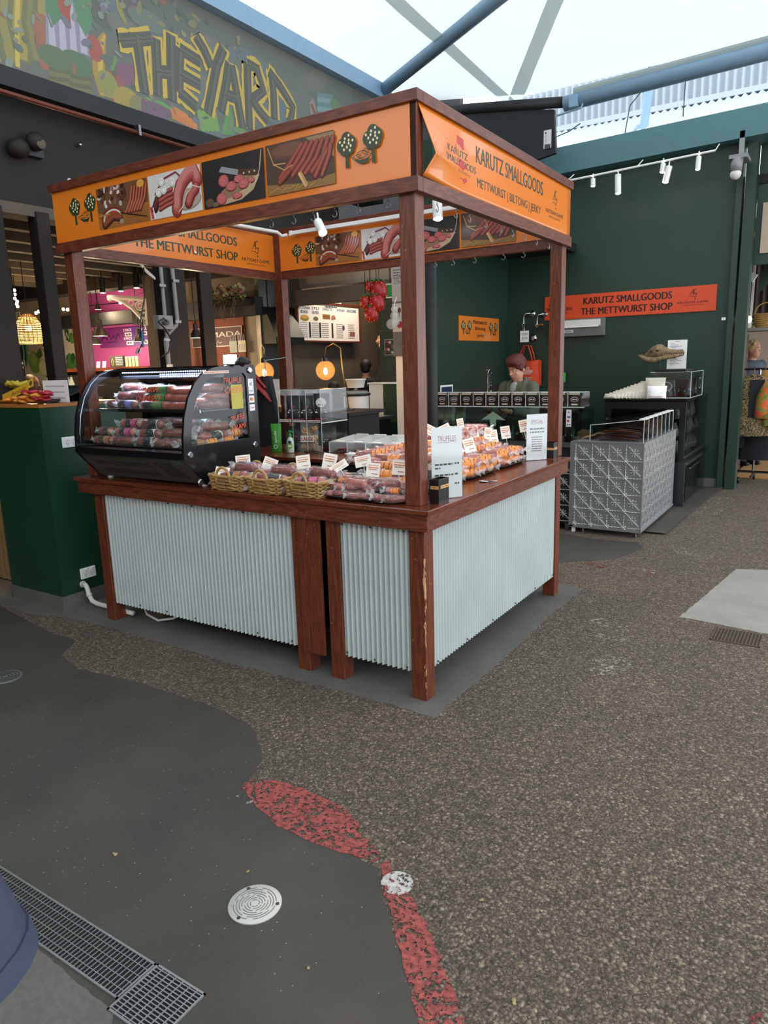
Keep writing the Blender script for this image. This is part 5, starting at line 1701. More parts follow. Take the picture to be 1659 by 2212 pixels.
obj('fold', MB().grid(lambda a, b: (-1.47 + .34 * a, 1.44 + .09 * b, HC + .018 + .004 * math.sin(9 * a) * math.sin(5 * b)), 16, 6).grid(lambda a, b: (-1.47 + .34 * a, 1.44 + .09 * (1 - b), HC + .002), 2, 2), 'white', cl, smooth=True)
obj('fold_edge', MB().tube([(-1.475, 1.44, HC + .011), (-1.13, 1.44, HC + .011)], .01, 8), 'white', cl, smooth=True)
# floodlight standing on the fridge
fl = thing('flood_light', 'bright white work light standing on the display fridge', 'work light', (-1.52, .3, 1.632))
c0 = at(497, 777, 'y', .3)
c0.z = max(c0.z, 1.665)
M = facing(38, .1)
obj('housing', MB().obox(c0 + M @ Vector((0, .02, 0)), (.085, .035, .062), M), 'black', fl, bevel=.006)
obj('lens', MB().obox(c0 + M @ Vector((0, -.0005, 0)), (.075, .003, .052), M), 'bulb_cool', fl)
obj('stand', MB().tube([c0 + Vector((-.04, .03, -.02)), c0 + Vector((-.03, .03, 1.634 - c0.z)), c0 + Vector((.06, .05, 1.634 - c0.z)), c0 + Vector((.05, .03, -.02))], .005, 6), 'black', fl)
lamp('light', 'SPOT', c0 + M @ Vector((0, -.01, 0)), 12, '#e8f0ff', .03, fl, c0 + M @ Vector((0, -1, -.2)), 120, .8)
cap = thing('dark_cap', 'black rounded cap lying on top of the display fridge', 'cap', (-1.45, .33, 1.632))
c1 = at(523, 783, 'y', .33)
obj('dome', MB().sph((c1.x, c1.y, 1.634), (.055, .05, .045), fn=lambda d: 1 if d.z > 0 else .3), 'black_matte', cap, smooth=True)
obj('peak', MB().grid(lambda a, b: (c1.x - .05 + .1 * a, c1.y - .045 - .05 * b * math.sin(PI * a), 1.637), 8, 3), 'black_matte', cap)
# ================================================================ people
def person(label, loc, yaw, H, shirt, trouser, pose=None, skin='skin', hair=None, hair_fn=None, name='person', head_pitch=0.0, head_yaw=0.0, lean=0.0, voxel=.011, jacket_hem=.46, shoe='black', face=True, hs=1.0):
 """standing figure; local axes: face towards -y, z up.  One continuous fused body, clothes and hair as parts."""
 P = dict(ls=(.165, 0, .80), rs=(-.165, 0, .80), le=(.20, .02, .62), re=(-.20, .02, .62), lw=(.21, -.04, .47), rw=(-.21, -.04, .47))
 P.update(pose or {})
 e = thing(name, label, 'person', loc)
 R = rz(yaw)
 def J(p):
  x, y, z = p
  v = Vector((x * H / 1.0 if abs(x) > 3 else x * H * .62 * 1.0, y * H * .62, z * H))
  k = max(0, v.z - .5 * H)
  v.y -= math.sin(lean) * k
  v.z -= (1 - math.cos(lean)) * k
  return R @ v + Vector(loc)
 def limb(mb, pts, rr, n=10):
  out, ro = [], []
  for i in range(len(pts) - 1):
   for k in range(4):
    out.append(pts[i].lerp(pts[i + 1], k / 4))
    ro.append(rr[i] + (rr[i + 1] - rr[i]) * k / 4)
  mb.tube(out + [pts[-1]], ro + [rr[-1]], n)
 def torso(mb, g):
  for z, hx, hy in ((.50, .100, .072), (.55, .098, .070), (.60, .090, .064), (.66, .092, .066), (.72, .100, .070), (.77, .104, .066), (.805, .090, .055)):
   c_ = J((0, 0, z))
   mb.sph(c_, ((hx + g) * H, (hy + g) * H, .045 * H), 14, 8, R)
 body = MB()
 torso(body, 0)
 hands = []
 for s_, sh, el, wr in ((1, 'ls', 'le', 'lw'), (-1, 'rs', 're', 'rw')):
  a, b, c_ = J(P[sh]), J(P[el]), J(P[wr])
  body.sph(a, .034 * H)
  limb(body, [a, b, c_], [.031 * H, .024 * H, .016 * H])
  d = (c_ - b).normalized()
  side = R @ Vector((s_, 0, 0))
  side = (side - d * side.dot(d)).normalized()
  up = d.cross(side)
  palm = c_ + d * .03 * H
  body.sph(palm, (.019 * H, .024 * H, .027 * H), 10, 7, Matrix((up, side, d)).transposed())
  for k in range(4):
   o_ = palm + side * (.024 - .016 * k) * .62 * H * .9 + d * .018 * H
   ln = (.036, .042, .040, .032)[k] * H
   limb(body, [o_, o_ + d * ln * .5 + up * .004 * H * s_, o_ + d * ln * .9 + up * .014 * H * s_], [.0062 * H, .0056 * H, .0048 * H], 6)
  o_ = palm - d * .012 * H + side * -.016 * H
  limb(body, [o_, o_ - side * .014 * H + d * .016 * H, o_ - side * .016 * H + d * .034 * H], [.0075 * H, .0064 * H, .0052 * H], 6)
  hands.append(palm)
 legs = []
 for s_ in (1, -1):
  hp, kn, an = J((s_ * .085, 0, .50)), J((s_ * .09, -.01, .27)), J((s_ * .09, .02, .04))
  limb(body, [hp, kn, an], [.056 * H, .036 * H, .023 * H])
  legs.append((hp, kn, an))
  body.sph(J((s_ * .095, -.06, .02)), (.024 * H, .062 * H, .02 * H), 12, 7, R)
 nk, hc = J((0, .01, .82)), J((0, -.02, .925))
 limb(body, [nk, J((0, -.005, .86)), hc], [.036 * H, .031 * H, .032 * H])
 HM = R @ rz(head_yaw) @ rx(head_pitch)
 h = .135 * H * hs
 def hp_(x, y, z):
  return hc + HM @ Vector((x * h, y * h, z * h))
 body.sph(hp_(0, .03, .10), (.33 * h, .40 * h, .40 * h), 20, 14, HM)
 body.sph(hp_(0, -.08, -.16), (.27 * h, .29 * h, .36 * h), 18, 12, HM)
 body.sph(hp_(0, -.22, -.38), (.12 * h, .11 * h, .09 * h), 12, 8, HM)
 body.sph(hp_(.15, -.24, -.12), (.09 * h, .08 * h, .09 * h), 10, 8, HM).sph(hp_(-.15, -.24, -.12), (.09 * h, .08 * h, .09 * h), 10, 8, HM)
 limb(body, [hp_(0, -.36, .04), hp_(0, -.40, -.06), hp_(0, -.45, -.13)], [.035 * h, .042 * h, .062 * h], 8)
 body.sph(hp_(.10, -.33, .09), (.09 * h, .04 * h, .03 * h), 8, 6, HM).sph(hp_(-.10, -.33, .09), (.09 * h, .04 * h, .03 * h), 8, 6, HM)
 body.sph(hp_(0, -.355, -.25), (.09 * h, .03 * h, .03 * h), 8, 6, HM)
 for s_ in (1, -1):
  body.sph(hp_(.33 * s_, .03, -.04), (.03 * h, .07 * h, .11 * h), 8, 6, HM)
 o = obj('body', body, skin, e, smooth=True)
 m = o.modifiers.new('fuse', 'REMESH')
 m.mode = 'VOXEL'
 m.voxel_size = voxel * .62 if face else voxel
 m.use_smooth_shade = True
 sm = o.modifiers.new('soften', 'SMOOTH')
 sm.factor = .5
 sm.iterations = 2
 if face:
  for s_ in (1, -1):
   ey = obj('eye', MB().sph(hp_(.115 * s_, -.315, .02), (.045 * h, .03 * h, .022 * h), 10, 6, HM), 'white', e, smooth=True)
   obj('iris', MB().sph(hp_(.115 * s_, -.338, .015), .018 * h, 8, 6), 'black', ey, smooth=True)
   obj('eyebrow', MB().tube([hp_(.05 * s_, -.36, .115), hp_(.12 * s_, -.37, .14), hp_(.19 * s_, -.32, .11)], .013 * h, 6), 'dark_brown', e, smooth=True)
  obj('lips', MB().tube([hp_(-.08, -.335, -.26), hp_(0, -.378, -.25), hp_(.08, -.335, -.26)], [.008 * h, .018 * h, .008 * h], 6), mat_lips, e, smooth=True)
 if hair:
  r = random.Random(4)
  hm = MB()
  hair_fn(hm, hp_, h, HM, r)
  ho = obj('hair', hm, hair, e, smooth=True)
  m = ho.modifiers.new('fuse', 'REMESH')
  m.mode = 'VOXEL'
  m.voxel_size = .009
  m.use_smooth_shade = True
 top = MB()
 torso(top, .012)
 top.sph(J((0, 0, jacket_hem)), (.125 * H, .095 * H, .03 * H), 14, 8, R)
 for sh, el, wr in (('ls', 'le', 'lw'), ('rs', 're', 'rw')):
  a, b, c_ = J(P[sh]), J(P[el]), J(P[wr])
  top.sph(a, .045 * H)
  limb(top, [a, b, b.lerp(c_, .92)], [.043 * H, .036 * H, .028 * H])
 limb(top, [J((0, .0, .80)), J((0, .01, .835))], [.06 * H, .042 * H])
 o = obj('jacket', top, shirt, e, smooth=True)
 m = o.modifiers.new('fuse', 'REMESH')
 m.mode = 'VOXEL'
 m.voxel_size = .016
 m.use_smooth_shade = True
 tr = MB()
 for hp, kn, an in legs:
  limb(tr, [hp, kn, an + Vector((0, 0, .01))], [.064 * H, .044 * H, .036 * H])
 tr.sph(J((0, 0, .5)), (.108 * H, .08 * H, .05 * H), 14, 8, R)
 o = obj('trousers', tr, trouser, e, smooth=True)
 m = o.modifiers.new('fuse', 'REMESH')
 m.mode = 'VOXEL'
 m.voxel_size = .018
 m.use_smooth_shade = True
 for s_ in (1, -1):
  c_ = J((s_ * .095, -.06, .022))
  obj('shoe', MB().sph(c_, (.032 * H, .072 * H, .024 * H), 14, 8, R, lambda d: 1 if d.z > -.6 else .9), shoe, e, smooth=True)
 return e, J, hp_, h, HM
mat_lips = mat('lips', '#a4605a', .5)
mat('hair_auburn', '#5a1d18', .45, var=.4, vs=80, bump=.9, bs=90)
mat('hair_dark', '#17110f', .55, bump=.3, bs=200)
mat('hair_blond', '#b59a6b', .6, var=.25, vs=60, bump=.5, bs=160)
mat('olive_jacket', '#565646', .75, var=.1, vs=20, bump=.15, bs=90)
mat('dark_cloth', '#15151a', .8)
mat('navy_coat', '#343a50', .8, var=.12, vs=12, bump=.15, bs=60)
mat('grey_shirt', '#9a9a98', .8)
mat('denim', '#2b3442', .8)
mat('white_cloth', '#c9c2b8', .8)
def short_hair(mb, hp_, h, HM, r):
 mb.sph(hp_(0, .08, .18), (.385 * h, .44 * h, .42 * h), 20, 14, HM)
 mb.sph(hp_(0, -.05, .38), (.36 * h, .37 * h, .24 * h), 16, 10, HM)
 for k in range(40):
  a, b = r.uniform(0, 2 * PI), r.uniform(.1, 1.5)
  d = (math.sin(b) * math.cos(a), math.sin(b) * math.sin(a), math.cos(b))
  if d[1] < -.75 and d[2] < .45:
   continue
  mb.sph(hp_(d[0] * .35, .06 + d[1] * .40, .18 + d[2] * .38), (.09 * h, .09 * h, .07 * h), 8, 6, HM)
 for s_ in (1, -1):
  mb.sph(hp_(.30 * s_, .0, .1), (.07 * h, .16 * h, .2 * h), 10, 8, HM)
 for k in range(6):
  mb.sph(hp_(-.25 + .1 * k, -.29 + .02 * abs(k - 2.5), .24 - .01 * k), (.07 * h, .05 * h, .1 * h), 8, 6, HM)
def cropped_hair(mb, hp_, h, HM, r):
 mb.sph(hp_(0, .07, .14), (.345 * h, .41 * h, .385 * h), 20, 14, HM)
 mb.sph(hp_(0, .2, -.05), (.3 * h, .25 * h, .3 * h), 16, 10, HM)
def curly_hair(mb, hp_, h, HM, r):
 mb.sph(hp_(0, .1, .12), (.38 * h, .42 * h, .42 * h), 18, 12, HM)
 for k in range(110):
  a, b = r.uniform(0, 2 * PI), r.uniform(0, 2.2)
  d = (math.sin(b) * math.cos(a), math.sin(b) * math.sin(a), math.cos(b))
  if d[1] < -.55 and d[2] < .5:
   continue
  mb.sph(hp_(d[0] * .4, .08 + d[1] * .44, .1 + d[2] * .44), .07 * h, 8, 6)
hp0 = at(1114, 822, 'y', 4.5)
wpos = (hp0.x + .02, 4.6, .02)
wm, J, hpw, hw, HMw = person('older woman with short auburn hair and olive hooded jacket behind the glass counter', wpos, math.radians(-8), 1.63, 'olive_jacket', 'denim',
                             dict(le=(.23, -.10, .63), re=(-.23, -.10, .63), lw=(.10, -.38, .66), rw=(-.16, -.38, .68)), 'skin', 'hair_auburn', short_hair, head_pitch=.34, head_yaw=-.22, lean=.10, hs=1.16)
obj('shirt', MB().sph(J((0, -.085, .79)), (.055, .03, .085), 14, 10), 'grey_shirt', wm, smooth=True)
hd = MB()
for s_ in (1, -1):
 hd.tube([J((.02 * s_, .06, .855)), J((.075 * s_, .03, .85)), J((.10 * s_, -.05, .825)), J((.07 * s_, -.12, .77))], [.028, .03, .028, .014], 10, flat=.8)
hd.sph(J((0, .13, .80)), (.12, .06, .09), 14, 8)
ho = obj('hood', hd, 'olive_jacket', wm, smooth=True)
# ================================================================ glass counter of the shop behind
gc = thing('shop_counter', 'shop counter with pressed-metal front and glass case behind the stall', 'counter', (-1.2, 4.05, 0))
obj('body', MB().box(-2.42, 3.76, .07, -.53, 4.4, .80), 'steel_dark', gc)
obj('top_rail', MB().box(-2.42, 3.73, .80, -.53, 4.4, .835), 'steel', gc)
GX0, GX1, GY0, GY1, GZ0, GZ1 = -2.44, -.50, 3.80, 4.30, .836, 1.165
for nm, b in (('glass_front', (GX0, GY0, GZ0, GX1, GY0 + .006, GZ1)), ('glass_end', (GX1 - .006, GY0, GZ0, GX1, GY1, GZ1)), ('glass_end', (GX0, GY0, GZ0, GX0 + .006, GY1, GZ1)), ('glass_top', (GX0, GY0 - .01, GZ1, GX1 + .06, GY1, GZ1 + .008))):
 obj(nm, MB().box(*b), 'glass_green', gc)
obj('glass_shelf', MB().box(GX0 + .01, GY0 + .1, 1.0, -1.7, GY1, 1.006), 'glass_green', gc)
obj('edge_strip', MB().box(GX0, GY0 - .012, GZ1, GX1 + .06, GY0 - .008, GZ1 + .009), 'acrylic_edge', gc)
obj('foot', MB().box(-.6, 3.8, 0, -.56, 3.84, .07), 'steel', gc)
obj('foot', MB().box(-2.3, 3.8, 0, -2.26, 3.84, .07), 'steel', gc)
p = Print()
p.rect(0, 0, .05, .16, '#dcdde2').stroke([(.015, .13), (.035, .145), (.035, .125), (.015, .14)], .005, '#3f4660').rect(.01, .08, .04, .1, '#5a6a86').ell(.02, .055, .012, .012, '#c33b2a').dashes(.008, .02, .042, .012, '#555555', 3)
q = at(1222, 922, 'y', 3.79)
p.build('payment_stickers', gc, frame((q.x, 3.796, q.z), (1, 0, 0), (0, 0, 1)))
# row of clear bins along the top
bn = thing('jerky_bin', 'clear lidded bin of dark jerky on the glass counter', 'bin', (0, 0, 0), 'jerky bins along the glass counter')
bw, bd, bh = .128, .26, .125
mat('jerky', '#2a1915', .6, var=.5, vs=45, bump=.6, bs=70)
obj('bin_box', MB().box(-bw / 2, 0, 0, bw / 2, .004, bh).box(-bw / 2, .004, 0, -bw / 2 + .004, bd, bh).box(bw / 2 - .004, .004, 0, bw / 2, bd, bh).box(-bw / 2, bd - .004, 0, bw / 2, bd, bh).box(-bw / 2, 0, 0, bw / 2, bd, .003), 'acrylic', bn)
obj('bin_edge', MB().box(-bw / 2 - .002, -.002, 0, -bw / 2 + .004, .001, bh), 'acrylic_edge', bn)
def jm(a, b):
 x, y = -bw / 2 + .006 + (bw - .012) * a, .006 + (bd - .012) * b
 return (x, y, bh * .72 + .012 * math.sin(31 * a + 17 * b) * math.cos(23 * b - 11 * a))
mb = MB().grid(jm, 10, 10)
mb.add([(-bw / 2 + .006, .006, .004), (bw / 2 - .006, .006, .004), (bw / 2 - .006, .006, bh * .72), (-bw / 2 + .006, .006, bh * .72)], [(0, 1, 2, 3)])
mb.add([(bw / 2 - .006, .006, .004), (bw / 2 - .006, bd - .006, .004), (bw / 2 - .006, bd - .006, bh * .72), (bw / 2 - .006, .006, bh * .72)], [(0, 1, 2, 3)])
obj('jerky_fill', mb, 'jerky', bn)
obj('lid', MB().box(-bw / 2 + .003, -.004, bh, bw / 2 - .003, bd, bh + .004), 'frost', bn)
obj('lid_tab', MB().box(-bw / 2 + .02, -.008, bh + .002, bw / 2 - .02, .02, bh + .008), 'white', bn)
p = Print()
p.ring(0, bh * .52, .036, .022, .0035, '#c9c6c0', 20).dashes(-.024, bh * .52, .024, .011, '#c9c6c0', 2).rect(-.05, bh * .88, .05, bh * .97, '#d8c9b5').rect(-.03, bh * .1, .03, bh * .2, '#d0bfa8')
p.build('bin_print', bn, frame((0, -.0008, 0), (1, 0, 0), (0, 0, 1)))
freeze_kids(bn)
for k in range(14):
 x = -2.36 + k * .1395
 o = bn if k == 0 else copy_tree(bn)
 o.location = (x, 3.83, GZ1 + .009)
# inside the case
rr_ = random.Random(21)
for k in range(9):
 pouch('black snack pouch standing in the glass counter case', (-1.62 + k * .125, 3.93 + rr_.uniform(-.01, .01), GZ0 + .001), rr_.uniform(-8, 8), .11, .165, .04, .06, False, 'black pouches in the glass counter', 40 + k)
mat('bag_pale', '#a9a79e', .5, var=.12, vs=20)
for k in range(5):
 pouch('pale crumpled plastic bag on the glass shelf near the kitchen', (-2.36 + k * .13, 4.05, 1.007), rr_.uniform(-20, 20), .14, .14, .07, .1, False, 'pale bags in the glass counter', 60 + k, False, 'bag_pale', 'plastic_bag')
bgm = thing('nut_jar', 'clear bag of mixed brown snacks inside the glass counter', 'snack bag', (-1.0, 4.0, GZ0))
obj('bag', MB().sph((-1.0, 4.0, GZ0 + .13), (.075, .06, .13), fn=lambda d: 1 + .06 * math.sin(9 * d.x + 7 * d.z)), 'bag_clear', bgm, smooth=True)
obj('fill', MB().sph((-1.0, 4.0, GZ0 + .11), (.068, .053, .108), 18, 12, fn=lambda d: 1 + .09 * math.sin(21 * d.x) * math.sin(19 * d.z + 8 * d.y)), 'snack', bgm)
ar = thing('arrow_card', 'white folded arrow-shaped card behind the counter glass', 'card', (-1.35, 3.87, 1.0))
q = at(1065, 905, 'y', 3.86)
obj('card', MB().prism([(-.13, -.01), (0, .075), (.13, -.01), (.035, -.005), (.03, -.07), (-.03, -.07), (-.035, -.005)], (q.x, 3.86, q.z), (1, 0, 0), (0, 0, 1), (0, .004, 0)), 'card', ar)
obj('prop', MB().tube([(q.x, 3.867, q.z - .05), (q.x, 3.90, GZ0 + .002)], .004, 6), 'acrylic_edge', ar)
# black round downpipe between stall and counter
dp = struct('column_black_pipe', MB().tube([(-1.45, 2.75, 0), (-1.45, 2.75, 2.5)], .052, 20), 'dark_beam', smooth=True)
dp.location += Vector((at(931, 700, 'y', 2.75).x + 1.45, 0, 0))
# ================================================================ pressed-tin counter with biltong case
sc = thing('tin_counter', 'silver pressed-tin counter with biltong case on top', 'counter', (-.2, 4.4, 0))
SX0, SX1, SY0, SY1, SZ0, SZ1 = -.53, .125, 3.71, 5.15, .055, .86
obj('body', MB().box(SX0 + .004, SY0 + .006, SZ0, SX1 - .006, SY1, SZ1 - .003), 'silver_tin', sc)
obj('top_sheet', MB().box(SX0, SY0 - .004, SZ1 - .003, SX1 + .004, SY1, SZ1 + .004), 'silver_tin', sc)
for b in ((SX0 - .004, SY0 - .004, SZ0, SX0 + .035, SY0 + .005, SZ1), (SX1 - .006, SY0 - .004, SZ0, SX1 + .004, SY0 + .006, SZ1), (SX0, SY0 - .004, SZ0 - .004, SX1, SY0 + .004, SZ0 + .016), (SX1 - .004, SY0, SZ0 - .004, SX1 + .003, SY1, SZ0 + .014)):
 obj('edge_trim', MB().box(*b), 'silver_tin', sc)
for x, y in ((SX0 + .12, SY0 + .05), (SX1 - .05, SY0 + .05), (SX1 - .05, SY1 - .06), (SX0 + .12, SY1 - .06)):
 obj('foot', MB().lathe([(.02, 0), (.02, .012), (.008, .014), (.008, .056)], (x, y, 0), 12), 'chrome', sc, smooth=40)
obj('timber_block', MB().box(SX0 + .02, SY0 + .02, .0, SX0 + .045, SY0 + .06, .055), 'card', sc)
TS = .1525
def tile_mesh():
 mb = MB()
 c_ = TS / 2
 def bead(x0, y0, x1, y1, r0, r1, n_=7):
  mb.tube([(x0 + (x1 - x0) * i / n_, y0 + (y1 - y0) * i / n_, 0) for i in range(n_ + 1)], [r0 + (r1 - r0) * abs(math.sin(PI * i / n_ * 1.0)) for i in range(n_ + 1)], 6, caps=False)
 bead(0, 0, 0, TS, .007, .0035)
 bead(0, 0, TS, 0, .007, .0035)
 mb.sph((0, 0, 0), (.012, .012, .010), 10, 6)
 for k in range(4):
  a = k * PI / 2 + PI / 4
  mb.sph((.016 * math.cos(a), .016 * math.sin(a), 0), (.013, .007, .007), 8, 5, rz(a))
 for a in (.32, .5, .68):
  mb.sph((TS * a, 0, 0), .007, 6, 4).sph((0, TS * a, 0), .007, 6, 4)
 bead(.02, TS - .02, TS - .02, .02, .004, .0045)
 bead(.026, TS - .014, TS - .014, .026, .002, .002)
 mb.sph((c_, c_, 0), (.008, .008, .008), 8, 5)
 for k in range(8):
  a = k * PI / 4
  mb.sph((c_ + .02 * math.cos(a), c_ + .02 * math.sin(a), 0), (.015 if k % 2 == 0 else .012, .0045, .005), 8, 5, rz(a))
  mb.sph((c_ + .034 * math.cos(a), c_ + .034 * math.sin(a), 0), (.006, .006, .005), 6, 4)
 return mb
def tin_tiles(parent, org, ux, uy, nx, ny, deep=1.0):
 org, ux, uy = Vector(org), Vector(ux), Vector(uy)
 M = Matrix((ux, uy, ux.cross(uy) * deep)).transposed()
 t0 = None
 for i in range(nx):
  for j in range(ny):
   if t0 is None:
    t0 = obj('pressed_tile', tile_mesh().xf(M, org), 'silver_tin', parent, smooth=True)
   else:
    q = t0.copy()
    COL.objects.link(q)
    q.location = t0.location + ux * TS * i + uy * TS * j
tin_tiles(sc, (SX0 + .045, SY0 + .002, SZ0 + .03), (1, 0, 0), (0, 0, 1), 4, 5)
tin_tiles(sc, (SX1 - .0045, SY0 + .02, SZ0 + .03), (0, 1, 0), (0, 0, 1), 9, 5, .18)
tin_tiles(gc, (-.53 - TS, 3.757, .09), (1, 0, 0), (0, 0, 1), 1, 4)
tin_tiles(gc, (-.53 - 2 * TS, 3.757, .09), (1, 0, 0), (0, 0, 1), 1, 4)
bl = thing('biltong_case', 'long clear divided case of dark biltong on the silver counter', 'display case', (-.13, 4.4, SZ1))
B0, B1, BY0, BY1 = -.37, .105, 3.76, 5.02
zl, zh = SZ1 + .15, SZ1 + .205
obj('front_panel', MB().add([(B0, BY0, SZ1 + .005), (B1, BY0, SZ1 + .005), (B1, BY0, zh), (B0, BY0, zl)], [(0, 1, 2, 3)]), 'acrylic', bl, solid=.004)
obj('end_panel', MB().box(B1 - .004, BY0, SZ1 + .005, B1, BY1, zh), 'acrylic', bl)
obj('back_panel', MB().add([(B0, BY1, SZ1 + .005), (B1, BY1, SZ1 + .005), (B1, BY1, zh), (B0, BY1, zl)], [(0, 1, 2, 3)]), 'acrylic', bl, solid=.004)
obj('top_panel', MB().add([(B0, BY0, zl), (B1, BY0, zh), (B1, BY1, zh), (B0, BY1, zl)], [(0, 1, 2, 3)]), 'acrylic', bl, solid=.004)
for k in range(8):
 y = BY0 + (BY1 - BY0) * k / 7
 obj('divider_edge', MB().box(B1, y - .005, SZ1 + .005, B1 + .003, y + .005, zh), 'acrylic_edge', bl)
 obj('divider', MB().add([(B0, y, SZ1 + .005), (B1, y, SZ1 + .005), (B1, y, zh), (B0, y, zl)], [(0, 1, 2, 3)]), 'acrylic', bl, solid=.002)
 if k < 7:
  obj('lid_tab', MB().box(B1 - .05, y + .03, zh - .002, B1 + .006, y + .15, zh + .006), 'white', bl)
for pts in ([(B0, BY0, zl), (B1, BY0, zh)], [(B0, BY0, SZ1 + .005), (B0, BY0, zl)], [(B1, BY0, zh), (B1, BY1, zh)]):
 obj('bright_edge', MB().tube(pts, .0035, 5), 'acrylic_edge', bl)
mat('biltong', '#3a1d14', .5, var=.6, vs=30)
mat('biltong_red', '#74361f', .45, var=.4, vs=30)
for k in range(7):
 for j in range(9):
  y = BY0 + .02 + (BY1 - BY0) * (k + .1 + .75 * rr_.random()) / 7
  z = SZ1 + .012 + .011 * j
  x = rr_.uniform(-.15, -.11)
  o = obj('biltong_strip', MB().tube([(x - .17, y + rr_.uniform(-.02, .02), z), (x, y, z + .012), (x + .17, y + rr_.uniform(-.02, .02), z - .002)], [.008, .013, .009], 6, flat=.45), 'biltong_red' if (k == 0 and j % 2) else 'biltong', smooth=True)
  tag(o, 'dark dried biltong strip in section %s of the long clear case' % ['one', 'two', 'three', 'four', 'five', 'six', 'seven'][k], 'biltong', 'biltong strips in the long clear case')
kb = obj('brown_paper', MB().grid(lambda a, b: (-.49 + .12 * a, 3.9 + .5 * b, SZ1 + .012 + .03 * a + .01 * math.sin(8 * b)), 5, 8), mat('kraft', '#a57d4d', .8, var=.1), solid=.004)
tag(kb, 'sheet of brown kraft paper beside the biltong case', 'paper')
# ================================================================ black display fridge, pouch case, bags, skull
bf = thing('cold_cabinet', 'low black glass-sided cabinet against the green wall', 'cabinet', (-.2, 5.9, .02))
KX0, KX1, KY0, KY1 = -.66, .185, 5.25, 6.55
obj('base', MB().box(KX0, KY0, .02, KX1 + .02, KY1, .5), 'steel_dark', bf)
obj('ledge', MB().box(KX0, KY0 - .02, .5, KX1 + .06, KY1 + .02, .53), 'glass_green', bf)
obj('drawer_front', MB().box(KX1 + .02, KY0 + .05, .06, KX1 + .028, KY1 - .05, .46), 'black_gloss', bf)
obj('handle', MB().tube([(KX1 + .045, KY0 + .15, .42), (KX1 + .045, KY1 - .6, .42)], .01, 8), 'chrome', bf)
obj('floor_panel', MB().box(KX0, KY0, .53, KX1, KY1, .56), 'black', bf)
obj('top_panel', MB().box(KX0, KY0 - .01, 1.135, KX1 + .01, KY1, 1.165), 'black_gloss', bf)
for x0, x1, z0, z1 in ((KX0, KX0 + .06, .56, 1.135), (KX1 - .06, KX1, .56, 1.135), (KX0 + .06, KX1 - .06, 1.06, 1.135), (KX0 + .06, KX1 - .06, .56, .6)):
 obj('door_frame', MB().box(x0, KY0 - .004, z0, x1, KY0 + .03, z1), 'black', bf)
obj('door_glass', MB().box(KX0 + .06, KY0 + .01, .6, KX1 - .06, KY0 + .014, 1.06), 'glass', bf)
obj('lock', MB().lathe([(.016, 0), (.016, .006), (.0005, .006)], (KX0 + .03, KY0 - .004, .95), 12, rx(PI / 2)), 'chrome', bf)
obj('side_glass', MB().box(KX1 - .006, KY0 + .03, .56, KX1, KY1, 1.135), 'glass', bf)
obj('rear_wall', MB().box(KX0, KY1 - .02, .56, KX1, KY1, 1.135), 'black', bf)
obj('left_wall', MB().box(KX0, KY0 + .03, .56, KX0 + .02, KY1 - .02, 1.135), 'black', bf)
for z in (.75, .94):
 obj('shelf', MB().box(KX0 + .02, KY0 + .05, z, KX1 - .01, KY1 - .03, z + .006), 'glass_green', bf)
for k in range(10):
 for z in (.561, .757, .947):
  if z > .9 and k > 6:
   continue
  q = pouch('dark spiced biltong pack on a shelf of the black cabinet', (KX1 - .1 + rr_.uniform(-.02, .02), KY0 + .12 + k * .13, z), 90 + rr_.uniform(-15, 15), .11, .15, .06, .05, False, 'packs inside the black cabinet', 80 + k, False, 'jerky', 'biltong_pack')
tc = thing('acrylic_case', 'clear box case of black pouches on top of the black cabinet', 'display case', (.0, 5.7, 1.166))
T0, T1, TY0, TY1, TZ0, TZ1 = -.24, .18, 5.47, 6.2, 1.167, 1.44
for b in ((T0, TY0, TZ0, T1, TY0 + .004, TZ1), (T1 - .004, TY0, TZ0, T1, TY1, TZ1), (T0, TY0, TZ0, T0 + .004, TY1, TZ1), (T0, TY1 - .004, TZ0, T1, TY1, TZ1), (T0, TY0, TZ1, T1, TY1, TZ1 + .004)):
 obj('clear_panel', MB().box(*b), 'acrylic', tc)
for pts in ([(T1, TY0, TZ0), (T1, TY0, TZ1)], [(T0, TY0, TZ1), (T1, TY0, TZ1), (T1, TY1, TZ1)], [(T1, TY1, TZ0), (T1, TY1, TZ1)], [(T0, TY0, TZ0), (T1, TY0, TZ0), (T1, TY1, TZ0)]):
 obj('bright_edge', MB().tube(pts, .0035, 5), 'acrylic_edge', tc)
p = Print()
p.ring(-.08, .12, .09, .05, .005, '#b9b6b0', 24)
p.build('case_print', tc, frame((T1 - .2, TY0 - .001, TZ0), (1, 0, 0), (0, 0, 1)))
p = Print()
p.ring(.55, .14, .07, .06, .005, '#b9b6b0', 24)
p.build('case_print', tc, frame((T1 + .001, TY0, TZ0), (0, 1, 0), (0, 0, 1)))
for k in range(12):
 pouch('black pouch inside the clear case under the skull', (T0 + .1 + (k % 3) * .11, TY0 + .1 + (k // 3) * .2, TZ0 + .001), rr_.uniform(-30, 60), .12, .19, .05, .15, False, 'pouches in the clear case under the skull', 120 + k, m='pouch_black' if k % 3 else 'jerky')
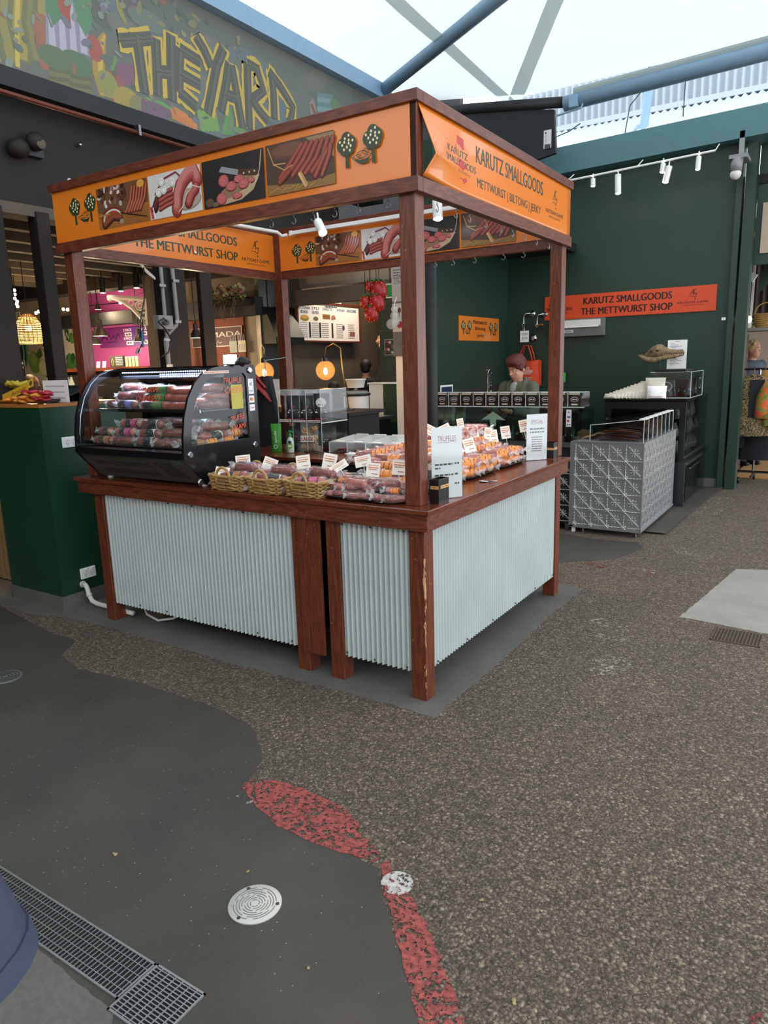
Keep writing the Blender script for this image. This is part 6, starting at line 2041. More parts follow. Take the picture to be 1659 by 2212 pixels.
# white paper bags fanned out on the cabinet
mat('paper_bag', '#d8d0c0', .7, var=.08, vs=20)
for k in range(11):
 x = -.63 + k * .035
 pouch('white paper bag in the fanned stack on the black cabinet', (x, 5.33 + .012 * k, 1.1665), -20 + rr_.uniform(-6, 6), .17, .06 + .0125 * k, .05, .55 - .03 * k, False, 'fanned white paper bags', 160 + k, False, 'paper_bag', 'paper_bag')
pouch('flat white sealed bag lying before the fanned paper bags', (-.13, 5.30, 1.1665), 5, .2, .14, .09, .3, False, None, 180, False, 'paper', 'paper_bag')
pouch('open cream paper bag standing behind the sealed white bag', (-.17, 5.40, 1.1665), 0, .21, .22, .08, .1, False, None, 181, False, 'paper_bag', 'paper_bag')
# crocodile skull on its stand
sk = thing('crocodile_skull', 'long brown crocodile skull with white teeth on a black stand', 'skull', (.0, 5.7, 1.445))
mat('bone', '#7c6749', .7, var=.35, vs=25, bump=.5, bs=60)
mat('bone_tooth', '#e0d8c4', .4)
k0, k1 = at(1393, 768, 'y', 5.7), at(1478, 762, 'y', 5.7)
ks = (k1.x - k0.x)
def SK(a, y, z):
 return (k0.x + a * ks, 5.7 + y * ks, k0.z - .01 + z * ks)
mb = MB()
up = [(a, b * 1.25, c_ * 1.75, d * 1.35) for a, b, c_, d in [(0.0, .015, .03, .0), (.08, .06, .06, .03), (.2, .16, .09, .07), (.32, .19, .1, .10), (.42, .17, .1, .10), (.52, .11, .07, .085), (.68, .08, .045, .06), (.85, .07, .04, .055), (.95, .07, .04, .07), (1.0, .04, .02, .05)]]
mb.grid(lambda a, b: (lambda i, f: SK(*[(up[i][0] + (up[min(i + 1, 9)][0] - up[i][0]) * f), (up[i][1] + (up[min(i + 1, 9)][1] - up[i][1]) * f) * math.cos(2 * PI * a) * .8,
  (up[i][3] + (up[min(i + 1, 9)][3] - up[i][3]) * f) + (up[i][2] + (up[min(i + 1, 9)][2] - up[i][2]) * f) * math.sin(2 * PI * a) + .012 * math.sin(30 * b) * math.sin(4 * PI * a)]))(min(int(b * 9), 8), b * 9 - min(int(b * 9), 8)), 16, 36, True)
obj('cranium', mb, 'bone', sk, smooth=True)
mb = MB()
for s_ in (-1, 1):
 mb.tube([SK(-.14, s_ * .14, .05), SK(-.06, s_ * .16, -.02), SK(.1, s_ * .17, -.09), SK(.3, s_ * .17, -.1), SK(.5, s_ * .11, -.05), SK(.75, s_ * .07, -.02), SK(.98, s_ * .03, .02)], [.015 * ks, .045 * ks, .08 * ks, .075 * ks, .055 * ks, .042 * ks, .03 * ks], 8)
obj('lower_jaw', mb, 'bone', sk, smooth=True)
mat('socket', '#2a2018', .9)
for a, z in ((.36, .12), (.2, .1)):
 obj('eye_socket', MB().sph(SK(a, -.185, z + .02), (.04 * ks, .02 * ks, .026 * ks), 10, 7), 'socket', sk, smooth=True)
for k in range(11):
 a = .5 + k * .046
 for s_ in (-1, 1):
  obj('tooth', MB().lathe([(.010 * ks, 0), (.007 * ks, -.02 * ks), (.001 * ks, -.04 * ks)], SK(a, s_ * .085, .035), 7), 'bone_tooth', sk, smooth=True)
obj('base_plate', MB().box(-.185, 5.45, 1.445, .13, 5.85, 1.47), 'black', sk, bevel=.004)
obj('rod', MB().tube([(k0.x + .4 * ks, 5.7, 1.47), (k0.x + .4 * ks, 5.7, k0.z - .03)], .006, 8), 'black', sk)
obj('cradle', MB().tube([(k0.x + .3 * ks, 5.7, k0.z - .045), (k0.x + .8 * ks, 5.7, k0.z - .035), (k0.x + .8 * ks, 5.7, k0.z - .005)], .004, 6), 'black', sk)
pa = thing('notice_sheet', 'white printed notice standing behind the crocodile skull', 'notice', (-.03, 5.8, 1.47))
q0, q1 = at(1443, 735, 'y', 5.8), at(1482, 790, 'y', 5.8)
obj('sheet', MB().box(q0.x, 5.8, 1.47, q1.x, 5.803, q0.z), 'paper', pa)
p = Print()
ww, hh = q1.x - q0.x, q0.z - 1.47
p.dashes(ww * .38, hh * .94, ww * .62, hh * .02, '#555555', 1)
for k in range(16):
 p.dashes(ww * .16, hh * (.88 - .05 * k), ww * (.35 + .5 * ((k * 7) % 5) / 5), hh * .016, '#6d6d70', 200 + k)
p.build('notice_print', pa, frame((q0.x, 5.7995, 1.47), (1, 0, 0), (0, 0, 1)))
# ================================================================ on the green walls
def atd(u, v_, depth):
 return CAM + (_F + _R2 * ((u - 829.5) / FPX) - _U2 * ((v_ - 1106) / FPX)) * depth
sg = thing('wall_sign', 'long red-orange shop sign KARUTZ SMALLGOODS on the green back wall', 'sign', (-.85, 6.69, 2.12))
obj('board', MB().box(-1.9, 6.68, 2.122, .2, 6.695, 2.42), 'orange_red', sg)
p = Print()
karutz_logo(p, -1.88, 2.14, -1.52, 2.41, '#241512')
p.text('KARUTZ SMALLGOODS', -.84, 2.335, .085, '#241512', w=1.08, bold=.025)
p.text('THE METTWURST SHOP', -.85, 2.205, .085, '#241512', w=1.12, bold=.025)
ag_logo(p, -.06, 2.34, .085, '#241512', w=.36)
p.build('sign_print', sg, frame((0, 6.6795, 0), (1, 0, 0), (0, 0, 1)))
ys = thing('wall_sign', 'small orange sign with trees and the words Mettwurst Biltong Jerky', 'sign', (-2.43, 5.79, 1.87))
obj('board', MB().box(-2.438, 5.20, 1.868, -2.428, 6.385, 2.162), 'orange_sign', ys)
p = Print()
trees(p, 5.25, 1.94, 5.55, 2.1)
trees(p, 6.06, 1.94, 6.34, 2.1)
for k, w_ in enumerate(('Mettwurst', 'Biltong', 'Jerky')):
 p.text(w_, 5.8, 2.10 - k * .085, .055, '#1c1712', w=[.42, .3, .22][k], bold=.01)
p.build('sign_print', ys, frame((-2.4275, 0, 0), (0, 1, 0), (0, 0, 1)))
eb = thing('meter_box', 'grey metal service box under the red-orange shop sign', 'service box', (-1.4, 6.66, 1.9))
obj('box', MB().box(-1.80, 6.60, 1.895, -1.09, 6.699, 2.115), 'grey_coping', eb, bevel=.004)
obj('flap', MB().box(-1.78, 6.585, 2.02, -1.13, 6.60, 2.10), 'plastic_white', eb)
obj('flap_bar', MB().box(-1.78, 6.572, 2.005, -1.15, 6.586, 2.02), 'card', eb)
p = Print()
p.rect(-1.66, 1.945, -1.48, 1.98, '#cfcfca').text('TATA', -1.55, 1.962, .022, '#222222', w=.08, bold=.04)
p.build('box_label', eb, frame((0, 6.599, 0), (1, 0, 0), (0, 0, 1)))
def wall_tap(label, x, z, yellow):
 e = thing('wall_tap', label, 'tap', (x, 6.69, z))
 obj('flange', MB().lathe([(.045, 0), (.045, .01), (.02, .025), (.0005, .025)], (x + .04, 6.699, z + .02), 16, rx(PI / 2)), 'chrome', e, smooth=40)
 obj('pipe', MB().tube([(x + .04, 6.68, z + .02), (x + .02, 6.64, z + .025), (x - .03, 6.62, z + .02), (x - .05, 6.62, z - .02), (x - .055, 6.62, z - .12), (x - .06, 6.62, z - .2)], .014, 10), 'chrome', e, smooth=True)
 obj('valve', MB().lathe([(.02, -.03), (.026, -.015), (.026, .015), (.02, .03)], (x - .056, 6.62, z - .12), 12), 'chrome', e, smooth=40)
 obj('handle', MB().tube([(x - .05, 6.6, z - .12), (x + .05, 6.57, z - .115)], .012, 8), 'band_tan' if yellow else 'chrome', e)
 return e
wall_tap('chrome wall tap with a white tag hanging under it', -2.12, 2.2, False)
wall_tap('chrome wall tap with a yellow lever beside the red-orange sign', -1.93, 2.18, True)
o = obj('wall_flange', MB().lathe([(.05, 0), (.05, .01), (.03, .03), (.0005, .03)], (-2.06, 6.699, 1.90), 16, rx(PI / 2)), 'chrome', smooth=40)
tag(o, 'round chrome wall flange beside the hanging white tag', 'pipe flange')
tg_ = thing('hanging_tag', 'white handwritten tag hanging from the wall tap', 'tag', (-2.15, 6.61, 1.86))
obj('card', MB().box(-2.215, 6.608, 1.85, -2.09, 6.611, 2.0), 'paper', tg_)
p = Print()
p.text('CASH', -2.152, 1.955, .03, '#3a3a40', w=.085, bold=0).text('$2.00', -2.15, 1.9, .032, '#3a3a40', w=.08, bold=0)
p.build('writing', tg_, frame((0, 6.6075, 0), (1, 0, 0), (0, 0, 1)))
obj('string', MB().tube([(-2.155, 6.61, 2.0), (-2.16, 6.615, 2.05)], .003, 5), 'white', tg_)
ob = thing('tote_bag', 'orange-red shopping tote hanging on the green wall', 'bag', (-2.1, 6.63, 1.25))
mat('tote', '#d2441c', .7, var=.08, vs=15)
mb = MB()
mb.grid(lambda a, b: (-2.30 + .36 * a + .004 * math.sin(6 * b), 6.60 - .05 * math.sin(PI * a) + .006 * math.sin(14 * a) * b, 1.255 + .35 * b + .012 * math.sin(7 * a) * b), 14, 10)
mb.grid(lambda a, b: (-1.94 - .36 * a, 6.66 + .02 * math.sin(PI * a), 1.255 + .35 * b), 6, 6)
mb.add([(-1.94, 6.60, 1.255), (-1.94, 6.66, 1.255), (-1.94, 6.66, 1.605), (-1.94, 6.60, 1.605)], [(0, 1, 2, 3)])
obj('bag', mb, 'tote', ob, smooth=True)
obj('gusset', MB().box(-1.95, 6.61, 1.27, -1.925, 6.66, 1.6), 'tote', ob)
for dx, dy in ((0, -.02), (.02, .03)):
 obj('strap', MB().tube([(-2.24 + dx, 6.60 + dy, 1.57), (-2.2 + dx, 6.60 + dy, 1.7), (-2.14, 6.60 + dy, 1.81), (-2.09 + dx, 6.61 + dy, 1.8), (-2.05 + dx, 6.60 + dy, 1.7), (-2.02 + dx, 6.60 + dy, 1.57)], .02, 8, flat=.25), 'tote', ob, smooth=True)
p = Print()
p.text('KARUTZ', -2.13, 1.5, .035, '#e8ddd5', w=.15, bold=.03).text('SMALLGOODS', -2.11, 1.46, .035, '#e8ddd5', w=.2, bold=.03).dashes(-2.15, 1.43, -2.03, .012, '#e8ddd5', 2)
for k in range(6):
 p.dashes(-2.2 + .02 * k, 1.38 - .018 * k, -2.0 - .015 * k, .008, '#e0b8a8', 5 + k)
p.dashes(-2.2, 1.31, -1.97, .01, '#e0b8a8', 12)
p.build('bag_print', ob, frame((0, 6.545, 0), (1, 0, 0), (0, 0, 1)))
# sink bench with spring tap
sb_ = thing('sink_bench', 'stainless steel bench with splashback along the niche wall', 'bench', (-2.2, 5.6, .02))
obj('worktop', MB().box(-2.435, 4.75, .90, -1.85, 6.55, .94), 'steel', sb_)
obj('splashback', MB().box(-2.436, 4.75, .94, -2.425, 6.55, 1.28), 'steel', sb_)
obj('cabinet', MB().box(-2.43, 4.8, .02, -1.9, 6.5, .90), 'steel_dark', sb_)
fa = thing('spring_tap', 'tall chrome spring tap rising behind the jerky bins', 'tap', (-2.2, 5.4, .94))
f0 = at(1060, 850, 'x', -2.15)
fy = f0.y
obj('riser', MB().tube([(-2.2, fy, .94), (-2.2, fy, 1.25)], .014, 10), 'chrome', fa, smooth=True)
pts = [(-2.2, fy, 1.25 + .2 * k / 8) for k in range(8)] + [(-2.2, fy + .05 - .05 * math.cos(a), 1.45 + .06 * math.sin(a)) for a in [PI * i / 8 for i in range(1, 9)]] + [(-2.2, fy + .1, 1.4 - .15 * k / 3) for k in range(4)]
sp_ = []
for i in range(len(pts) * 12):
 a = Vector(pts[min(i // 12, len(pts) - 1)]).lerp(Vector(pts[min(i // 12 + 1, len(pts) - 1)]), (i % 12) / 12)
 sp_.append(a + Vector((.014 * math.cos(i * .8), .006 * math.sin(i * .8), .010 * math.sin(i * .8))))
obj('hose', MB().tube(pts, .008, 8), 'black', fa, smooth=True)
obj('spring', MB().tube(sp_, .003, 4), 'chrome', fa)
obj('spray_head', MB().lathe([(.012, 0), (.02, .03), (.02, .1), (.012, .12)], (-2.2, fy + .1, 1.13), 12), mat('tap_yellow', '#8b8a3c', .4), fa, smooth=40)
cp_ = obj('wire_rack', MB().tube([(-2.0, fy - .2 + .1 * math.cos(a), .95 + .22 * math.sin(a)) for a in [PI * i / 10 for i in range(11)]], .006, 6), 'chrome')
tag(cp_, 'arched chrome wire rack on the sink bench', 'rack')
nt = thing('notice_stand', 'small white notice standing behind the jerky bins', 'notice', (-2.3, 4.9, .94))
q = at(965, 850, 'x', -2.25)
obj('sheet', MB().box(-2.252, q.y - .15, 1.12, -2.248, q.y + .15, 1.36), 'paper', nt)
obj('stand', MB().box(-2.27, q.y - .05, .94, -2.253, q.y + .05, 1.2), 'plastic_white', nt)
p = Print()
p.rect(-.13, 1.25, .13, 1.34, '#28344f').dashes(-.12, 1.2, .1, .02, '#444444', 1).dashes(-.12, 1.16, .12, .02, '#444444', 2)
p.build('notice_print', nt, frame((-2.2475, q.y, 0), (0, 1, 0), (0, 0, 1)))
gm = thing('brush', 'green-handled cleaning brush upright against the back wall', 'brush', (-1.72, 6.62, .02))
q = at(1219, 815, 'y', 6.62)
obj('handle', MB().tube([(q.x, 6.62, .3), (q.x, 6.62, q.z + .1)], .012, 8), 'black', gm)
obj('grip', MB().tube([(q.x, 6.62, q.z - .06), (q.x, 6.62, q.z + .06)], .02, 8), 'green_plastic', gm)
obj('head', MB().box(q.x - .12, 6.56, .02, q.x + .12, 6.68, .3), 'black', gm)
wt = thing('kettle', 'white and black jug behind the woman shoulder', 'jug', (-1.55, 5.6, .94))
q = at(1190, 848, 'y', 5.7)
jx = q.x
tb = thing('side_table', 'dark side bench carrying the white and black jug', 'bench', (jx, 5.75, .02))
obj('top', MB().box(jx - .25, 5.55, .98, jx + .35, 5.95, 1.02), 'black', tb)
obj('body', MB().box(jx - .22, 5.58, .02, jx + .32, 5.92, .98), 'black_matte', tb)
wt.location = (jx, 5.72, 1.02)
obj('jug', MB().lathe([(.06, 0), (.075, .02), (.07, .12), (.055, .17), (.05, .19)], (jx, 5.72, 1.021), 16), 'white_gloss', wt, smooth=40)
obj('lid', MB().lathe([(.052, .19), (.05, .2), (.02, .21), (.02, .225), (.0005, .225)], (jx, 5.72, 1.021), 16), 'black', wt, smooth=40)
obj('handle', MB().tube([(jx + .06, 5.70, 1.05), (jx + .115, 5.68, 1.09), (jx + .11, 5.68, 1.17), (jx + .05, 5.70, 1.2)], .011, 8), 'black', wt, smooth=True)
# track lights on the green beam
tk = thing('lighting_track', 'slim white lighting track under the green beam', 'light track', (-.6, 6.2, 3.8))
ta, tb2 = at(1225, 391, 'y', 6.25), at(1545, 325, 'y', 6.25)
obj('rail', MB().tube([ta, tb2], .012, 6), 'white', tk)
for k in range(3):
 q = ta.lerp(tb2, k / 2)
 obj('drop_rod', MB().tube([q, q + Vector((0, .25, .12))], .006, 6), 'white', tk)
SL = [(1281, 385, 1281, 402, 'small white spot in the row under the green beam, closest to the stall'), (1335, 376, 1335, 418, 'large white cylinder spot hanging under the green beam'), (1433, 352, 1430, 372, 'short white spot behind the tilted pair under the green beam'),
      (1446, 358, 1437, 394, 'tilted white spot of the pair under the green beam'), (1510, 337, 1507, 366, 'white spot under the green beam nearest the door post')]
for k, (u0, v0, u1, v1, lab) in enumerate(SL):
 a, b = at(u0, v0, 'y', 6.25), at(u1, v1, 'y', 6.25)
 track_spot('track_spot', lab, a, b - a, (b - a).length, .035 if k in (1, 3) else .028, (6, '#ffeccb'), spot=80, glowm='lamp_white', hang=.05, group='spots under the green beam')
cm = thing('camera_dome', 'pale grey security camera under the green beam', 'camera', (.35, 6.3, 3.7))
a = at(1592, 365, 'y', 6.3)
obj('housing', MB().tube([a + Vector((0, 0, .11)), a + Vector((-.01, 0, -.02))], .06, 14), 'grey_pvc', cm, smooth=True)
obj('lens_cap', MB().sph(a + Vector((-.01, 0, -.05)), .058), 'plastic_white', cm, smooth=True)
obj('bracket', MB().box(a.x - .08, 6.25, a.z + .1, a.x + .1, 6.56, a.z + .14).box(a.x - .02, 6.5, a.z + .14, a.x + .03, 6.55, 4.0), 'grey_pvc', cm)
obj('screw_plate', MB().box(.29, 6.53, 2.0, .33, 6.56, 2.03), 'plastic_white', cm)
# ================================================================ left: green counter of the neighbour, sockets, drain pipe, slats, fruit
ng = thing('juice_counter', 'dark green box counter beside the stall with sockets on its side', 'counter', (-3.2, .3, 0))
obj('body', MB().box(-3.47, -.045, .10, -2.85, .62, 1.395), 'green_gloss', ng)
obj('top_edge', MB().box(-3.48, -.05, 1.395, -2.845, .62, 1.415), 'band_tan', ng)
obj('plinth', MB().box(-3.46, -.05, .0, -2.845, .62, .10), 'cement', ng)
slp = thing('slat_screen', 'pale timber slat front beyond the green counter', 'slat screen', (-3.9, .02, .1))
obj('backing', MB().box(-5.2, .0, .1, -3.48, .03, 1.4), 'black_matte', slp)
sl0 = None
for k in range(22):
 x = -3.52 - k * .075
 if sl0 is None:
  sl0 = obj('slat', MB().box(x - .045, -.022, .12, x, .0, 1.4), mat('slat_wood', '#8a6a45', .6, var=.2), slp)
 else:
  q = sl0.copy()
  COL.objects.link(q)
  q.location.x -= k * .075
def outlet(label, y0, z0, y1, z1):
 e = thing('power_outlet', label, 'power outlet', (-2.85, (y0 + y1) / 2, (z0 + z1) / 2), 'double sockets on the green counter')
 obj('plate', MB().box(-2.85, y0, z0, -2.839, y1, z1), 'white_gloss', e, bevel=.003)
 w_, h_ = y1 - y0, z1 - z0
 for f in (.3, .72):
  y = y0 + w_ * f
  obj('switch', MB().box(-2.839, y - .010, z0 + h_ * .66, -2.833, y + .010, z0 + h_ * .88), 'white', e, bevel=.002)
  for dy, dz, an in ((-.008, .33, .5), (.008, .33, -.5), (0, .18, 0)):
   obj('slot', MB().obox((-2.8388, y + dy, z0 + h_ * (dz + .05)), (.001, .0028, .009), rx(an)), 'black', e)
 return e
outlet('white double power outlet high on the green counter', .085, 1.118, .205, 1.19)
outlet('white double power outlet low on the green counter near the floor', .105, .185, .225, .262)
pv = thing('drain_pipe', 'pale bent plastic drain pipe running under the long counter', 'pipe', (-2.8, .15, .05))
obj('pipe', MB().tube([(-2.845, .115, .15), (-2.80, .105, .152), (-2.775, .10, .13), (-2.765, .10, .085), (-2.735, .1, .045), (-2.68, .1, .035), (-2.3, .1, .03)], .0165, 10), 'white_pvc', pv, smooth=True)
obj('collar', MB().tube([(-2.765, .1, .1), (-2.764, .1, .078)], .020, 10), 'white_pvc', pv, smooth=True)
obj('wall_ring', MB().tube([(-2.849, .115, .15), (-2.84, .115, .15)], .024, 12), 'white_pvc', pv)
# fruit and bags on the green counter
tz = 1.416
cr = thing('fruit_crate', 'black sloping crate with bananas on the green counter', 'crate', (-3.3, .3, tz))
obj('panel', MB().add([(-3.46, .12, tz), (-2.98, .12, tz), (-2.98, .4, tz + .09), (-3.46, .4, tz + .09)], [(0, 1, 2, 3)]), 'black_matte', cr, solid=.01)
obj('back', MB().box(-3.46, .40, tz, -2.98, .42, tz + .11), 'black_matte', cr)
mat('banana', '#c9b23c', .5, var=.2, vs=25)
mat('banana_tip', '#4a3a1c', .7)
for k in range(9):
 c_ = at(12 + k * 4.2, 832 - (k % 3) * 4, 'y', .27 - .03 * (k % 3))
 b_ = thing('banana', 'yellow-green banana in the bunch at the frame edge', 'banana', c_, 'bananas on the green counter')
 a = -.5 + .12 * k
 pts = [c_ + rz(a) @ Vector((.07 * math.sin(t_), -.02, .05 * (1 - math.cos(t_)) - .02)) for t_ in [-1.1 + 2.2 * i / 8 for i in range(9)]]
 obj('peel', MB().tube(pts, [.006, .012, .0155, .017, .0175, .017, .0155, .012, .005], 8), 'banana', b_, smooth=True)
 obj('tip', MB().sph(pts[-1], .006, 8, 6), 'banana_tip', b_)
yb = thing('paper_banner', 'yellow printed card leaning across the bananas', 'card', (-3.2, .2, tz))
c_ = at(33, 848, 'y', .16)
p = Print()
p.rect(-.12, -.03, .12, .03, '#c9952a').text('Avocado', .03, .0, .03, '#4a2c12', w=.14, bold=0, shear=.3).rect(.12, -.015, .17, .045, '#d9a03a').ell(.145, .015, .014, .02, '#4a5a2a')
p.build('card', yb, frame(c_, rz(.35) @ Vector((.94, 0, .34)), (-.3, .2, .9)))
obj('prop', MB().tube([c_ + Vector((0, .01, -.02)), Vector((c_.x, c_.y + .02, tz))], .006, 6), 'black', yb)
for k in range(44):
 r_ = random.Random(900 + k)
 red = k > 15
 u, v_ = (12 + r_.random() * 55, 858 + r_.random() * 9) if not red else (42 + r_.random() * 62, 846 + r_.random() * 20)
 c_ = at(u, v_, 'y', r_.uniform(.0, .1))
 c_.z = max(c_.z, tz + .012)
 nm = 'snack_packet'
 o = obj(nm, MB().sph(c_, (.042, .03, .013), 10, 6, rz(r_.uniform(0, 3)) @ ry(r_.uniform(-.3, .3)), lambda d: 1 + .15 * math.sin(8 * d.x) * math.sin(6 * d.y)), 'packet_red' if red and k % 4 else 'packet_orange', smooth=True) if 'packet_red' in MATS else None
 if o is None:
  mat('packet_red', '#a8283a', .3, var=.25, vs=40)
  mat('packet_orange', '#d8872a', .3, var=.25, vs=40)
  o = obj(nm, MB().sph(c_, (.042, .03, .013), 10, 6, rz(r_.uniform(0, 3)), lambda d: 1 + .15 * math.sin(8 * d.x)), 'packet_orange', smooth=True)
 tag(o, 'shiny red dried-fruit packet heaped on the green counter' if red and k % 4 else 'shiny orange dried-fruit packet heaped on the green counter', 'packet', 'red packets on the green counter' if red and k % 4 else 'orange packets on the green counter')
nb = thing('notice_sheet', 'faded white notice standing on the green counter corner', 'notice', (-2.95, .2, tz))
q0, q1, q2 = at(98, 872, 'y', .2), at(151, 872, 'y', .2), at(98, 822, 'y', .2)
obj('sheet', MB().box(q0.x, .198, tz, q1.x, .201, q2.z), 'paper', nb)
obj('foot', MB().box(q0.x, .198, tz, q1.x, .26, tz + .003), 'acrylic', nb)
p = Print()
for k in range(4):
 p.dashes(q0.x + .03, q2.z - .04 - .04 * k, q1.x - .04, .008, '#b59aa6', 300 + k)
p.build('notice_print', nb, frame((0, .1975, 0), (1, 0, 0), (0, 0, 1)))
# ================================================================ painted mural THE YARD
XP = XM + .002
def mu(u, v_):
 q = at(u, v_, 'x', XP)
 return (q.y, q.z)
m_ = Print()
_pa = m_._add
def _hazy(pts, faces, col, lift=True):  # greys every mural colour to paint in the lens haze
 c_ = lin(col)
 g_ = lin('#7f857e')
 return _pa(pts, faces, tuple(c_[i] * .72 + g_[i] * .28 for i in range(3)), lift)
m_._add = _hazy
def mpoly(pts, col):
 m_.poly([mu(*q) for q in pts], col)
def mst(pts, w, col):
 m_.stroke([mu(*q) for q in pts], w, col)
def mel(u, v_, a, b, col, rot=0, n=14):
 c_ = mu(u, v_)
 m_.ell(c_[0], c_[1], a, b, col, rot, n)
m_.rect(-4, 3.737, 5.34, 4.798, '#5d625c')
rm = random.Random(77)
for k in range(60):
 m_.ell(rm.uniform(.2, 5.2), rm.uniform(3.85, 4.7), rm.uniform(.12, .4), rm.uniform(.06, .14), rm.choice(['#61675f', '#586058', '#656c68', '#5c6a70', '#6a6b62', '#4f5650']), rm.uniform(-.5, .5))
for u, c in ((20, '#8f8440'), (48, '#9a8c3f'), (78, '#7d7a48'), (100, '#93894a')):
 mst([(u, -60), (u - 4, 60), (u + 3, 135)], [.16, .2, .12], '#6d6a3c')
 mst([(u, -60), (u - 4, 60), (u + 3, 130)], [.09, .12, .06], c)
mst([(40, -40), (36, 60), (38, 145)], .035, '#c2ab45')
mst([(88, 30), (92, 90), (98, 150)], [.1, .14, .06], '#9a5a42')
for u in (105, 128, 150, 172):
 mst([(u, -40), (u + 6, 60), (u + 10, 118)], [.03, .09, .12], '#8b86a0')
 mst([(u, -40), (u + 6, 60), (u + 10, 116)], [.015, .05, .06], '#b3aec0')
mpoly([(95, -40), (135, -40), (132, 40), (110, 60), (98, 20)], '#4c7a54')
mpoly([(150, -40), (195, -40), (200, 50), (185, 80), (165, 40)], '#50805a')
mst([(142, -40), (138, 20), (150, 60)], [.14, .1, .03], '#a04436')
for u, v_ in ((128, 150), (175, 165)):
 for k in range(6):
  mst([(u - 22, v_ - 8 + k * 9), (u, v_ - 3 + k * 9), (u + 24, v_ + k * 9)], .045, ['#6f6a3c', '#565634'][k % 2])
mel(165, 138, .14, .09, '#4b6a4a')
mel(120, 125, .15, .08, '#566848')
mst([(226, 72), (214, 105), (213, 160), (221, 208)], [.03, .12, .11, .05], '#a8832c')
mst([(226, 75), (217, 105), (217, 160), (222, 205)], [.01, .05, .04, .02], '#c9a545')
for u, v_ in ((203, 92), (208, 105), (206, 118)):
 mel(u, v_, .06, .05, '#a2463c')
for k in range(9):
 mel(262 + (k % 3) * 9, 150 + (k // 3) * 11, .05, .045, '#7d4a68')
mst([(250, 125), (242, 150), (247, 170)], .03, '#5a8a4a')
mel(247, 188, .1, .12, '#8f4a4a')
mel(232, 182, .1, .1, '#8a8a40')
mel(275, 220, .14, .11, '#a08a34')
mel(300, 232, .1, .09, '#7f7a48')
for k in range(7):
 mel(318 + (k % 4) * 14, 228 + (k // 4) * 14 + (k % 4) * 3, .065, .06, '#6d4a66')
for k in range(5):
 mst([(312, 212), (330 + 6 * k, 216 + 2 * k), (352 + 5 * k, 226 + 3 * k)], .02, '#4f9a4c')
for k in range(9):
 mst([(371 + k * 6, 234 + k * 4), (376 + k * 6, 258 + k * 3)], .04, '#c8702a')
mst([(368, 232), (400, 250), (425, 275)], .05, '#d0782c')
for k in range(16):
 mel(432 + (k % 4) * 10 + (k // 4) * 2, 246 + (k // 4) * 10, .035, .035, '#6f9a45')
mpoly([(478, 290), (488, 240), (498, 232), (505, 265), (505, 292)], '#4f8a4c')
mst([(480, 275), (510, 280), (530, 285)], .05, '#5a8a4c')
mpoly([(246, -20), (262, 15), (276, 55), (268, 50), (252, 20)], '#8d8744')
mel(300, 35, .12, .07, '#7a5a58')
mel(320, 45, .2, .08, '#62706a')
mel(600, 205, .2, .16, '#566a78')
mpoly([(668, 222), (676, 212), (684, 240), (672, 248)], '#93897c')
mst([(672, 225), (680, 245)], .05, '#8c3a36')
for k in range(4):
 mst([(685, 205 + 10 * k), (720, 210 + 10 * k)], .05, ['#5f7f86', '#7b979a'][k % 2])
mel(724, 228, .1, .07, '#5c7a50')
for k in range(150):
 a_, b_ = rm.uniform(.3, 3.0), rm.uniform(3.76, 4.75)
 m_.ell(a_, b_, rm.uniform(.015, .06), rm.uniform(.01, .03), rm.choice(['#7d7a50', '#565f58', '#8a8460', '#4d5a50', '#6f6a78', '#7f8a80', '#8a5a4a']), rm.uniform(0, 3), 7)
LET = [[(258, 88), (292, 86), (328, 83)], [(294, 74), (302, 130), (312, 202)], [(335, 82), (338, 140), (341, 206)], [(368, 74), (369, 150), (372, 218)], [(338, 154), (371, 158)],
       [(388, 104), (386, 150), (386, 200)], [(388, 106), (432, 134)], [(390, 160), (432, 184)], [(386, 198), (424, 232)], [(422, 78), (440, 108), (456, 145)], [(482, 104), (468, 140), (448, 245)],
       [(494, 136), (488, 180), (477, 240)], [(499, 140), (510, 200), (523, 276)], [(486, 204), (514, 214)], [(533, 138), (535, 200), (538, 278)], [(533, 138), (554, 148), (569, 196), (541, 218)], [(545, 218), (560, 240), (578, 262)],
       [(586, 160), (590, 200), (592, 256)], [(580, 155), (604, 186), (632, 232), (626, 264)]]
for pts in LET:
 k = []
 for i in range(len(pts) - 1):
  for j in range(4):
   f = j / 4
   k.append((pts[i][0] + (pts[i + 1][0] - pts[i][0]) * f + rm.uniform(-1, 1), pts[i][1] + (pts[i + 1][1] - pts[i][1]) * f + rm.uniform(-1, 1)))
 k.append(pts[-1])
 k = [(pts[0][0] - (pts[1][0] - pts[0][0]) * .06, pts[0][1] - (pts[1][1] - pts[0][1]) * .06)] + k
 mst(k, [.165 + rm.uniform(-.02, .02) for _ in k], '#c9a93a')
for pts in LET:
 mst(pts, .105, '#45443f')
for pts in LET:
 mst([(a + 1.5, b + 1) for a, b in pts], .04, '#57554c')
 mst([(a - 2, b + 1) for a, b in pts], .012, '#36352f')
mo = m_.build('painted_picture', bpy.data.objects['wall_mural_board'], frame((XP, 0, 0), (0, 1, 0), (0, 0, 1)), 'print_matte', eps=.000012)
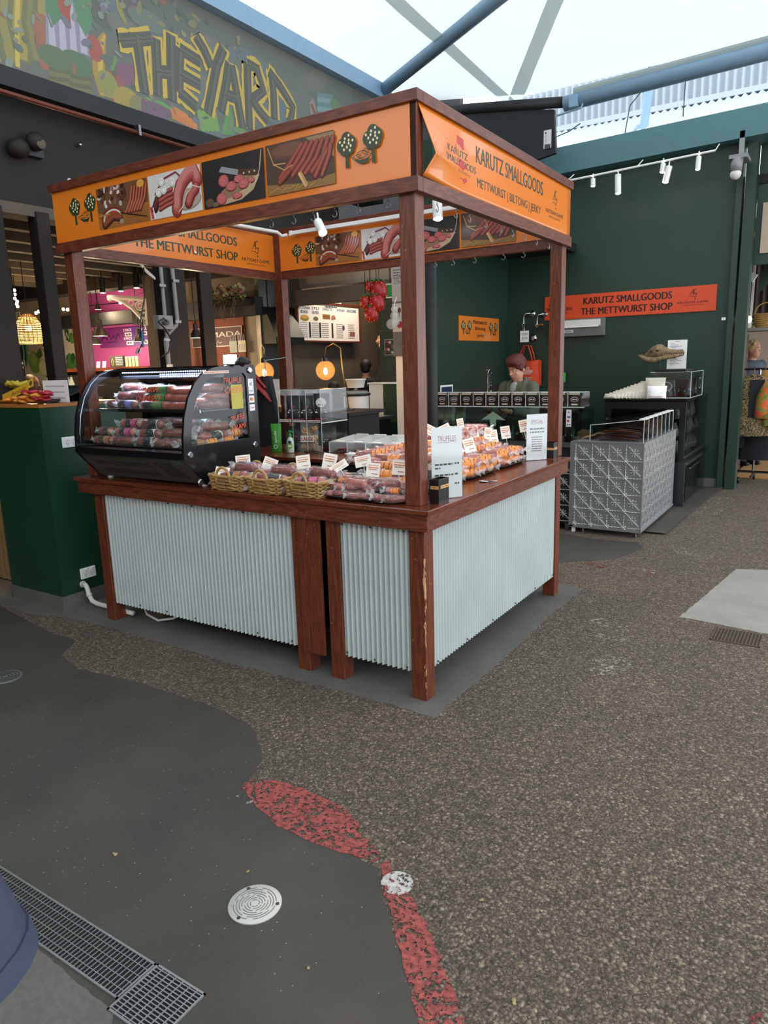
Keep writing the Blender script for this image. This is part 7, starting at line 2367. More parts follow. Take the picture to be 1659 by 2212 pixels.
# ================================================================ left hall: conduits, lamps, signs
XC = XM + .012
cd_ = thing('conduit', 'pair of grey conduits on the dark column beside the stall', 'conduit', (XC, 1.75, 0))
def cx(u, v_):
 return at(u, v_, 'x', XC + .02)
obj('pipe', MB().tube([(XC + .02, cx(349, 600).y, 2.75), (XC + .02, cx(357, 690).y, 2.0), (XC + .02, cx(365, 790).y, .3)], .016, 10), 'grey_pvc', cd_, smooth=True)
obj('pipe', MB().tube([(XC + .02, cx(372, 600).y, 2.75), cx(376, 620), cx(383, 690), cx(380, 703), cx(362, 722), cx(358, 735), cx(364, 790), (XC + .02, cx(364, 790).y, .3)], .019, 10), 'grey_pvc', cd_, smooth=True)
for u, v_ in ((348, 617), (377, 607), (382, 695), (357, 734), (363, 790)):
 q = cx(u, v_)
 obj('clamp', MB().box(XC, q.y - .035, q.z - .012, XC + .042, q.y + .035, q.z + .012), 'steel', cd_)
jb = thing('junction_box', 'grey socket box with a plugged grey lead on the column', 'junction box', (XC, 1.7, 2.0))
q = cx(352, 697)
obj('box', MB().box(XC, q.y - .085, q.z - .06, XC + .07, q.y + .075, q.z + .06), 'grey_pvc', jb, bevel=.006)
obj('plug', MB().tube([(XC + .07, q.y - .03, q.z), (XC + .12, q.y - .04, q.z - .005)], .026, 10), 'grey_coping', jb, smooth=True)
obj('lead', MB().tube([(XC + .12, q.y - .04, q.z), (XC + .14, q.y - .09, q.z + .03), (XC + .1, q.y - .12, q.z), (XC + .1, q.y - .05, q.z - .06), (XC + .09, q.y + .02, q.z - .15), (XC + .08, q.y - .02, q.z - .26), (XC + .08, q.y - .1, q.z - .3)], .007, 6), 'black', jb, smooth=True)
wr = obj('loose_cables', MB().tube([cx(300, 560), cx(312, 580), cx(334, 600)], .008, 6).tube([cx(296, 562), cx(318, 590), cx(335, 603)], .008, 6), 'plastic_white')
tag(wr, 'two loose white cables drooping from the hall beam', 'cable')
hb = thing('hanging_leads', 'black leads with a blue plug dangling in front of the pink wall', 'cable', (-2.57, .8, 2.3))
obj('lead', MB().tube([at(310, 578, 'x', -2.57), at(313, 640, 'x', -2.57), at(304, 690, 'x', -2.57), at(302, 730, 'x', -2.57)], .005, 6), 'black', hb, smooth=True)
obj('lead', MB().tube([at(308, 690, 'x', -2.57), at(310, 735, 'x', -2.57), at(303, 752, 'x', -2.57), at(296, 762, 'x', -2.57)], .005, 6), 'black', hb, smooth=True)
obj('blue_plug', MB().tube([at(306, 716, 'x', -2.57), at(309, 750, 'x', -2.57)], .009, 8), mat('plug_blue', '#2a5a8a', .5), hb)
obj('clip', MB().tube([at(299, 752, 'x', -2.57), at(294, 764, 'x', -2.57)], .006, 6).tube([at(303, 752, 'x', -2.57), at(300, 764, 'x', -2.57)], .006, 6), 'steel', hb)
def pendant(label, u, vrim, wpx, depth, lit=2.0, m='lamp_dark'):
 r = wpx * depth / FPX / 2
 c_ = atd(u, vrim, depth)
 e = thing('pendant_lamp', label, 'pendant lamp', c_, 'dark bell lamps in the hall')
 h = r * 2.3
 obj('shade', MB().lathe([(r, 0), (r * .92, h * .1), (r * .72, h * .35), (r * .45, h * .5), (r * .4, h * .56), (r * .38, h * .95), (r * .1, h)], c_, 18, caps=False), m, e, smooth=50)
 obj('diffuser', MB().lathe([(.0005, h * .04), (r * .94, h * .02)], c_, 18, caps=False), 'lamp_rim', e)
 obj('flex', MB().tube([c_ + Vector((0, 0, h)), Vector((c_.x, c_.y, 2.99))], .006, 6), 'black', e)
 if lit:
  lamp('light', 'POINT', c_ - Vector((0, 0, .05)), lit * 2.2, '#ffe3bc', .08, e)
 return e
mat('lamp_dark', '#2b2522', .5)
pendant('dark bell pendant lamp in front of the purple price board', 217, 726, 31, 9.6, 14)
pendant('dark bell pendant lamp half hidden behind the stall post', 207, 744, 26, 10.2, 8)
pendant('small dark pendant lamp high above the pink wall', 212, 669, 14, 10.4, 6)
pendant('dark bell pendant lamp beside the dangling leads', 301, 738, 25, 9.4, 10)
pendant('large dark bell pendant lamp at the frame edge', 40, 719, 40, 8.6, 16)
pendant('small dark bell pendant lamp under the string lights', 102, 750, 19, 10.5, 8)
pendant('dark bell pendant lamp before the maroon cafe sign', 423, 730, 26, 7.6, 10)
def down(label, u, v0, v1, wpx, depth, lit):
 r = wpx * depth / FPX / 2
 a, b = atd(u, v0, depth), atd(u, v1, depth)
 b = Vector((a.x, a.y, b.z))
 e = thing('track_spot', label, 'spot light', a, 'black cylinder spots in the hall')
 obj('housing', MB().tube([a, b], r, 14), 'black', e, smooth=40)
 obj('lens', MB().lathe([(.0005, 0), (r * .9, 0)], b - Vector((0, 0, .003)), 14, caps=False), 'lamp_white', e)
 obj('stem', MB().tube([a, Vector((a.x, a.y, 2.99))], .008, 6), 'black', e)
 if lit:
  lamp('light', 'SPOT', b - Vector((0, 0, .01)), lit, '#ffe2b0', .04, e, b - Vector((0, 0, 1)), 100, .8)
down('black cylinder spot over the lace bracket', 292, 590, 621, 13, 9.2, 25)
down('black cylinder spot beside the lace bracket spot', 258, 597, 628, 12, 9.2, 20)
down('tilted black spot near the stall post', 219, 601, 632, 13, 9.0, 0)
rl = thing('rattan_lamp', 'large woven rattan pendant lamp glowing warm', 'pendant lamp', atd(66, 742, 8.2))
rc_ = atd(66, 742, 8.2)
k = 8.2 / FPX
prof = [(26 * k, 0), (29 * k, 12 * k), (28 * k, 26 * k), (24 * k, 42 * k), (17 * k, 54 * k), (8 * k, 61 * k)]
for i in range(22):
 f = i / 21 * (len(prof) - 1)
 a, b = prof[min(int(f), len(prof) - 2)], prof[min(int(f) + 1, len(prof) - 1)]
 w_ = f - min(int(f), len(prof) - 2)
 r, z = a[0] + (b[0] - a[0]) * w_, a[1] + (b[1] - a[1]) * w_
 obj('weave_ring', MB().tube([(rc_.x + r * math.cos(t_), rc_.y + r * math.sin(t_), rc_.z + z) for t_ in [2 * PI * j / 24 for j in range(24)]], .0055, 5, closed=True), 'rattan', rl, smooth=True)
for j in range(20):
 t_ = 2 * PI * j / 20
 obj('rib', MB().tube([(rc_.x + r * math.cos(t_), rc_.y + r * math.sin(t_), rc_.z + z) for r, z in prof], .004, 5), 'rattan', rl)
bq = rc_ + Vector((0, 0, 32 * k))
obj('bulb', MB().sph(bq, .035), 'bulb_warm', rl, smooth=True)
obj('flex', MB().tube([bq, Vector((bq.x, bq.y, 2.99))], .005, 6), 'black', rl)
lamp('light', 'POINT', bq, 55, '#ffcf90', .1, rl)
# string lights
for si, (lab, pts) in enumerate((('string of small round bulbs hanging nearest the frame edge', [(31, 627), (32, 636), (32, 645), (37, 651), (36, 657), (38, 662)]), ('string of small round bulbs above the rattan lamp', [(94, 633), (94, 640), (93, 647), (91, 653)]),
                                 ('row of small warm bulbs above the pink wall', [(137, 668), (146, 669), (260, 654), (269, 655), (323, 628), (84, 673), (78, 676)]))):
 sl_ = thing('string_lights', lab, 'string lights', atd(pts[0][0], pts[0][1], 9.5))
 for (u, v_) in pts:
  obj('bulb', MB().sph(atd(u, v_, 9.5), .02, 10, 7), 'bulb_warm', sl_, smooth=True)
 obj('wire', MB().tube([Vector((atd(pts[0][0], 612, 9.5).x, atd(pts[0][0], 612, 9.5).y, 2.99))] + [atd(u, v_ - 2, 9.5) for u, v_ in sorted(pts, key=lambda q: q[1])], .006, 5), 'black', sl_)
# cast-iron lace bracket
lb_ = thing('lace_bracket', 'white cast-iron lace bracket in the hall', 'bracket', atd(318, 700, 9.0))
BX = lambda u, v_: at(u, v_, 'y', 3.35)
obj('top_bar', MB().tube([BX(234, 641), BX(318, 647)], .03, 6), 'plastic_white', lb_)
obj('side_bar', MB().tube([BX(318, 645), BX(322, 703)], .04, 6), 'plastic_white', lb_)
obj('curved_bar', MB().tube([BX(236, 642), BX(262, 650), BX(285, 665), (BX(302, 683)), BX(316, 703)], .022, 6), 'plastic_white', lb_, smooth=True)
def ringp(u, v_, r, n=12):
 return [BX(u + r * math.cos(2 * PI * j / n), v_ + r * math.sin(2 * PI * j / n)) for j in range(n)]
for u, v_, r in ((303, 660, 10), (303, 660, 5), (283, 654, 6), (311, 681, 6), (270, 650, 4), (315, 692, 4)):
 obj('scroll', MB().tube(ringp(u, v_, r), .011, 5, closed=True), 'plastic_white', lb_)
obj('finial', MB().sph(BX(237, 645), .035), 'plastic_white', lb_)
struct('column_bracket', MB().box(BX(320, 700).x, 3.32, 0, BX(338, 700).x, 3.48, 2.75), 'dim_wall')
# purple price board
pb_ = thing('price_board', 'purple doughnut price board on the pink wall', 'sign', (-7.8, 4.45, 1.98))
y_ = 4.45
q0, q1 = at(217, 752, 'y', y_), at(318, 703, 'y', y_)
obj('board', MB().box(q0.x, y_, q0.z, q1.x, y_ + .02, q1.z), mat('purple_board', '#6a1f6a', .4), pb_)
p = Print()
w_, h_ = q1.x - q0.x, q1.z - q0.z
p.rect(w_ * .62, 0, w_, h_, '#5a2a86')
p.stroke([(.04 * w_, .35 * h_), (.1 * w_, .6 * h_), (.16 * w_, .4 * h_), (.2 * w_, .75 * h_), (.25 * w_, .4 * h_), (.3 * w_, .6 * h_), (.34 * w_, .42 * h_), (.4 * w_, .7 * h_), (.43 * w_, .5 * h_)], h_ * .07, '#1c1022')
p.text('DOUGHNUT', .27 * w_, .28 * h_, h_ * .1, '#1c1022', w=w_ * .22, bold=.02)
for (a, b, s_) in ((.6, .85, '2 PACK'), (.6, .42, '6 PACK'), (.9, .85, '4 PACK')):
 p.text(s_, a * w_, b * h_, h_ * .13, '#e6d9ea', w=w_ * .17, bold=.02)
for (a, b) in ((.61, .62), (.63, .18), (.92, .62), (.92, .18)):
 p.rect((a - .07) * w_, (b - .1) * h_, (a + .07) * w_, (b + .1) * h_, '#d9cfd9').dashes((a - .05) * w_, b * h_, (a + .05) * w_, h_ * .1, '#55355a', int(a * 100))
p.build('board_print', pb_, frame((q0.x, y_ - .001, q0.z), (1, 0, 0), (0, 0, 1)), 'print')
# counter under the pink wall with chalkboard, jars, cards
dc = thing('doughnut_counter', 'dark counter before the pink wall', 'counter', (-7.6, 4.1, 0))
q = at(200, 795, 'y', 4.0)
obj('body', MB().box(-8.7, 3.95, 0, -6.6, 4.4, q.z - .05), 'dark_brown', dc)
obj('top', MB().box(-8.75, 3.9, q.z - .05, -6.55, 4.42, q.z), 'wood_x', dc)
ck = thing('chalkboard', 'small black chalkboard with drawn bottles leaning on the hall counter', 'chalkboard', at(254, 795, 'y', 4.0))
q0, q1 = at(239, 795, 'y', 4.0), at(266, 768, 'y', 4.0)
obj('board', MB().box(q0.x, 4.0, q.z, q1.x, 4.02, q1.z), 'black_matte', ck)
p = Print()
w_, h_ = q1.x - q0.x, q1.z - q.z
p.stroke([(.15 * w_, .1 * h_), (.12 * w_, .5 * h_), (.2 * w_, .8 * h_), (.26 * w_, .5 * h_), (.24 * w_, .1 * h_)], h_ * .04, '#c9c04a')
for k in range(5):
 p.dashes(.42 * w_, (.85 - .16 * k) * h_, .92 * w_, h_ * .07, '#c9c6c0', 400 + k)
p.build('chalk_writing', ck, frame((q0.x, 3.999, q.z), (1, 0, 0), (0, 0, 1)))
mat('jar_print', '#b9c49a', .5, var=.5, vs=60)
for k in range(5):
 c_ = at(268 + 7.5 * k, 796, 'y', 4.05)
 o = thing('tin_can', 'small patterned tin beside the chalkboard', 'tin', (c_.x, 4.05, q.z), 'patterned tins on the hall counter')
 obj('can', MB().lathe([(.022, 0), (.023, .005), (.023, .13), (.021, .135), (.0005, .135)], (c_.x, 4.05, q.z), 14), 'jar_print', o, smooth=40)
 obj('lid', MB().lathe([(.024, .135), (.024, .145), (.0005, .145)], (c_.x, 4.05, q.z), 14), 'plastic_white', o)
for k, u in enumerate((213, 226)):
 c_ = at(u, 795, 'y', 3.97)
 o = thing('price_card', ['white price card by the stall post on the hall counter', 'white price card beside the chalkboard'][k], 'price card', (c_.x, 3.97, q.z))
 obj('card', MB().obox((c_.x, 3.97, q.z + .045), (.075, .003, .09), rx(-.2)), 'paper', o)
 p = Print()
 p.dashes(-.03, .06, .03, .01, '#555555', k).dashes(-.03, .035, .03, .012, '#555555', k + 3)
 p.build('card_print', o, frame((c_.x, 3.966, q.z), (1, 0, 0), rx(-.2) @ Vector((0, 0, 1))))
# maroon cafe sign on an orange panel
ym = thing('cafe_sign', 'maroon framed cafe sign reading YMADA on an orange wall panel', 'sign', (-5.8, 4.5, 1.7))
y_ = 4.52
q0, q1 = at(400, 800, 'y', y_), at(525, 682, 'y', y_)
obj('panel', MB().box(q0.x, y_, .9, q1.x, y_ + .03, q1.z), mat('rust_panel', '#8f3f22', .6), ym)
s0, s1 = at(416, 752, 'y', y_ - .02), at(522, 703, 'y', y_ - .02)
obj('board', MB().box(s0.x, y_ - .02, s0.z, s1.x, y_, s1.z), mat('maroon', '#571f28', .5), ym)
p = Print()
w_, h_ = s1.x - s0.x, s1.z - s0.z
for b in ((0, 0, w_, .012), (0, h_ - .012, w_, h_), (0, 0, .012, h_), (w_ - .012, 0, w_, h_)):
 p.rect(*b, '#d9cfc5')
p.text('HYMADA', w_ * .55, h_ * .62, h_ * .26, '#e3dcd2', w=w_ * .86, bold=.02)
p.stroke([(w_ * .5, h_ * .1), (w_ * .52, h_ * .3), (w_ * .56, h_ * .18), (w_ * .6, h_ * .22)], .01, '#c9b8b0')
p.build('sign_print', ym, frame((s0.x, y_ - .021, s0.z), (1, 0, 0), (0, 0, 1)))
for k, (u0, u1, v0, v1, c) in enumerate(((497, 511, 736, 762, '#5d7a68'), (515, 530, 735, 761, '#c9b88a'))):
 a, b = at(u0, v1, 'y', 4.49), at(u1, v0, 'y', 4.49)
 o = thing('poster', ['small green poster beside the maroon sign', 'small cream poster of bottles beside the maroon sign'][k], 'poster', (a.x, 4.49, a.z))
 obj('sheet', MB().box(a.x, 4.49, a.z, b.x, 4.495, b.z), 'paper', o)
 p = Print()
 p.rect(.005, .005, b.x - a.x - .005, b.z - a.z - .005, c)
 for j in range(8):
  p.rect(.02 + .03 * (j % 4), .03 + .12 * (j // 4), .035 + .03 * (j % 4), .11 + .12 * (j // 4), '#4a4030')
 p.build('poster_print', o, frame((a.x, 4.4895, a.z), (1, 0, 0), (0, 0, 1)))
# flower trough on the dark beam
fb_ = thing('flower_trough', 'trailing trough of dried flowers and greenery on the dark beam', 'flower trough', (-5.0, 3.95, 2.4))
rf = random.Random(31)
mat('leaf_green', '#5f7040', .7, var=.3, vs=20)
mat('leaf_pale', '#9a9a72', .7, var=.3, vs=20)
mat('bloom_pink', '#a0506a', .7)
mat('twig', '#6b5a40', .8)
q0, q1 = at(455, 655, 'y', 3.9), at(530, 655, 'y', 3.9)
obj('trough', MB().box(q0.x, 3.88, q0.z - .06, q1.x, 4.0, q0.z + .02), 'dark_brown', fb_)
for k in range(210):
 a = Vector((rf.uniform(q0.x, q1.x), rf.uniform(3.85, 3.95), q0.z + rf.uniform(0, .16)))
 d = Vector((rf.uniform(-1, 1), rf.uniform(-1, -.2), rf.uniform(-1, .8))).normalized() * rf.uniform(.05, .11)
 n_ = d.cross(Vector((0, 0, 1))).normalized() * .02
 m = d * .5
 obj('leaf', MB().add([a, a + m + n_, a + d, a + m - n_], [(0, 1, 2, 3)]), 'leaf_green' if k % 3 else 'leaf_pale', fb_)
for k in range(26):
 a = Vector((rf.uniform(q0.x + .05, q1.x), rf.uniform(3.85, 3.92), q0.z + rf.uniform(.06, .2)))
 obj('bloom', MB().sph(a, .024, 8, 6, fn=lambda d: 1 + .25 * math.sin(9 * d.x) * math.sin(9 * d.z)), 'bloom_pink' if k % 2 else 'leaf_pale', fb_)
for k in range(14):
 a = Vector((rf.uniform(q0.x, q1.x - .1), 3.87, q0.z))
 obj('twig', MB().tube([a, a + Vector((rf.uniform(-.06, .06), -.03, -.12)), a + Vector((rf.uniform(-.1, .1), -.02, -rf.uniform(.15, .28)))], .004, 4), 'twig', fb_)
# juice bar wall at the frame edge: posters, man, board
y_ = 4.54
p = Print()
jw = thing('wall_poster', 'large pale poster with a cut green apple on the juice bar wall', 'poster', (-9.6, y_, 1.5))
a, b = at(46, 830, 'y', y_), at(106, 758, 'y', y_)
obj('sheet', MB().box(a.x, y_, a.z, b.x, y_ + .01, b.z), mat('poster_cream', '#cfc4b2', .6), jw)
c_ = at(78, 780, 'y', y_)
p.ell(c_.x - .05, c_.z - .02, .17, .19, '#7f9a45').ell(c_.x - .08, c_.z + .03, .1, .11, '#93ad55').poly([(c_.x + .0, c_.z + .1), (c_.x + .16, c_.z + .22), (c_.x + .22, c_.z + .1), (c_.x + .1, c_.z + .02)], '#4d6a38').ell(c_.x + .18, c_.z - .12, .12, .14, '#d8d0a8').ring(c_.x + .18, c_.z - .12, .12, .14, .015, '#8aa050', 16)
p.build('poster_print', jw, frame((0, y_ - .001, 0), (1, 0, 0), (0, 0, 1)))
jw = thing('wall_poster', 'tall poster of leafy greens lettered GL behind the stall post', 'poster', (-8.95, y_, 1.5))
a, b = at(108, 830, 'y', y_), at(168, 705, 'y', y_)
obj('sheet', MB().box(a.x, y_, a.z, b.x, y_ + .01, b.z), 'poster_cream', jw)
p = Print()
for k in range(30):
 c_ = at(rf.uniform(142, 166), rf.choice([rf.uniform(716, 740), rf.uniform(770, 795)]), 'y', y_)
 p.ell(c_.x, c_.z, .06, .07, rf.choice(['#3f6a35', '#527f42', '#2f5a2e', '#6a8f4c']), n=9)
g0 = at(113, 779, 'y', y_)
p.text('GLOW', g0.x + .17, g0.z, .1, '#3a342c', w=.4, bold=0).text('RAW', at(137, 727, 'y', y_).x, at(137, 727, 'y', y_).z, .12, '#d8d4c8', w=.36, bold=0)
for k in range(3):
 p.dashes(a.x + .03, g0.z - .1 - .05 * k, a.x + .45, .025, '#8a8478', k)
p.build('poster_print', jw, frame((0, y_ - .001, 0), (1, 0, 0), (0, 0, 1)))
gs = thing('round_sign', 'dark green round sign with white lettering at the frame edge', 'sign', (-10.4, 4.3, 2))
c_ = at(34, 760, 'y', 4.3)
obj('disc', MB().lathe([(.36, 0), (.36, .03), (.0005, .03)], (c_.x, 4.3, c_.z), 28, rx(PI / 2)), mat('sign_green', '#1d4a35', .5), gs)
p = Print()
p.ring(0, 0, .29, .29, .02, '#c9d0c4', 28).text('Juice', .1, .16, .09, '#d5dbd0', rot=-.5, w=.26, bold=0).stroke([(0, .1), (.02, -.12), (.14, -.1)], .03, '#d5dbd0').dashes(-.1, -.2, .2, .03, '#d5dbd0', 2)
p.build('sign_print', gs, frame((c_.x, 4.269, c_.z), (1, 0, 0), (0, 0, 1)))
jc = thing('juice_bench', 'long dark bench of the juice bar behind the seated man', 'bench', (-9.5, 3.6, 0))
obj('top', MB().box(-11.5, 3.3, 1.22, -7.6, 3.9, 1.26), 'dim_wall', jc)
obj('front', MB().box(-11.4, 3.35, 0, -8.3, 3.85, 1.22), 'dark_brown', jc)
for k in range(6):
 c_ = at(103 + k * 8 + (10 if k > 2 else 0), 815, 'y', 3.6)
 o = thing('glass_bottle', 'clear bottle in the rack on the juice bench', 'bottle', (c_.x, 3.6, 1.26), 'bottles on the juice bench')
 obj('bottle', MB().lathe([(.04, 0), (.042, .01), (.042, .2), (.02, .27), (.02, .3)], (c_.x, 3.6, 1.261), 12), 'frost', o, smooth=50)
 obj('cap', MB().lathe([(.022, .3), (.022, .32), (.0005, .32)], (c_.x, 3.6, 1.261), 12), 'black', o)
h0 = atd(63, 812, 8.3)
person('dark-haired man in a pale shirt seen from behind at the juice bar', (h0.x, h0.y, 0), math.radians(120), 1.62, 'white_cloth', 'denim', None, 'skin_dark', 'hair_dark', cropped_hair, face=False, voxel=.016)
cb = thing('chalkboard', 'small black menu board beside the seated man', 'chalkboard', atd(42, 800, 8.2))
c_ = atd(41, 800, 8.25)
obj('board', MB().obox(c_, (.14, .02, .22), rz(.8)), 'black_matte', cb)
obj('stake', MB().tube([c_, Vector((c_.x, c_.y, .0))], .012, 6), 'black', cb)
p = Print()
for k in range(4):
 p.dashes(-.055, .08 - .05 * k, .055, .02, '#c9c6c0', 40 + k)
p.build('chalk_writing', cb, frame(c_ + rz(.8) @ Vector((0, -.0105, 0)), rz(.8) @ Vector((1, 0, 0)), (0, 0, 1)))
# outdoor flood lamps under the fascia
ll = thing('bulkhead_light', 'dusty old double flood lamp on the dark fascia', 'flood lamp', at(40, 320, 'x', XM - .1))
q = at(40, 320, 'x', XM - .06)
obj('lamp_head', MB().sph(q, (.07, .08, .07)), 'dark_brown', ll, smooth=True)
obj('lamp_head', MB().sph(q + Vector((.02, .13, .07)), (.065, .075, .065)), 'dark_brown', ll, smooth=True)
obj('lens', MB().sph(q + Vector((.07, .14, .05)), (.015, .04, .04)), 'dim_wall', ll, smooth=True)
obj('bracket', MB().box(XM - .12, q.y - .05, q.z - .03, XM - .06, q.y + .2, q.z + .03), 'black', ll)
for k, (u, v_) in enumerate(((170, 315), (140, 388))):
 q = at(u, v_, 'x', XM - .1) if k == 0 else Vector((-2.4, .03, 2.717))
 o = obj('eye_bolt', MB().sph(q + Vector((.02, 0, .005)), .016, 10, 7).tube([q + Vector((.02, 0, 0)), q + Vector((-.02, 0, -.005))], .006, 6), 'chrome', smooth=True)
 tag(o, ['small shiny bolt on the dark fascia above the stall', 'small round white knob on top of the stall canopy corner'][k], 'bolt')
# ================================================================ kitchen
struct('beam_hood', MB().box(-4.9, 4.62, 2.38, -2.6, 4.75, 2.56), 'dim_wall')
struct('wall_kitchen_upper', MB().box(-4.62, 4.9, 2.62, -2.56, 4.95, 2.98), 'cream_wall')
hd_ = thing('range_hood', 'dull steel range hood on the kitchen wall beside the menu board', 'range hood', (-4.5, 4.9, 1.9))
a, b = at(585, 768, 'x', -4.55), at(640, 660, 'x', -4.55)
obj('canopy', MB().prism([(0, 0), (.22, 0), (.22, .08), (.05, .45), (0, .45)], (-4.615, 4.12, 1.9), (1, 0, 0), (0, 0, 1), (0, .55, 0)), 'steel_dark', hd_)
obj('duct', MB().box(-4.61, 4.25, 2.35, -4.45, 4.5, 2.97), 'steel', hd_)
mbn = thing('menu_board', 'white illustrated menu board with wooden frame in the kitchen', 'menu board', (-4.5, 5.4, 1.95))
MX = -4.5
a, b = at(646, 735, 'x', MX), at(774, 668, 'x', MX)
y0_, y1_, z0_, z1_ = a.y, b.y, a.z, b.z + .02
obj('panel', MB().box(MX - .02, y0_, z0_, MX, y1_, z1_), 'paper', mbn)
for bx_ in ((y0_ - .03, z0_ - .02, y0_, z1_ + .03), (y1_, z0_ - .02, y1_ + .03, z1_ + .03), (y0_, z1_, y1_, z1_ + .03), (y0_, z0_ - .02, y1_, z0_)):
 obj('frame_bar', MB().box(MX - .02, bx_[0], bx_[1], MX + .015, bx_[2], bx_[3]), 'wood_y', mbn)
p = Print()
w_, h_ = y1_ - y0_, z1_ - z0_
p.rect(.35 * w_, .93 * h_, .7 * w_, 1.12 * h_, '#d8d6d0').text('PATISSERIE', .52 * w_, 1.05 * h_, .1 * h_, '#2c3450', w=.3 * w_, bold=0).dashes(.42 * w_, .95 * h_, .62 * w_, .04 * h_, '#2c3450', 1)
for x, s1_, s2_ in ((.1, 'OTTOMAN', 'BOREK'), (.27, 'ETLI', 'EKMEK'), (.46, 'SWEETS', ''), (.68, 'AYRAN', ''), (.87, 'GEROLSTEINER', '')):
 p.text(s1_, x * w_, .88 * h_, .08 * h_, '#2f4f8f', w=min(.17, .026 * len(s1_)) * w_, bold=.02)
 if s2_:
  p.text(s2_, x * w_, .77 * h_, .08 * h_, '#2f4f8f', w=.11 * w_, bold=.02)
p.ell(.1 * w_, .6 * h_, .065 * w_, .08 * h_, '#a8742f').ell(.1 * w_, .64 * h_, .06 * w_, .05 * h_, '#c79a4c').ell(.1 * w_, .57 * h_, .06 * w_, .02 * h_, '#6a8a3a')
p.ell(.27 * w_, .6 * h_, .04 * w_, .06 * h_, '#6f6a55').rect(.38 * w_, .6 * h_, .5 * w_, .74 * h_, '#8a6545').rect(.38 * w_, .66 * h_, .5 * w_, .68 * h_, '#5f4028').poly([(.52 * w_, .58 * h_), (.6 * w_, .62 * h_), (.57 * w_, .74 * h_), (.52 * w_, .7 * h_)], '#a5705a')
for x in (.03, .2, .36, .6, .8):
 for k in range(8):
  p.dashes(x * w_, (.48 - .055 * k) * h_, (x + .11) * w_, .025 * h_, '#8a8a90', int(x * 100) + k)
for x in (.17, .33, .53):
 p.rect((x - .012) * w_, .08 * h_, (x + .014) * w_, .5 * h_, '#2a2c34')
p.ell(.72 * w_, .38 * h_, .02 * w_, .08 * h_, '#55405a').rect(.83 * w_, .14 * h_, .92 * w_, .28 * h_, '#8a5a58')
p.build('menu_print', mbn, frame((MX + .001, y0_, z0_), (0, 1, 0), (0, 0, 1)), 'print_glow')
# steel bench with rice urn, tubs, cups
kb_ = thing('kitchen_bench', 'steel kitchen bench behind the stall', 'bench', (-3.3, 3.9, 0))
obj('top', MB().box(-4.0, 3.72, 1.00, -2.82, 4.3, 1.03), 'steel', kb_)
obj('body', MB().box(-3.95, 3.75, 0, -2.85, 4.25, 1.0), 'steel_dark', kb_)
q = at(771, 905, 'y', 3.8)
ur = thing('rice_urn', 'white rice urn with dark lid rim on the kitchen bench', 'urn', (q.x, 3.8, 1.03))
obj('pot', MB().lathe([(.1, 0), (.13, .02), (.14, .1), (.14, .24), (.15, .25)], (q.x, 3.8, 1.03), 20), 'plastic_white', ur, smooth=40)
obj('rim', MB().lathe([(.16, .25), (.165, .26), (.16, .275)], (q.x, 3.8, 1.03), 20), 'black', ur, smooth=40)
obj('lid', MB().lathe([(.15, .275), (.12, .3), (.02, .31), (.02, .335), (.0005, .335)], (q.x, 3.8, 1.03), 20), 'frost', ur, smooth=40)
obj('lead', MB().tube([(q.x - .02, 3.65, 1.32), (q.x, 3.64, 1.2), (q.x + .02, 3.64, 1.05)], .006, 6), 'black', ur)
tb_ = thing('tub', 'stacked white plastic tub on the rice urn', 'tub', (q.x, 3.8, 1.365))
obj('tub', MB().lathe([(.09, 0), (.11, .08), (.115, .085)], (q.x, 3.8, 1.366), 18), 'plastic_white', tb_, smooth=40)
obj('lid', MB().lathe([(.118, .085), (.118, .095), (.0005, .095)], (q.x, 3.8, 1.366), 18), 'white', tb_)
pt = thing('partition', 'low white and green partition end beside the kitchen', 'partition', (-2.9, 4.5, 0))
a, b, c_ = at(797, 830, 'y', 4.5), at(827, 830, 'y', 4.5), at(884, 830, 'y', 4.5)
obj('white_end', MB().box(a.x, 4.5, 0, b.x, 4.62, a.z), 'plastic_white', pt)
obj('green_face', MB().box(b.x, 4.5, 0, c_.x + .1, 4.62, a.z), 'green_gloss', pt)
obj('cap', MB().box(a.x - .01, 4.48, a.z, c_.x + .1, 4.64, a.z + .02), 'plastic_white', pt)
q0, q1 = at(823, 828, 'y', 5.3), at(868, 712, 'y', 5.3)
wc = thing('wall_cabinet', 'grey-green kitchen cabinet door with a pinned photo', 'cabinet', (q0.x, 5.3, q0.z))
obj('door', MB().box(q0.x, 5.3, q0.z, q1.x, 5.33, q1.z), 'cabinet_green', wc, bevel=.004)
obj('side', MB().box(q1.x - .02, 5.33, q0.z, q1.x, 5.7, q1.z), 'cabinet_green', wc)
obj('hanger', MB().box(q0.x, 5.33, q1.z - .05, q1.x - .02, 5.36, 2.98), 'cabinet_green', wc)
q = at(841, 750, 'y', 5.29)
fo = thing('photo_print', 'small dark photo print pinned to the kitchen door', 'photo', (q.x, 5.295, q.z - .1))
obj('sheet', MB().box(q.x - .075, 5.294, q.z - .1, q.x + .075, 5.299, q.z + .1), 'paper', fo)
p = Print()
p.rect(-.07, -.095, .07, .095, '#3a302c')
for k in range(14):
 p.ell(rf.uniform(-.05, .05), rf.uniform(-.07, .07), .02, .018, rf.choice(['#a84a4a', '#d8d0c8', '#4a6a4a', '#6a2a2a']), n=8)
p.build('photo_picture', fo, frame((q.x, 5.2935, q.z), (1, 0, 0), (0, 0, 1)))
ex = thing('exit_sign', 'green exit sign behind the hanging strawberries', 'exit sign', at(842, 640, 'y', 4.5))
a, b = at(834, 644, 'y', 4.5), at(848, 612, 'y', 4.5)
obj('box', MB().box(a.x, 4.5, a.z, b.x, 4.54, b.z), 'white', ex)
p = Print()
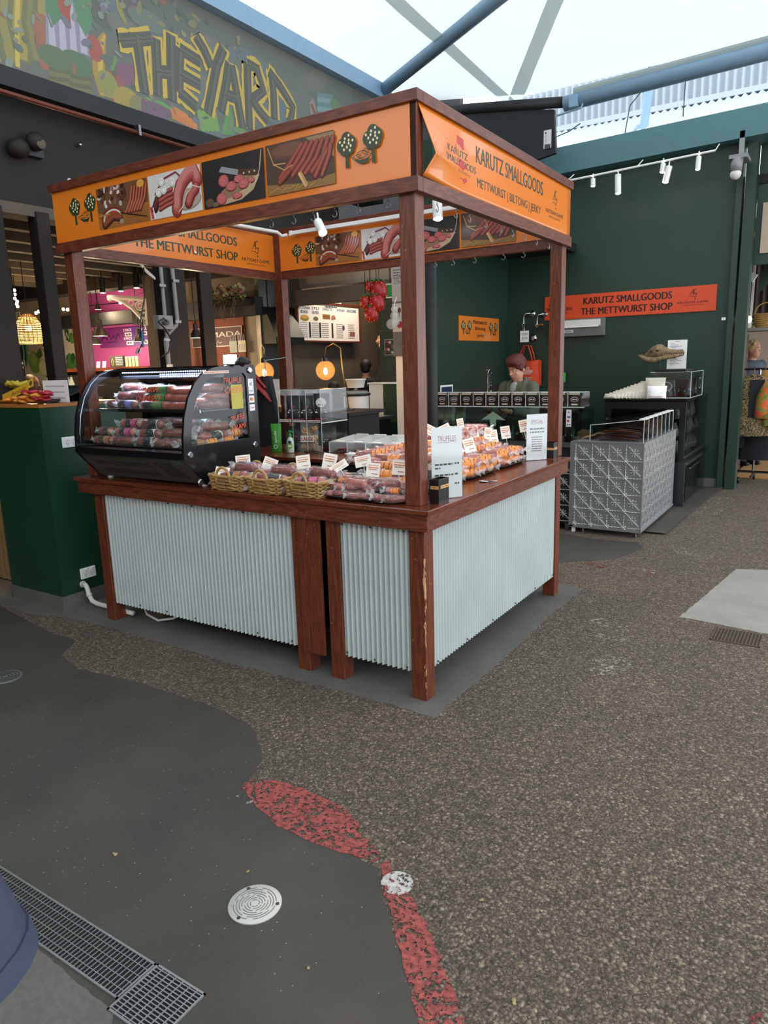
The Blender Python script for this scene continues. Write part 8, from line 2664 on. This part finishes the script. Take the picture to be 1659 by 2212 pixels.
p.rect(.01, .01, b.x - a.x - .01, b.z - a.z - .01, '#1f7a3c')
obj('rod', MB().tube([((a.x + b.x) / 2, 4.52, b.z), ((a.x + b.x) / 2, 4.52, 2.99)], .008, 6), 'black', ex)
p.build('sign_face', ex, frame((a.x, 4.499, a.z), (1, 0, 0), (0, 0, 1)), 'print_glow')
mat('berry', '#a81f26', .35, var=.1, vs=20)
mat('seed', '#d8b04a', .5)
mat('calyx', '#3a6a34', .6)
SBY = 3.4
sby = MB().sph((0, 0, 0), (.5, .5, .5), 18, 14, fn=lambda d: 1 - .34 * max(0, -d.z) ** 1.3 + .05 * d.z)
for k, (u, v_, wpx, lab) in enumerate(((819, 632, 37, 'largest red strawberry ornament at the top of the hanging bunch'), (802, 622, 22, 'strawberry ornament half hidden behind the largest one'), (819, 660, 35, 'middle strawberry ornament of the hanging bunch'), (797, 657, 26, 'small strawberry ornament at the side of the bunch'), (812, 683, 31, 'lowest strawberry ornament of the hanging bunch'))):
 c_ = at(u, v_, 'y', SBY)
 r = wpx * ((c_ - CAM).dot(_F)) / FPX
 e = thing('strawberry_ornament', lab, 'ornament', c_, 'hanging strawberry ornaments')
 c_ = c_ + Vector((0, -.02 * k, 0))
 obj('berry', MB().add([(q[0] * r + c_.x, q[1] * r + c_.y, q[2] * r * 1.4 + c_.z) for q in sby.v], sby.f), 'berry', e, smooth=True)
 for j in range(34):
  a_, b_ = j * 2.4, .5 + 2.2 * (j / 34)
  d = Vector((math.sin(b_) * math.cos(a_), math.sin(b_) * math.sin(a_), math.cos(b_)))
  if d.y > .3:
   continue
  f = 1 - .34 * max(0, -d.z) ** 1.3 + .05 * d.z
  obj('seed', MB().sph((c_.x + d.x * r * .5 * f, c_.y + d.y * r * .5 * f, c_.z + d.z * r * .7 * f), (.0045, .0045, .006), 6, 4), 'seed', e)
 for j in range(6):
  a_ = j * PI / 3
  obj('calyx', MB().tube([c_ + Vector((0, 0, r * .72)), c_ + Vector((.22 * r * math.cos(a_), .22 * r * math.sin(a_), r * .72)), c_ + Vector((.42 * r * math.cos(a_), .42 * r * math.sin(a_), r * .55))], [.01, .02, .003], 5, flat=.3), 'calyx', e)
 obj('cord', MB().tube([c_ + Vector((0, 0, r * .7)), (c_.x, c_.y, 2.76)], .004, 5), 'black', e)
struct('beam_ornament', MB().box(-3.4, SBY - .25, 2.75, -1.9, SBY + .1, 2.80), 'dark_beam')
wp = thing('poster', 'pale poster lettered WAFFLE CONE beside the corner post', 'poster', at(860, 640, 'y', 3.2))
a, b = at(850, 770, 'y', 3.3), at(876, 575, 'y', 3.3)
obj('sheet', MB().box(a.x, 3.3, a.z, b.x, 3.31, b.z), 'grey_coping', wp)
obj('backing_post', MB().box(a.x + .02, 3.311, 0, b.x, 3.36, b.z), 'plastic_white', wp)
p = Print()
w_, h_ = b.x - a.x, b.z - a.z
p.rect(0, .62 * h_, w_, h_, '#b5b2ac').text('WAFFLE', .5 * w_, .88 * h_, .04 * h_, '#3a3a3c', w=.75 * w_, bold=0).text('CONE', .45 * w_, .835 * h_, .04 * h_, '#3a3a3c', w=.6 * w_, bold=0)
for k in range(3):
 p.dashes(.1 * w_, (.97 - .03 * k) * h_, .8 * w_, .012 * h_, '#4a4a4c', k)
p.rect(0, .28 * h_, w_, .6 * h_, '#c9c6c0').ell(.5 * w_, .52 * h_, .12 * w_, .03 * h_, '#7a3a34').rect(.48 * w_, .45 * h_, .52 * w_, .5 * h_, '#7a3a34').ell(.5 * w_, .36 * h_, .2 * w_, .04 * h_, '#a83a3a')
p.build('poster_print', wp, frame((a.x, 3.2995, a.z), (1, 0, 0), (0, 0, 1)))
ct = thing('clear_tubs', 'clear plastic tubs hanging in a net beside the poster', 'plastic tubs', at(848, 690, 'y', 3.25))
for k, (u, v_, r) in enumerate(((852, 668, .035), (851, 682, .04), (846, 700, .055), (854, 695, .045))):
 obj('tub', MB().sph(at(u, v_, 'y', 3.24), (r, r * .8, r * .9), 12, 8, fn=lambda d: 1 + .08 * math.sin(11 * d.x) * math.sin(9 * d.z)), 'frost', ct)
obj('net_cord', MB().tube([at(851, 690, 'y', 3.24), at(852, 655, 'y', 3.26), at(858, 640, 'y', 3.305)], .004, 5), 'white', ct)
# cook with raised arm, seen from behind
h0 = at(790, 790, 'y', 5.6)
pk_ = dict(re=(.36, -.12, .84), rw=(.44, -.18, .99), le=(-.22, -.05, .62), lw=(-.15, -.25, .6))
person('cook in a black shirt with one arm raised, seen from behind in the kitchen', (h0.x, 5.6, 0), PI + .3, 1.70, 'dark_cloth', 'dark_cloth', dict(ls=(.165, 0, .80), rs=(-.165, 0, .80), re=(-.2, -.12, .93), rw=(-.15, -.2, 1.1)), 'skin', 'hair_dark', cropped_hair, face=False, voxel=.016)
q = at(766, 855, 'y', 4.9)
h1 = at(775, 842, 'y', 4.95)
person('kitchen helper in black bending behind the globe lamp', (at(690, 850, 'y', 4.4).x, 4.7, 0), PI - .5, 1.42, 'dark_cloth', 'dark_cloth', None, 'skin_dark', 'hair_dark', cropped_hair, face=False, voxel=.018)
# globe lamps on the neighbouring bench
nbn = thing('lamp_bench', 'dark neighbouring bench behind the stall back counter', 'bench', (-2.6, 2.7, 0))
obj('top', MB().box(-3.35, 2.35, 1.17, -2.08, 2.95, 1.20), 'dark_brown', nbn)
obj('body', MB().box(-3.3, 2.4, 0, -2.12, 2.9, 1.17), 'black_matte', nbn)
for k, (u, v_, lab) in enumerate(((571, 803, 'amber glass globe lamp above the display fridge end'), (703, 800, 'amber glass globe lamp on a curved brass stand'))):
 c_ = at(u, v_, 'y', 2.6)
 r = 21 * ((c_ - CAM).dot(_F)) / FPX
 e = thing('globe_lamp', lab, 'lamp', (c_.x, 2.6, 1.2), 'amber globe lamps')
 obj('globe', MB().sph(c_, r, 18, 12), 'lamp_glass', e, smooth=True)
 obj('filament', MB().sph(c_ - Vector((0, 0, r * .1)), (r * .2, r * .2, r * .36), 10, 8), 'bulb_warm', e, smooth=True)
 obj('cap', MB().lathe([(r * .3, 0), (r * .3, r * .35), (r * .12, r * .55)], c_ + Vector((0, 0, r * .9)), 12), 'black', e, smooth=40)
 top = c_ + Vector((0, 0, r * 1.4))
 dx = .13 if k else -.1
 obj('stand', MB().tube([top, top + Vector((0, .02, r * .9)), top + Vector((dx * .5, .05, r * 1.3)), top + Vector((dx, .07, r * .8)), Vector((c_.x + dx * 1.3, 2.68, 1.22))], .006, 7), mat('brass%d' % k, '#a08a58', .35, .8), e, smooth=True)
 obj('base', MB().lathe([(.07, 0), (.07, .012), (.015, .025)], (c_.x + dx * 1.3, 2.68, 1.201), 16), 'black', e, smooth=40)
 lamp('light', 'POINT', c_, 7, '#ffb65c', r, e)
tr_ = thing('snack_tray', 'orange-labelled wooden tray of nuts beside the globe lamps', 'tray', (-2.6, 2.5, 1.2))
q = at(588, 880, 'y', 2.45)
obj('tray', MB().box(q.x - .12, 2.38, 1.2, q.x + .2, 2.6, 1.24), 'band_tan', tr_)
obj('label', MB().box(q.x - .1, 2.37, 1.21, q.x + .02, 2.379, 1.27), 'band_orange', tr_)
obj('nuts', MB().grid(lambda a, b: (q.x - .11 + .3 * a, 2.39 + .2 * b, 1.245 + .012 * math.sin(40 * a) * math.sin(33 * b)), 16, 10), 'snack', tr_)
qr = thing('notice_sheet', 'small pale notice card beside the globe lamp', 'notice', (q.x, 2.5, 1.2))
a = at(594, 828, 'y', 2.5)
obj('card', MB().box(a.x - .05, 2.5, 1.245, a.x + .05, 2.503, a.z + .04), 'paper', qr)
obj('prop', MB().box(a.x - .01, 2.503, 1.2, a.x + .01, 2.52, 1.3), 'acrylic', qr)
# black coat with red straps hanging at the back post
hc_ = thing('hanging_coat', 'black coat with a red strap hanging beside the stall back post', 'coat', (-2.42, 1.75, 1.0))
a, b = at(572, 805, 'y', 1.8), at(572, 985, 'y', 1.8)
def coat(s_, t_):
 wd_ = .05 + .11 * min(1, t_ * 1.6)
 an = 2 * PI * s_
 return (a.x + .01 + wd_ * math.cos(an) - .05 * t_, 1.80 + .05 * math.sin(an) + .008 * math.sin(6 * an), a.z - .03 - (a.z - .98) * t_)
obj('body', MB().grid(coat, 20, 12, True), 'dark_cloth', hc_, smooth=True)
mat('red_strap', '#8a1f22', .6)
obj('strap', MB().tube([at(547, 815, 'y', 1.74), at(556, 830, 'y', 1.73), at(572, 850, 'y', 1.72), at(585, 868, 'y', 1.73)], [.03, .035, .028, .012], 8, flat=.35), 'red_strap', hc_, smooth=True)
obj('strap', MB().tube([at(548, 808, 'y', 1.75), at(560, 820, 'y', 1.75), at(574, 838, 'y', 1.74)], [.02, .025, .015], 8, flat=.4), 'red_strap', hc_, smooth=True)
obj('hanger', MB().tube([(a.x + .0, 1.8, a.z - .03), (a.x, 1.82, a.z + .1), (-2.43, 1.97, a.z + .12)], .005, 6), 'steel', hc_)
# ================================================================ clothing shop down the corridor
RY = 7.35
gr_ = thing('garment_rack', 'chrome garment rack on castors in the corridor', 'garment rack', (.8, RY, 0))
obj('top_rail', MB().tube([(.45, RY, 1.42), (1.6, RY, 1.42)], .014, 8), 'chrome', gr_, smooth=True)
obj('base_rail', MB().tube([(.48, RY, .13), (1.6, RY, .13)], .016, 8), 'chrome', gr_, smooth=True)
for x in (.66, 1.5):
 obj('upright', MB().tube([(x, RY, .13), (x, RY, 1.42)], .013, 8), 'chrome', gr_)
 obj('foot_bar', MB().tube([(x, RY - .22, .1), (x, RY + .22, .1)], .013, 8), 'black', gr_)
for x, y in ((.52, RY - .18), (.66, RY + .2), (1.5, RY - .2), (1.5, RY + .2)):
 obj('castor', MB().lathe([(.035, -.012), (.042, 0), (.035, .012)], (x, y, .042), 14, ry(PI / 2)), 'black', gr_, smooth=40)
def print_cloth(name, cols, scale):
 t = NT(name)
 v = t.coord('Object')
 n_ = t.noise(v, scale, 4, .7, 1.5)
 st_ = [(i / (len(cols) - 1) * .5 + .25, c) for i, c in enumerate(cols)]
 r_ = t.ramp(n_, st_)
 r_.node.color_ramp.interpolation = 'CONSTANT'
 t.set(Base_Color=r_, Roughness=.8)
print_cloth('brocade', ['#14120f', '#1a1712', '#8a7448', '#a89468', '#6b5a38'], 45)
print_cloth('brocade2', ['#2a1f1a', '#8a7448', '#4a3428', '#a08a5c'], 60)
print_cloth('floral', ['#3a4a1f', '#6a7a2c', '#c85a24', '#b8386a', '#5a6a28'], 9)
mat('mustard', '#b08a3c', .8, var=.15)
mat('black_cloth', '#0e0f14', .85)
def garment(label, x, y, z1, z0, w, m, yaw, name='jacket', panel=None):
 e = thing(name, label, 'garment', (x, y, z0), 'clothes on the garment rack')
 R = rz(yaw)
 def fn(s_, t_):
  an = 2 * PI * s_
  sh = min(1, .35 + t_ * 5)
  k_ = (1 + .22 * t_) * sh
  c_ = math.cos(an)
  px = math.copysign(abs(c_) ** .6, c_) * w * .5 * k_
  return R @ Vector((px, .07 * math.sin(an) * (1 + .5 * t_) + .012 * math.sin(5 * an) * t_, 0)) + Vector((x, y, z1 - (z1 - z0) * t_))
 obj('cloth', MB().grid(fn, 28, 14, True), m, e, smooth=True)
 for s_ in (-1, 1):
  a = R @ Vector((s_ * w * .42, 0, 0)) + Vector((x, y, z1 - .09))
  b = R @ Vector((s_ * w * .62, -.03, 0)) + Vector((x, y, z1 - (z1 - z0) * .45))
  c_ = R @ Vector((s_ * w * .66, -.04, 0)) + Vector((x, y, z1 - (z1 - z0) * .85))
  obj('sleeve', MB().tube([a, a.lerp(b, .5), b, b.lerp(c_, .5), c_], [.075, .085, .08, .08, .085], 10), m, e, smooth=True)
 if panel:
  obj('front_panel', MB().grid(lambda s_, t_: R @ Vector(((s_ - .5) * w * .4 + w * .05, -.085 - .03 * t_, 0)) + Vector((x, y, z1 - .06 - (z1 - z0) * .6 * t_)), 6, 6), panel, e)
 obj('hanger', MB().tube([R @ Vector((-w * .4, 0, 0)) + Vector((x, y, z1 - .06)), Vector((x, y, z1 - .005)), R @ Vector((w * .4, 0, 0)) + Vector((x, y, z1 - .06))], .014, 6).tube([(x, y, z1), (x, y, 1.43)], .004, 5), 'band_tan', e)
 return e
garment('gold and black brocade jacket at the end of the garment rack', .62, RY - .28, 1.36, .62, .40, 'brocade', .35, panel='black_cloth')
garment('bright floral orange and green jacket on the garment rack', .96, RY - .26, 1.34, .75, .38, 'floral', .3)
garment('black long skirt hanging under the brocade jacket', .72, RY - .05, 1.30, .3, .40, 'black_cloth', .2, 'skirt')
garment('mustard fringed shawl on the rack behind the jackets', .92, RY + .35, 1.5, 1.15, .34, 'mustard', .3, 'shawl')
struct('wall_corridor_sheet', corr(.2, 2.2, 2.0, 3.5, lambda a, d, z: (a, 9.2 + d * 2, z), .09, .012), 'dim_wall', smooth=True)
sh_ = thing('display_shelf', 'high grey shelf in the clothing shop', 'shelf', (.9, 8.2, 1.85))
obj('board', MB().box(.2, 7.9, 1.90, 2.0, 8.4, 1.94), 'grey_coping', sh_)
obj('bracket', MB().box(.25, 8.36, 1.6, .29, 8.4, 1.9), 'grey_coping', sh_)
obj('upright_panel', MB().box(.2, 8.0, 1.94, .45, 8.05, 2.75), 'plastic_white', sh_)
q = at(1652, 700, 'y', 8.1)
e = thing('wicker_basket', 'wicker basket with greenery on the high clothing shop shelf', 'basket', (q.x, 8.1, 1.94))
for k in range(7):
 r = .1 + .006 * k
 obj('weave_row', MB().tube([(q.x + r * math.cos(t_), 8.1 + r * math.sin(t_), 1.955 + .026 * k) for t_ in [2 * PI * j / 20 for j in range(20)]], .014, 6, closed=True), 'wicker', e, smooth=True)
obj('handle', MB().tube([(q.x + .13 * math.cos(t_), 8.1, 2.12 + .14 * math.sin(t_)) for t_ in [PI * j / 10 for j in range(11)]], .01, 6), 'wicker', e, smooth=True)
for k in range(14):
 a = Vector((q.x - .14 + rf.uniform(-.03, .05), 8.05, 2.0 + rf.uniform(-.05, .1)))
 obj('leaf', MB().add([a, a + Vector((-.04, -.01, .01)), a + Vector((-.07, -.02, -.02)), a + Vector((-.03, -.01, -.03))], [(0, 1, 2, 3)]), 'leaf_green', e)
q = at(1621, 597, 'y', 7.6)
sp_ = thing('track_spot', 'white square-ended spot inside the clothing shop', 'spot light', q)
obj('housing', MB().obox(q, (.13, .09, .1), ry(.5)), 'white', sp_)
obj('ball_joint', MB().sph(q + Vector((-.1, 0, .03)), .04), 'white', sp_, smooth=True)
obj('stem', MB().tube([q + Vector((-.1, 0, .05)), (q.x + .12, 7.6, 3.51)], .012, 6), 'white', sp_)
lamp('light', 'SPOT', q + Vector((.05, -.02, -.08)), 30, '#fff0d8', .05, sp_, q + Vector((.3, -.2, -1)), 100, .8)
q = at(1618, 690, 'y', 7.8)
bb_ = thing('bare_bulb', 'bare hanging bulb inside the clothing shop', 'bulb', q)
obj('bulb', MB().sph(q, (.035, .035, .045)), 'lamp_rim', bb_, smooth=True)
obj('flex', MB().tube([q + Vector((0, 0, .04)), (q.x, q.y, 3.5)], .005, 5), 'black', bb_)
lf = obj('banner_leaf', MB().prism([(0, 0), (.05, .3), (.2, .6), (.3, .75), (.26, .5), (.16, .2)], at(1634, 640, 'y', 7.5), (1, 0, 0), (0, 0, 1), (0, .01, 0)), 'green_wall')
tag(lf, 'long dark green leaf-shaped banner in the clothing shop doorway', 'banner')
cbn = thing('red_cabinet', 'narrow dark red cabinet inside the clothing shop door', 'cabinet', (.45, 8.0, 0))
obj('body', MB().box(.2, 7.75, 0, .43, 8.05, 1.86), mat('red_brown', '#4a1a18', .5), cbn)
obj('door', MB().box(.25, 7.74, .1, .42, 7.75, 1.2), 'red_brown', cbn)
obj('handle', MB().box(.40, 7.725, 1.0, .41, 7.74, 1.2), 'steel', cbn)
q = at(1625, 760, 'y', 8.9)
person('woman with curly blond hair and grey jacket far inside the clothing shop', (q.x, 8.9, 0), .9, 1.80, 'steel_cloth' if 'steel_cloth' in MATS else mat('steel_cloth', '#4c5560', .8), 'denim', None, 'skin', 'hair_blond', curly_hair, face=True, voxel=.018, head_yaw=.3)
ft = struct('floor_shop_boards', MB().box(.41, 7.6, .0, 4.0, 12.0, .012), 'kraft')
# passer-by in a navy coat at the frame edge
hq = Vector((.33, -2.72, 0))
e, J, _h, _hh, _m = person('passer-by in a navy coat with only a sleeve at the lower frame edge', hq, .885, 1.70, 'navy_coat', 'dark_cloth', dict(le=(.33, 0, .62), lw=(.365, 0, .535), ls=(.19, 0, .80)), 'skin', 'hair_dark', cropped_hair, face=False, voxel=.02)
sa, sb2, sc2 = J((.19, 0, .81)), J((.33, 0, .62)), J((.40, 0, .45))
pts = [sa.lerp(sb2, k / 4) for k in range(4)] + [sb2.lerp(sc2, k / 5) for k in range(6)]
obj('sleeve', MB().tube(pts, [.08, .082, .084, .086, .086, .086, .09, .092, .095, .097], 18), 'navy_coat', e, smooth=40)
obj('cuff', MB().tube([sc2.lerp(sb2, .12), sc2], .1, 18), 'navy_coat', e, smooth=40)
# small litter on the ground
mat('dry_leaf', '#9a8a62', .8, var=.3, vs=60)
for k, (u, v_, r) in enumerate(((249, 1847, .011), (536, 1884, .007), (666, 2093, .007), (1041, 1946, .008), (1110, 2165, .01), (1335, 1682, .006))):
 c_ = at(u, v_, 'z', 0)
 o = obj('dry_leaf', MB().sph((c_.x, c_.y, .0035), (r, r * .6, .003), 10, 6, rz(k * 1.3), lambda d: 1 + .3 * math.sin(5 * d.x + k)), 'dry_leaf', smooth=True)
 tag(o, 'small dry %s fragment lying on the %s' % (['leaf', 'leaf', 'bark', 'petal', 'petal', 'leaf'][k], ['smooth asphalt beside the channel grate', 'smooth asphalt above the round cover', 'smooth asphalt past the round cover', 'rough asphalt beside the white spot', 'rough asphalt beside the red line', 'rough asphalt in the middle of the yard'][k]), 'litter')
ground_poly('floor_white_stain', [(508, 1720), (530, 1716), (545, 1732), (535, 1738)], 'white_stain', .0035, .004)
# fill light added to brighten the kitchen
kl = thing('kitchen_fill_light', 'added warm fill light under the kitchen ceiling', 'fill light', (-3.9, 5.6, 2.96))
obj('housing', MB().box(-4.05, 5.0, 2.93, -3.85, 6.4, 2.98), 'white', kl)
obj('diffuser', MB().box(-4.03, 5.02, 2.915, -3.87, 6.38, 2.93), 'lamp_rim', kl)
kl_ = lamp('light', 'AREA', (-3.95, 5.7, 2.9), 20, '#ffe8cc', parent=kl).data
kl_.shape = 'RECTANGLE'
kl_.size, kl_.size_y = .2, 1.3
# ================================================================ labels of look-alikes: say the place of each in its row
ORD = 'first second third fourth fifth sixth seventh eighth ninth tenth eleventh twelfth thirteenth fourteenth fifteenth'.split()
same = {}
bpy.context.view_layer.update()
for o in list(COL.objects):
 if o.parent is None and o.get('label') and o.get('category'):
  same.setdefault(o['label'], []).append(o)
for lab, os_ in same.items():
 if 1 < len(os_) <= 15 and len(lab.split()) <= 12:
  os_.sort(key=lambda o: (o.matrix_world.translation - CAM).dot(_R2) / max(.1, (o.matrix_world.translation - CAM).dot(_F)))
  for k, o in enumerate(os_):
   o['label'] = lab + ', ' + ORD[k] + ' from the left'
